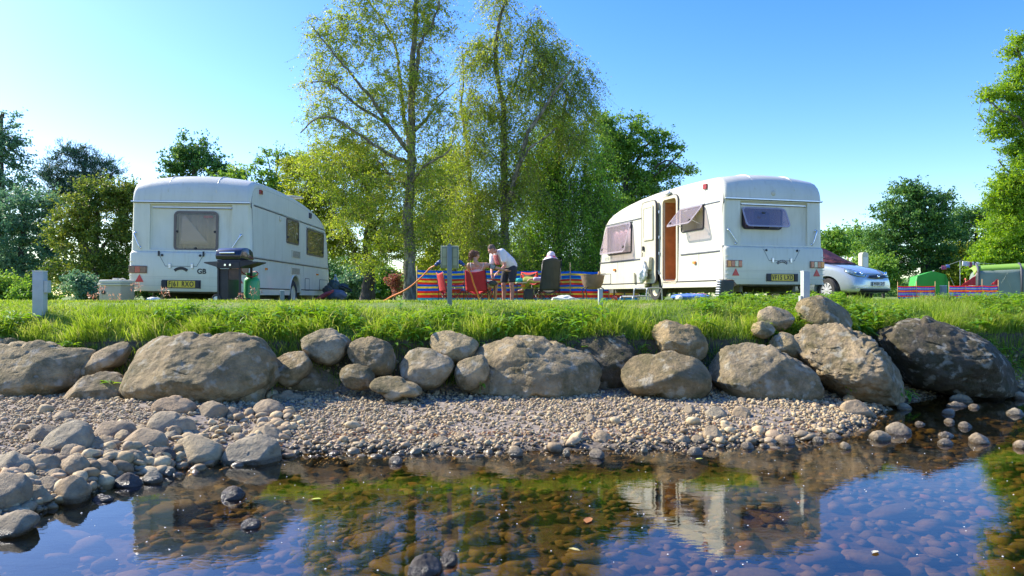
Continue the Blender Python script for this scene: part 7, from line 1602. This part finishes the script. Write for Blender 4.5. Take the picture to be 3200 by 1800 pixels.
def head(mb, c, R, s=1.0):
    """skull, jaw, nose, ears, lips and brow; c is the middle of the head"""
    def P(x, y, z): return Vector(c)+R @ Vector((x*s, y*s, z*s))
    hull(mb, (P(0, -.012, .028), (.074*s, .090*s, .082*s), R), (P(0, .022, -.055), (.050*s, .052*s, .045*s), R))
    hull(mb, (P(0, .03, -.075), (.036*s, .036*s, .03*s), R), (P(0, .045, -.085), (.022*s, .022*s, .02*s), R))
    hull(mb, (P(0, .088, .012), (.009*s,)*3), (P(0, .108, -.022), (.014*s, .013*s, .011*s), R)); hull(mb, (P(-.03, .078, .028), (.016*s, .010*s, .008*s), R), (P(.03, .078, .028), (.016*s, .010*s, .008*s), R))
    hull(mb, (P(-.018, .082, -.05), (.008*s,)*3), (P(.018, .082, -.05), (.008*s,)*3))
    for q in (-1, 1): hull(mb, (P(q*.078, -.005, .012), (.009*s, .018*s, .022*s), R), (P(q*.077, .0, -.015), (.008*s, .013*s, .014*s), R))
def face_bits(parent, c, R, org, s=1.0):
    for q in (-1, 1):
        p = Vector(c)+R @ Vector((q*.031*s, .083*s, .005*s))-org; e = MB().ell((0, 0, 0), (.011, .008, .007)).build('eye', mat('eye_white', (.6, .58, .55), .2), parent, smooth=True); e.location = p; e.rotation_euler = R.to_euler()
    MB().ell((0, 0, 0), (.022, .008, .005)).build('mouth', mat('lip', (.35, .10, .08), .5), parent, smooth=True).matrix_local = Matrix.Translation(Vector(c)+R @ Vector((0, .088*s, -.05*s))-org) @ R.to_4x4()
def hair(name, c, R, m, parent, org, s=1.0, long=0.0, seed=1, back=.02, blobs=()):
    """a cap of hair over the skull with a ragged surface"""
    mb = MB(); P = lambda x, y, z: Vector(c)+R @ Vector((x*s, y*s, z*s))
    hull(mb, (P(0, -.022, .045), (.083*s, .092*s, .080*s), R), (P(0, -.045, -.01-long), (.072*s, .055*s, .05*s), R))
    for a, b in blobs: hull(mb, (P(*a[:3]), (a[3]*s,)*3), (P(*b[:3]), (b[3]*s,)*3))
    o = fused(name, mb, m, parent, .008, 1, org)
    for v in o.data.vertices: v.co += v.normal*(.010*noise.noise(v.co*38)+.006*noise.noise(v.co*90))
    return o
def hand(mb, wrist, fwd, palm, side, curl=.5, s=1.0):
    """palm with four unequal bent fingers and a thumb; fwd towards the fingertips, palm = direction the palm faces, side = +1/-1 thumb side"""
    f = Vector(fwd).normalized(); n = Vector(palm); n = (n-f*n.dot(f)).normalized(); r = f.cross(n)*side; w = Vector(wrist)
    hull(mb, (w+f*.02*s, (.024*s,)*3), (w+f*.075*s+r*.0, (.034*s, .034*s, .02*s), Matrix((r, f, n)).transposed()))
    for k, (dx, ln, rd) in enumerate(((.030, .068, .0088), (.010, .076, .009), (-.010, .070, .0086), (-.029, .055, .0078))):
        b = w+f*.095*s+r*dx*s; a1 = curl*(.8+.12*k); d1 = (f*math.cos(a1)+n*math.sin(a1)+r*dx*2).normalized(); a2 = curl*2.0; d2 = (f*math.cos(a2)+n*math.sin(a2)).normalized(); a3 = curl*2.8; d3 = (f*math.cos(a3)+n*math.sin(a3)).normalized()
        p1 = b+d1*ln*.45*s; p2 = p1+d2*ln*.33*s; p3 = p2+d3*ln*.26*s
        hull(mb, (b-f*.02*s, (rd*1.1*s,)*3), (p1, (rd*s,)*3)); hull(mb, (p1, (rd*s,)*3), (p2, (rd*.93*s,)*3)); hull(mb, (p2, (rd*.93*s,)*3), (p3, (rd*.8*s,)*3))
    t0 = w+f*.035*s+r*.026*s; t1 = t0+(f*.55+r*.75+n*.3).normalized()*.040*s; t2 = t1+(f*.8+r*.15+n*.45).normalized()*.034*s
    hull(mb, (t0, (.014*s,)*3), (t1, (.0115*s,)*3)); hull(mb, (t1, (.0115*s,)*3), (t2, (.0095*s,)*3))
def W2(px, py, D): return W(px, py, D)

# man bending forward -------------------------------------------------
DM = 19.6
def man():
    org = Vector((W(1600, 900, DM).x-.05, DM, -.2)); e = empty('person', org, label='man in a white T-shirt and dark shorts bending down towards the seated woman', cat='person')
    P = lambda cx, cy, dD=0: W(1440+cx*.138, 740+cy*.138, DM+dD)
    hc = P(700, 292, -.25); fw = Vector((-.62, -.45, -.55)); R = frame3(fw, Vector((-.45, -.1, .9)))
    neck0 = P(800, 335, -.12); chest = P(915, 430, -.05); belly = P(1080, 585, .02); pelv = P(1150, 705, .08)
    shL = P(935, 345, -.27); shR = P(720, 420, .12)        # his left shoulder is towards the camera
    elL = P(1000, 655, -.30); wrL = P(850, 800, -.42); elR = P(700, 690, -.02); wrR = P(700, 860, -.30)
    hipL = P(1180, 770, -.06); hipR = P(1030, 770, .12); knL = P(1150, 1080, -.10); knR = P(965, 1090, .05); anL = Vector((knL.x+.0, knL.y+.03, -.11)); anR = Vector((knR.x+.0, knR.y+.03, -.11))
    mb = MB(); head(mb, hc, R, 1.06)
    hull(mb, (hc+R @ Vector((0, -.04, -.06)), (.058,)*3), (neck0, (.062,)*3)); hull(mb, (neck0, (.062,)*3), (chest, (.10,)*3))
    hull(mb, (shL, (.062,)*3), (shR, (.062,)*3)); hull(mb, (chest, (.13,)*3), (belly, (.14,)*3)); hull(mb, (belly, (.14,)*3), (pelv, (.145,)*3))
    limb(mb, [(shL, .060), (elL, .043), (wrL, .028)]); limb(mb, [(shR, .060), (elR, .042), (wrR, .028)])
    hand(mb, wrL, Vector((-.75, -.1, -.5)), Vector((-.1, .3, -.9)), 1, .45); hand(mb, wrR, Vector((.15, -.3, -.9)), Vector((.6, -.3, 0)), -1, .5)
    for hp_, kn, an in ((hipL, knL, anL), (hipR, knR, anR)):
        limb(mb, [(hp_, .095), (kn, .060)]); calf = kn.lerp(an, .35)+Vector((.02, .03, 0)); limb(mb, [(kn, .058), (calf, .062), (an, .037)])
        limb(mb, [(an, .038), (an+Vector((-.03, -.06, -.05)), .036), (an+Vector((-.09, -.16, -.055)), .028)])
        for k in range(5): q = an+Vector((-.10+.018*k, -.165-.006*k, -.062)); hull(mb, (q, (.014-.001*k,)*3), (q+Vector((-.025, -.045, -.004)), (.011-.001*k,)*3))
    fused('body', mb, M_SKINR, e, .0075, 2, org)
    face_bits(e, hc, R, org, 1.06)
    hair('hair', hc, R, mat('greying_brown_hair', (.14, .10, .075), .8, var=.4, scale=40), e, org, 1.06)
    # T-shirt
    t = MB(); up = (neck0-belly).normalized()
    hull(t, (shL+Vector((0, 0, .01)), (.085,)*3), (shR+Vector((0, 0, .01)), (.085,)*3)); hull(t, (chest+Vector((.02, 0, .0)), (.165,)*3), (shL, (.085,)*3)); hull(t, (chest+Vector((.02, 0, 0)), (.165,)*3), (shR, (.085,)*3))
    hull(t, (chest+Vector((.02, 0, .0)), (.165,)*3), (belly+Vector((.0, 0, .0)), (.185,)*3)); hull(t, (belly, (.185,)*3), (pelv+Vector((-.01, 0, .03)), (.172,)*3))
    hull(t, (shL, (.086,)*3), (shL.lerp(elL, .62), (.075,)*3)); hull(t, (shR, (.086,)*3), (shR.lerp(elR, .60), (.072,)*3))
    ts = fused('t_shirt', t, mat('white_cotton', (.74, .73, .75), .9, var=.03, scale=6), e, .012, 3, org)
    for v in ts.data.vertices: v.co += v.normal*(.008*noise.noise(v.co*7)+.004*noise.noise(v.co*19))
    # printed patch on the chest of the shirt
    g = MB(); nrm = Vector((-.62, -.45, -.25)).normalized(); ctr = chest+nrm*.178+Vector((-.0, -.0, -.06))-org; rt = nrm.cross(Vector((0, 0, 1))).normalized(); u2 = rt.cross(nrm)
    def f(u, v): return ctr+rt*(u-.5)*.20+u2*(v-.5)*.26-nrm*(.10*((u-.5)**2+.3*(v-.5)**2))
    g.grid(f, 8, 8).build('print', mat('red_print', (.42, .12, .12), .9, var=.6, scale=35), ts, smooth=True, solid=.012)
    # shorts
    s = MB(); hull(s, (pelv+Vector((0, 0, .02)), (.165, .16, .12)), (hipL.lerp(hipR, .5), (.16, .17, .10)))
    for hp_, kn in ((hipL, knL), (hipR, knR)): k2 = hp_.lerp(kn, .78); hull(s, (hp_+Vector((0, 0, .03)), (.118,)*3), (k2, (.098, .098, .03)))
    sh = fused('shorts', s, mat('charcoal_shorts', (.035, .038, .045), .85, var=.2), e, .012, 2, org)
    for v in sh.data.vertices: v.co += v.normal*(.006*noise.noise(v.co*9))
    return hc, wrL
man()

# woman sitting in the red chair --------------------------------------
DW = 18.95
def woman():
    cb = woman_chair.location; org = Vector((cb.x, cb.y, -.2)); e = empty('person', org, label='woman with a curly ponytail in the red chair holding her right arm out', cat='person')
    P = lambda cx, cy, dD=0: W(1440+cx*.138, 740+cy*.138, DW+dD)
    hc = P(345, 425, .06); R = frame3((.72, .66, -.12), (0.05, 0, 1)); neck = P(330, 560, .02)
    shL = P(190, 640, .05); shR = P(580, 635, .12); chest = P(375, 720, .10); waist = P(380, 920, .12); pelv = P(400, 1060, .15)
    elR = P(745, 690, .10); wrR = P(985, 755, .20); elL = P(170, 880, .20); wrL = P(330, 960, .5)
    knL = P(660, 1075, .62); knR = P(800, 1060, .48); anL = Vector((P(640, 0).x, DW+.75, -.12)); anR = Vector((P(770, 0).x, DW+.66, -.12))
    mb = MB(); head(mb, hc, R, 1.0); hull(mb, (hc+R @ Vector((0, -.03, -.06)), (.050,)*3), (neck, (.052,)*3)); hull(mb, (neck, (.052,)*3), (P(370, 640, .06), (.08,)*3))
    hull(mb, (shL, (.058,)*3), (shR, (.058,)*3)); hull(mb, (shL, (.062,)*3), (chest, (.13, .10, .13))); hull(mb, (shR, (.062,)*3), (chest, (.13, .10, .13)))
    hull(mb, (chest, (.145, .10, .13)), (waist, (.155, .12, .11))); hull(mb, (waist, (.155, .12, .11)), (pelv, (.17, .14, .11)))
    limb(mb, [(shR, .062), (elR, .048), (wrR, .028)]); limb(mb, [(shL, .058), (elL, .044), (wrL, .027)])
    hand(mb, wrR, Vector((.9, .1, -.25)), Vector((0, .2, 1)), 1, .18); hand(mb, wrL, Vector((.6, .6, -.3)), Vector((0, 0, -1)), -1, .4)
    for q, kn, an in ((-1, knL, anL), (1, knR, anR)):
        hp_ = pelv+Vector((q*.07, .05, -.02)); limb(mb, [(hp_, .092), (kn, .062)]); calf = kn.lerp(an, .35)+Vector((-.02, -.02, 0)); limb(mb, [(kn, .060), (calf, .058), (an, .034)])
        limb(mb, [(an, .035), (an+Vector((.05, .04, -.05)), .034), (an+Vector((.15, .10, -.056)), .026)])
        for k in range(5): q2 = an+Vector((.15-.008*k, .10-.016*k, -.062)); hull(mb, (q2, (.013-.001*k,)*3), (q2+Vector((.04, .025, -.004)), (.010-.001*k,)*3))
    fused('body', mb, M_SKIN, e, .0075, 2, org); face_bits(e, hc, R, org)
    HM = mat('auburn_curls', (.16, .065, .035), .75, var=.55, scale=45)
    h = hair('hair', hc, R, HM, e, org, 1.0, long=.0, blobs=(((-.02, -.07, .075, .05), (-.035, -.12, .04, .055)), ((-.035, -.12, .04, .055), (-.05, -.13, -.05, .045)), ((-.05, -.13, -.05, .045), (-.045, -.115, -.10, .03)), ((-.02, -.09, .09, .035), (-.06, -.10, .09, .03))))
    r = random.Random(3); c = MB()
    for i in range(60):
        b = Vector((r.uniform(-.085, .0), r.uniform(-.175, -.07), r.uniform(-.12, .12))); p0 = hc+R @ b; pts = [p0]
        for k in range(4): pts.append(pts[-1]+Vector((r.uniform(-.025, .02), r.uniform(-.02, .02), r.uniform(-.035, .012))))
        c.tube(smooth_path([p[:] for p in pts], 3), .004, 4)
    o = c.build('loose_curls', HM, h, smooth=True); o.data.transform(Matrix.Translation(-org))
    # top with thin straps
    t = MB(); hull(t, (P(375, 760, .10), (.150, .108, .06)), (waist, (.172, .135, .12))); hull(t, (waist, (.172, .135, .12)), (pelv, (.185, .155, .12)))
    tp_ = fused('vest_top', t, mat('cream_cloth', (.66, .60, .48), .9, var=.06), e, .011, 2, org)
    for x0, x1 in ((225, 250), (505, 470)):
        o = MB().tube(smooth_path([P(x1-8, 760, -.02)[:], P(x0, 660, -.03)[:], P(x0, 585, .04)[:], P(x0+10, 640, .16)[:]], 4), .006, 5).build('strap', M_WHITE, tp_, smooth=True); o.data.transform(Matrix.Translation(-org))
    s = MB()
    for q, kn in ((-1, knL), (1, knR)): hp_ = pelv+Vector((q*.08, .05, .0)); hull(s, (hp_, (.115,)*3), (hp_.lerp(kn, .72), (.088,)*3))
    fused('shorts', s, mat('pale_beige_cloth', (.58, .54, .44), .9, var=.1), e, .011, 2, org)
    # phone armband
    d = (elR-shR).normalized(); c0 = elR-d*.03; b = MB().tube([c0-d*.075, c0-d*.07, c0+d*.07, c0+d*.075], [.056, .060, .056, .052], 20).build('armband', M_BLK, e, auto=True); b.data.transform(Matrix.Translation(-org))
    s2 = MB().box(-.055, .055, -.008, .004, -.05, .05, bev=.004).build('armband_window', mat('scuffed_screen', (.22, .26, .27), .25, var=.7, scale=60), b); s2.matrix_local = Matrix.Translation(c0-org+Vector((0, -.060, .005))) @ Matrix.Rotation(rad(8), 4, 'Y')
    s2.parent = b
woman()

# person under a pink sun hat in the high-backed chair ------------------
DP = 19.75
def reader():
    P = lambda cx, cy, dD=0: W(1606+cx*.1173, 770+cy*.1173, DP+dD)
    org = Vector((P(950, 0).x, DP+.1, -.2)); e = empty('person', org, label='person under a floppy pink and white hat, hidden by the high-backed chair', cat='person')
    fwd = Vector((-.47, .88, 0)); R = frame3((-.62, .78, -.10), (0, 0, 1)); hc = P(990, 350, .16)
    sh = P(930, 590, .28); shL = P(840, 610, .20); shR = P(1180, 620, .38); chest = P(960, 700, .34); pelv = P(940, 990, .42)
    el = P(800, 880, .10); wr = P(480, 875, .12); kn = P(330, 900, .75); an = P(260, 1120, .95); kn2 = P(520, 980, .95); an2 = Vector((P(400, 0).x, DP+1.05, -.12))
    mb = MB(); head(mb, hc, R); hull(mb, (hc+R @ Vector((0, -.03, -.06)), (.052,)*3), (sh, (.06,)*3)); hull(mb, (shL, (.058,)*3), (shR, (.058,)*3)); hull(mb, (sh, (.10,)*3), (chest, (.15, .11, .13))); hull(mb, (chest, (.15, .11, .13)), (pelv, (.16, .14, .11)))
    limb(mb, [(shL, .055), (el, .042), (wr, .028)]); er = P(1200, 860, .55); limb(mb, [(shR, .055), (er, .042), (P(950, 890, .85), .028)])
    hand(mb, wr, Vector((-.85, .25, -.15)), Vector((.1, .2, -.9)), -1, .45); hand(mb, P(950, 890, .85), Vector((-.7, .6, -.1)), Vector((0, 0, -1)), 1, .5)
    limb(mb, [(pelv, .10), (kn, .07), (an, .045)]); limb(mb, [(pelv+Vector((.1, .05, 0)), .10), (kn2, .07), (an2, .04)])
    for a in (an, an2):
        limb(mb, [(a, .036), (a+Vector((-.05, .03, -.05)), .034), (a+Vector((-.14, .08, -.055)), .026)])
        for k in range(5): q2 = a+Vector((-.14+.006*k, .08-.014*k, -.06)); hull(mb, (q2, (.012-.001*k,)*3), (q2+Vector((-.035, .02, -.003)), (.010-.001*k,)*3))
    fused('body', mb, M_SKIN, e, .008, 2, org); face_bits(e, hc, R, org)
    hair('hair', hc, R, mat('brown_hair', (.10, .06, .04), .8, var=.4, scale=40), e, org)
    t = MB(); hull(t, (shL, (.075,)*3), (shR, (.075,)*3)); hull(t, (chest, (.18, .14, .15)), (pelv, (.18, .15, .12))); hull(t, (shL, (.078,)*3), (chest, (.17, .12, .12))); hull(t, (shR, (.078,)*3), (chest, (.17, .12, .12)))
    hull(t, (shL, (.075,)*3), (el, (.066,)*3)); hull(t, (el, (.066,)*3), (P(590, 875, .11), (.052,)*3)); hull(t, (P(590, 875, .11), (.058,)*3), (P(560, 875, .11), (.060,)*3)); hull(t, (shR, (.075,)*3), (er, (.06,)*3))
    ts = fused('blouse', t, mat('lilac_white_cotton', (.66, .58, .70), .9, var=.06, scale=8), e, .010, 2, org)
    for v in ts.data.vertices: v.co += v.normal*(.007*noise.noise(v.co*11)+.004*noise.noise(v.co*28))
    s = MB(); limb(s, [(pelv, .135), (kn, .105)]); hull(s, (kn, (.105,)*3), (kn.lerp(an, .85)+Vector((.05, 0, 0)), (.09,)*3)); limb(s, [(pelv+Vector((.1, .05, 0)), .13), (kn2, .10), (kn2.lerp(an2, .8), .08)])
    fused('trousers', s, mat('olive_green_cloth', (.32, .36, .06), .85, var=.15), e, .011, 2, org)
    # hat
    H_ = hc+Vector((-.0, 0, .075)); n = 40; hb = MB()
    prof = [(.001, .135), (.04, .130), (.075, .105), (.095, .06), (.102, .015), (.108, 0), (.145, -.035), (.175, -.075), (.182, -.08)]
    rings = []
    for r_, z in prof:
        ring = []
        for k in range(n):
            a = 2*math.pi*k/n; wv = (.012*math.sin(3*a+.6)+.006*math.sin(7*a))*(r_/.15)**2; ring.append(hb.b.verts.new(H_-org+Vector((math.cos(a)*r_*1.05-.01*(r_ > .11), math.sin(a)*r_*1.12, z+wv))))
        rings.append(ring)
    for i in range(len(rings)-1):
        for k in range(n): hb.b.faces.new([rings[i][k], rings[i][(k+1) % n], rings[i+1][(k+1) % n], rings[i+1][k]])
    hat = hb.build('sun_hat', mat('pink_white_hat', (.80, .68, .72), .85, var=.05), e, smooth=True, solid=.006)
    hbb = MB().lathe([(.106, .022), (.115, -.004), (.135, -.028)], 36, Matrix.Translation(H_-org+Vector((-.004, 0, .0))) @ Matrix.Diagonal((1.05, 1.12, 1, 1)), caps=False).build('hat_band', mat('pink_band', (.72, .12, .22), .8), hat, smooth=True)
reader()
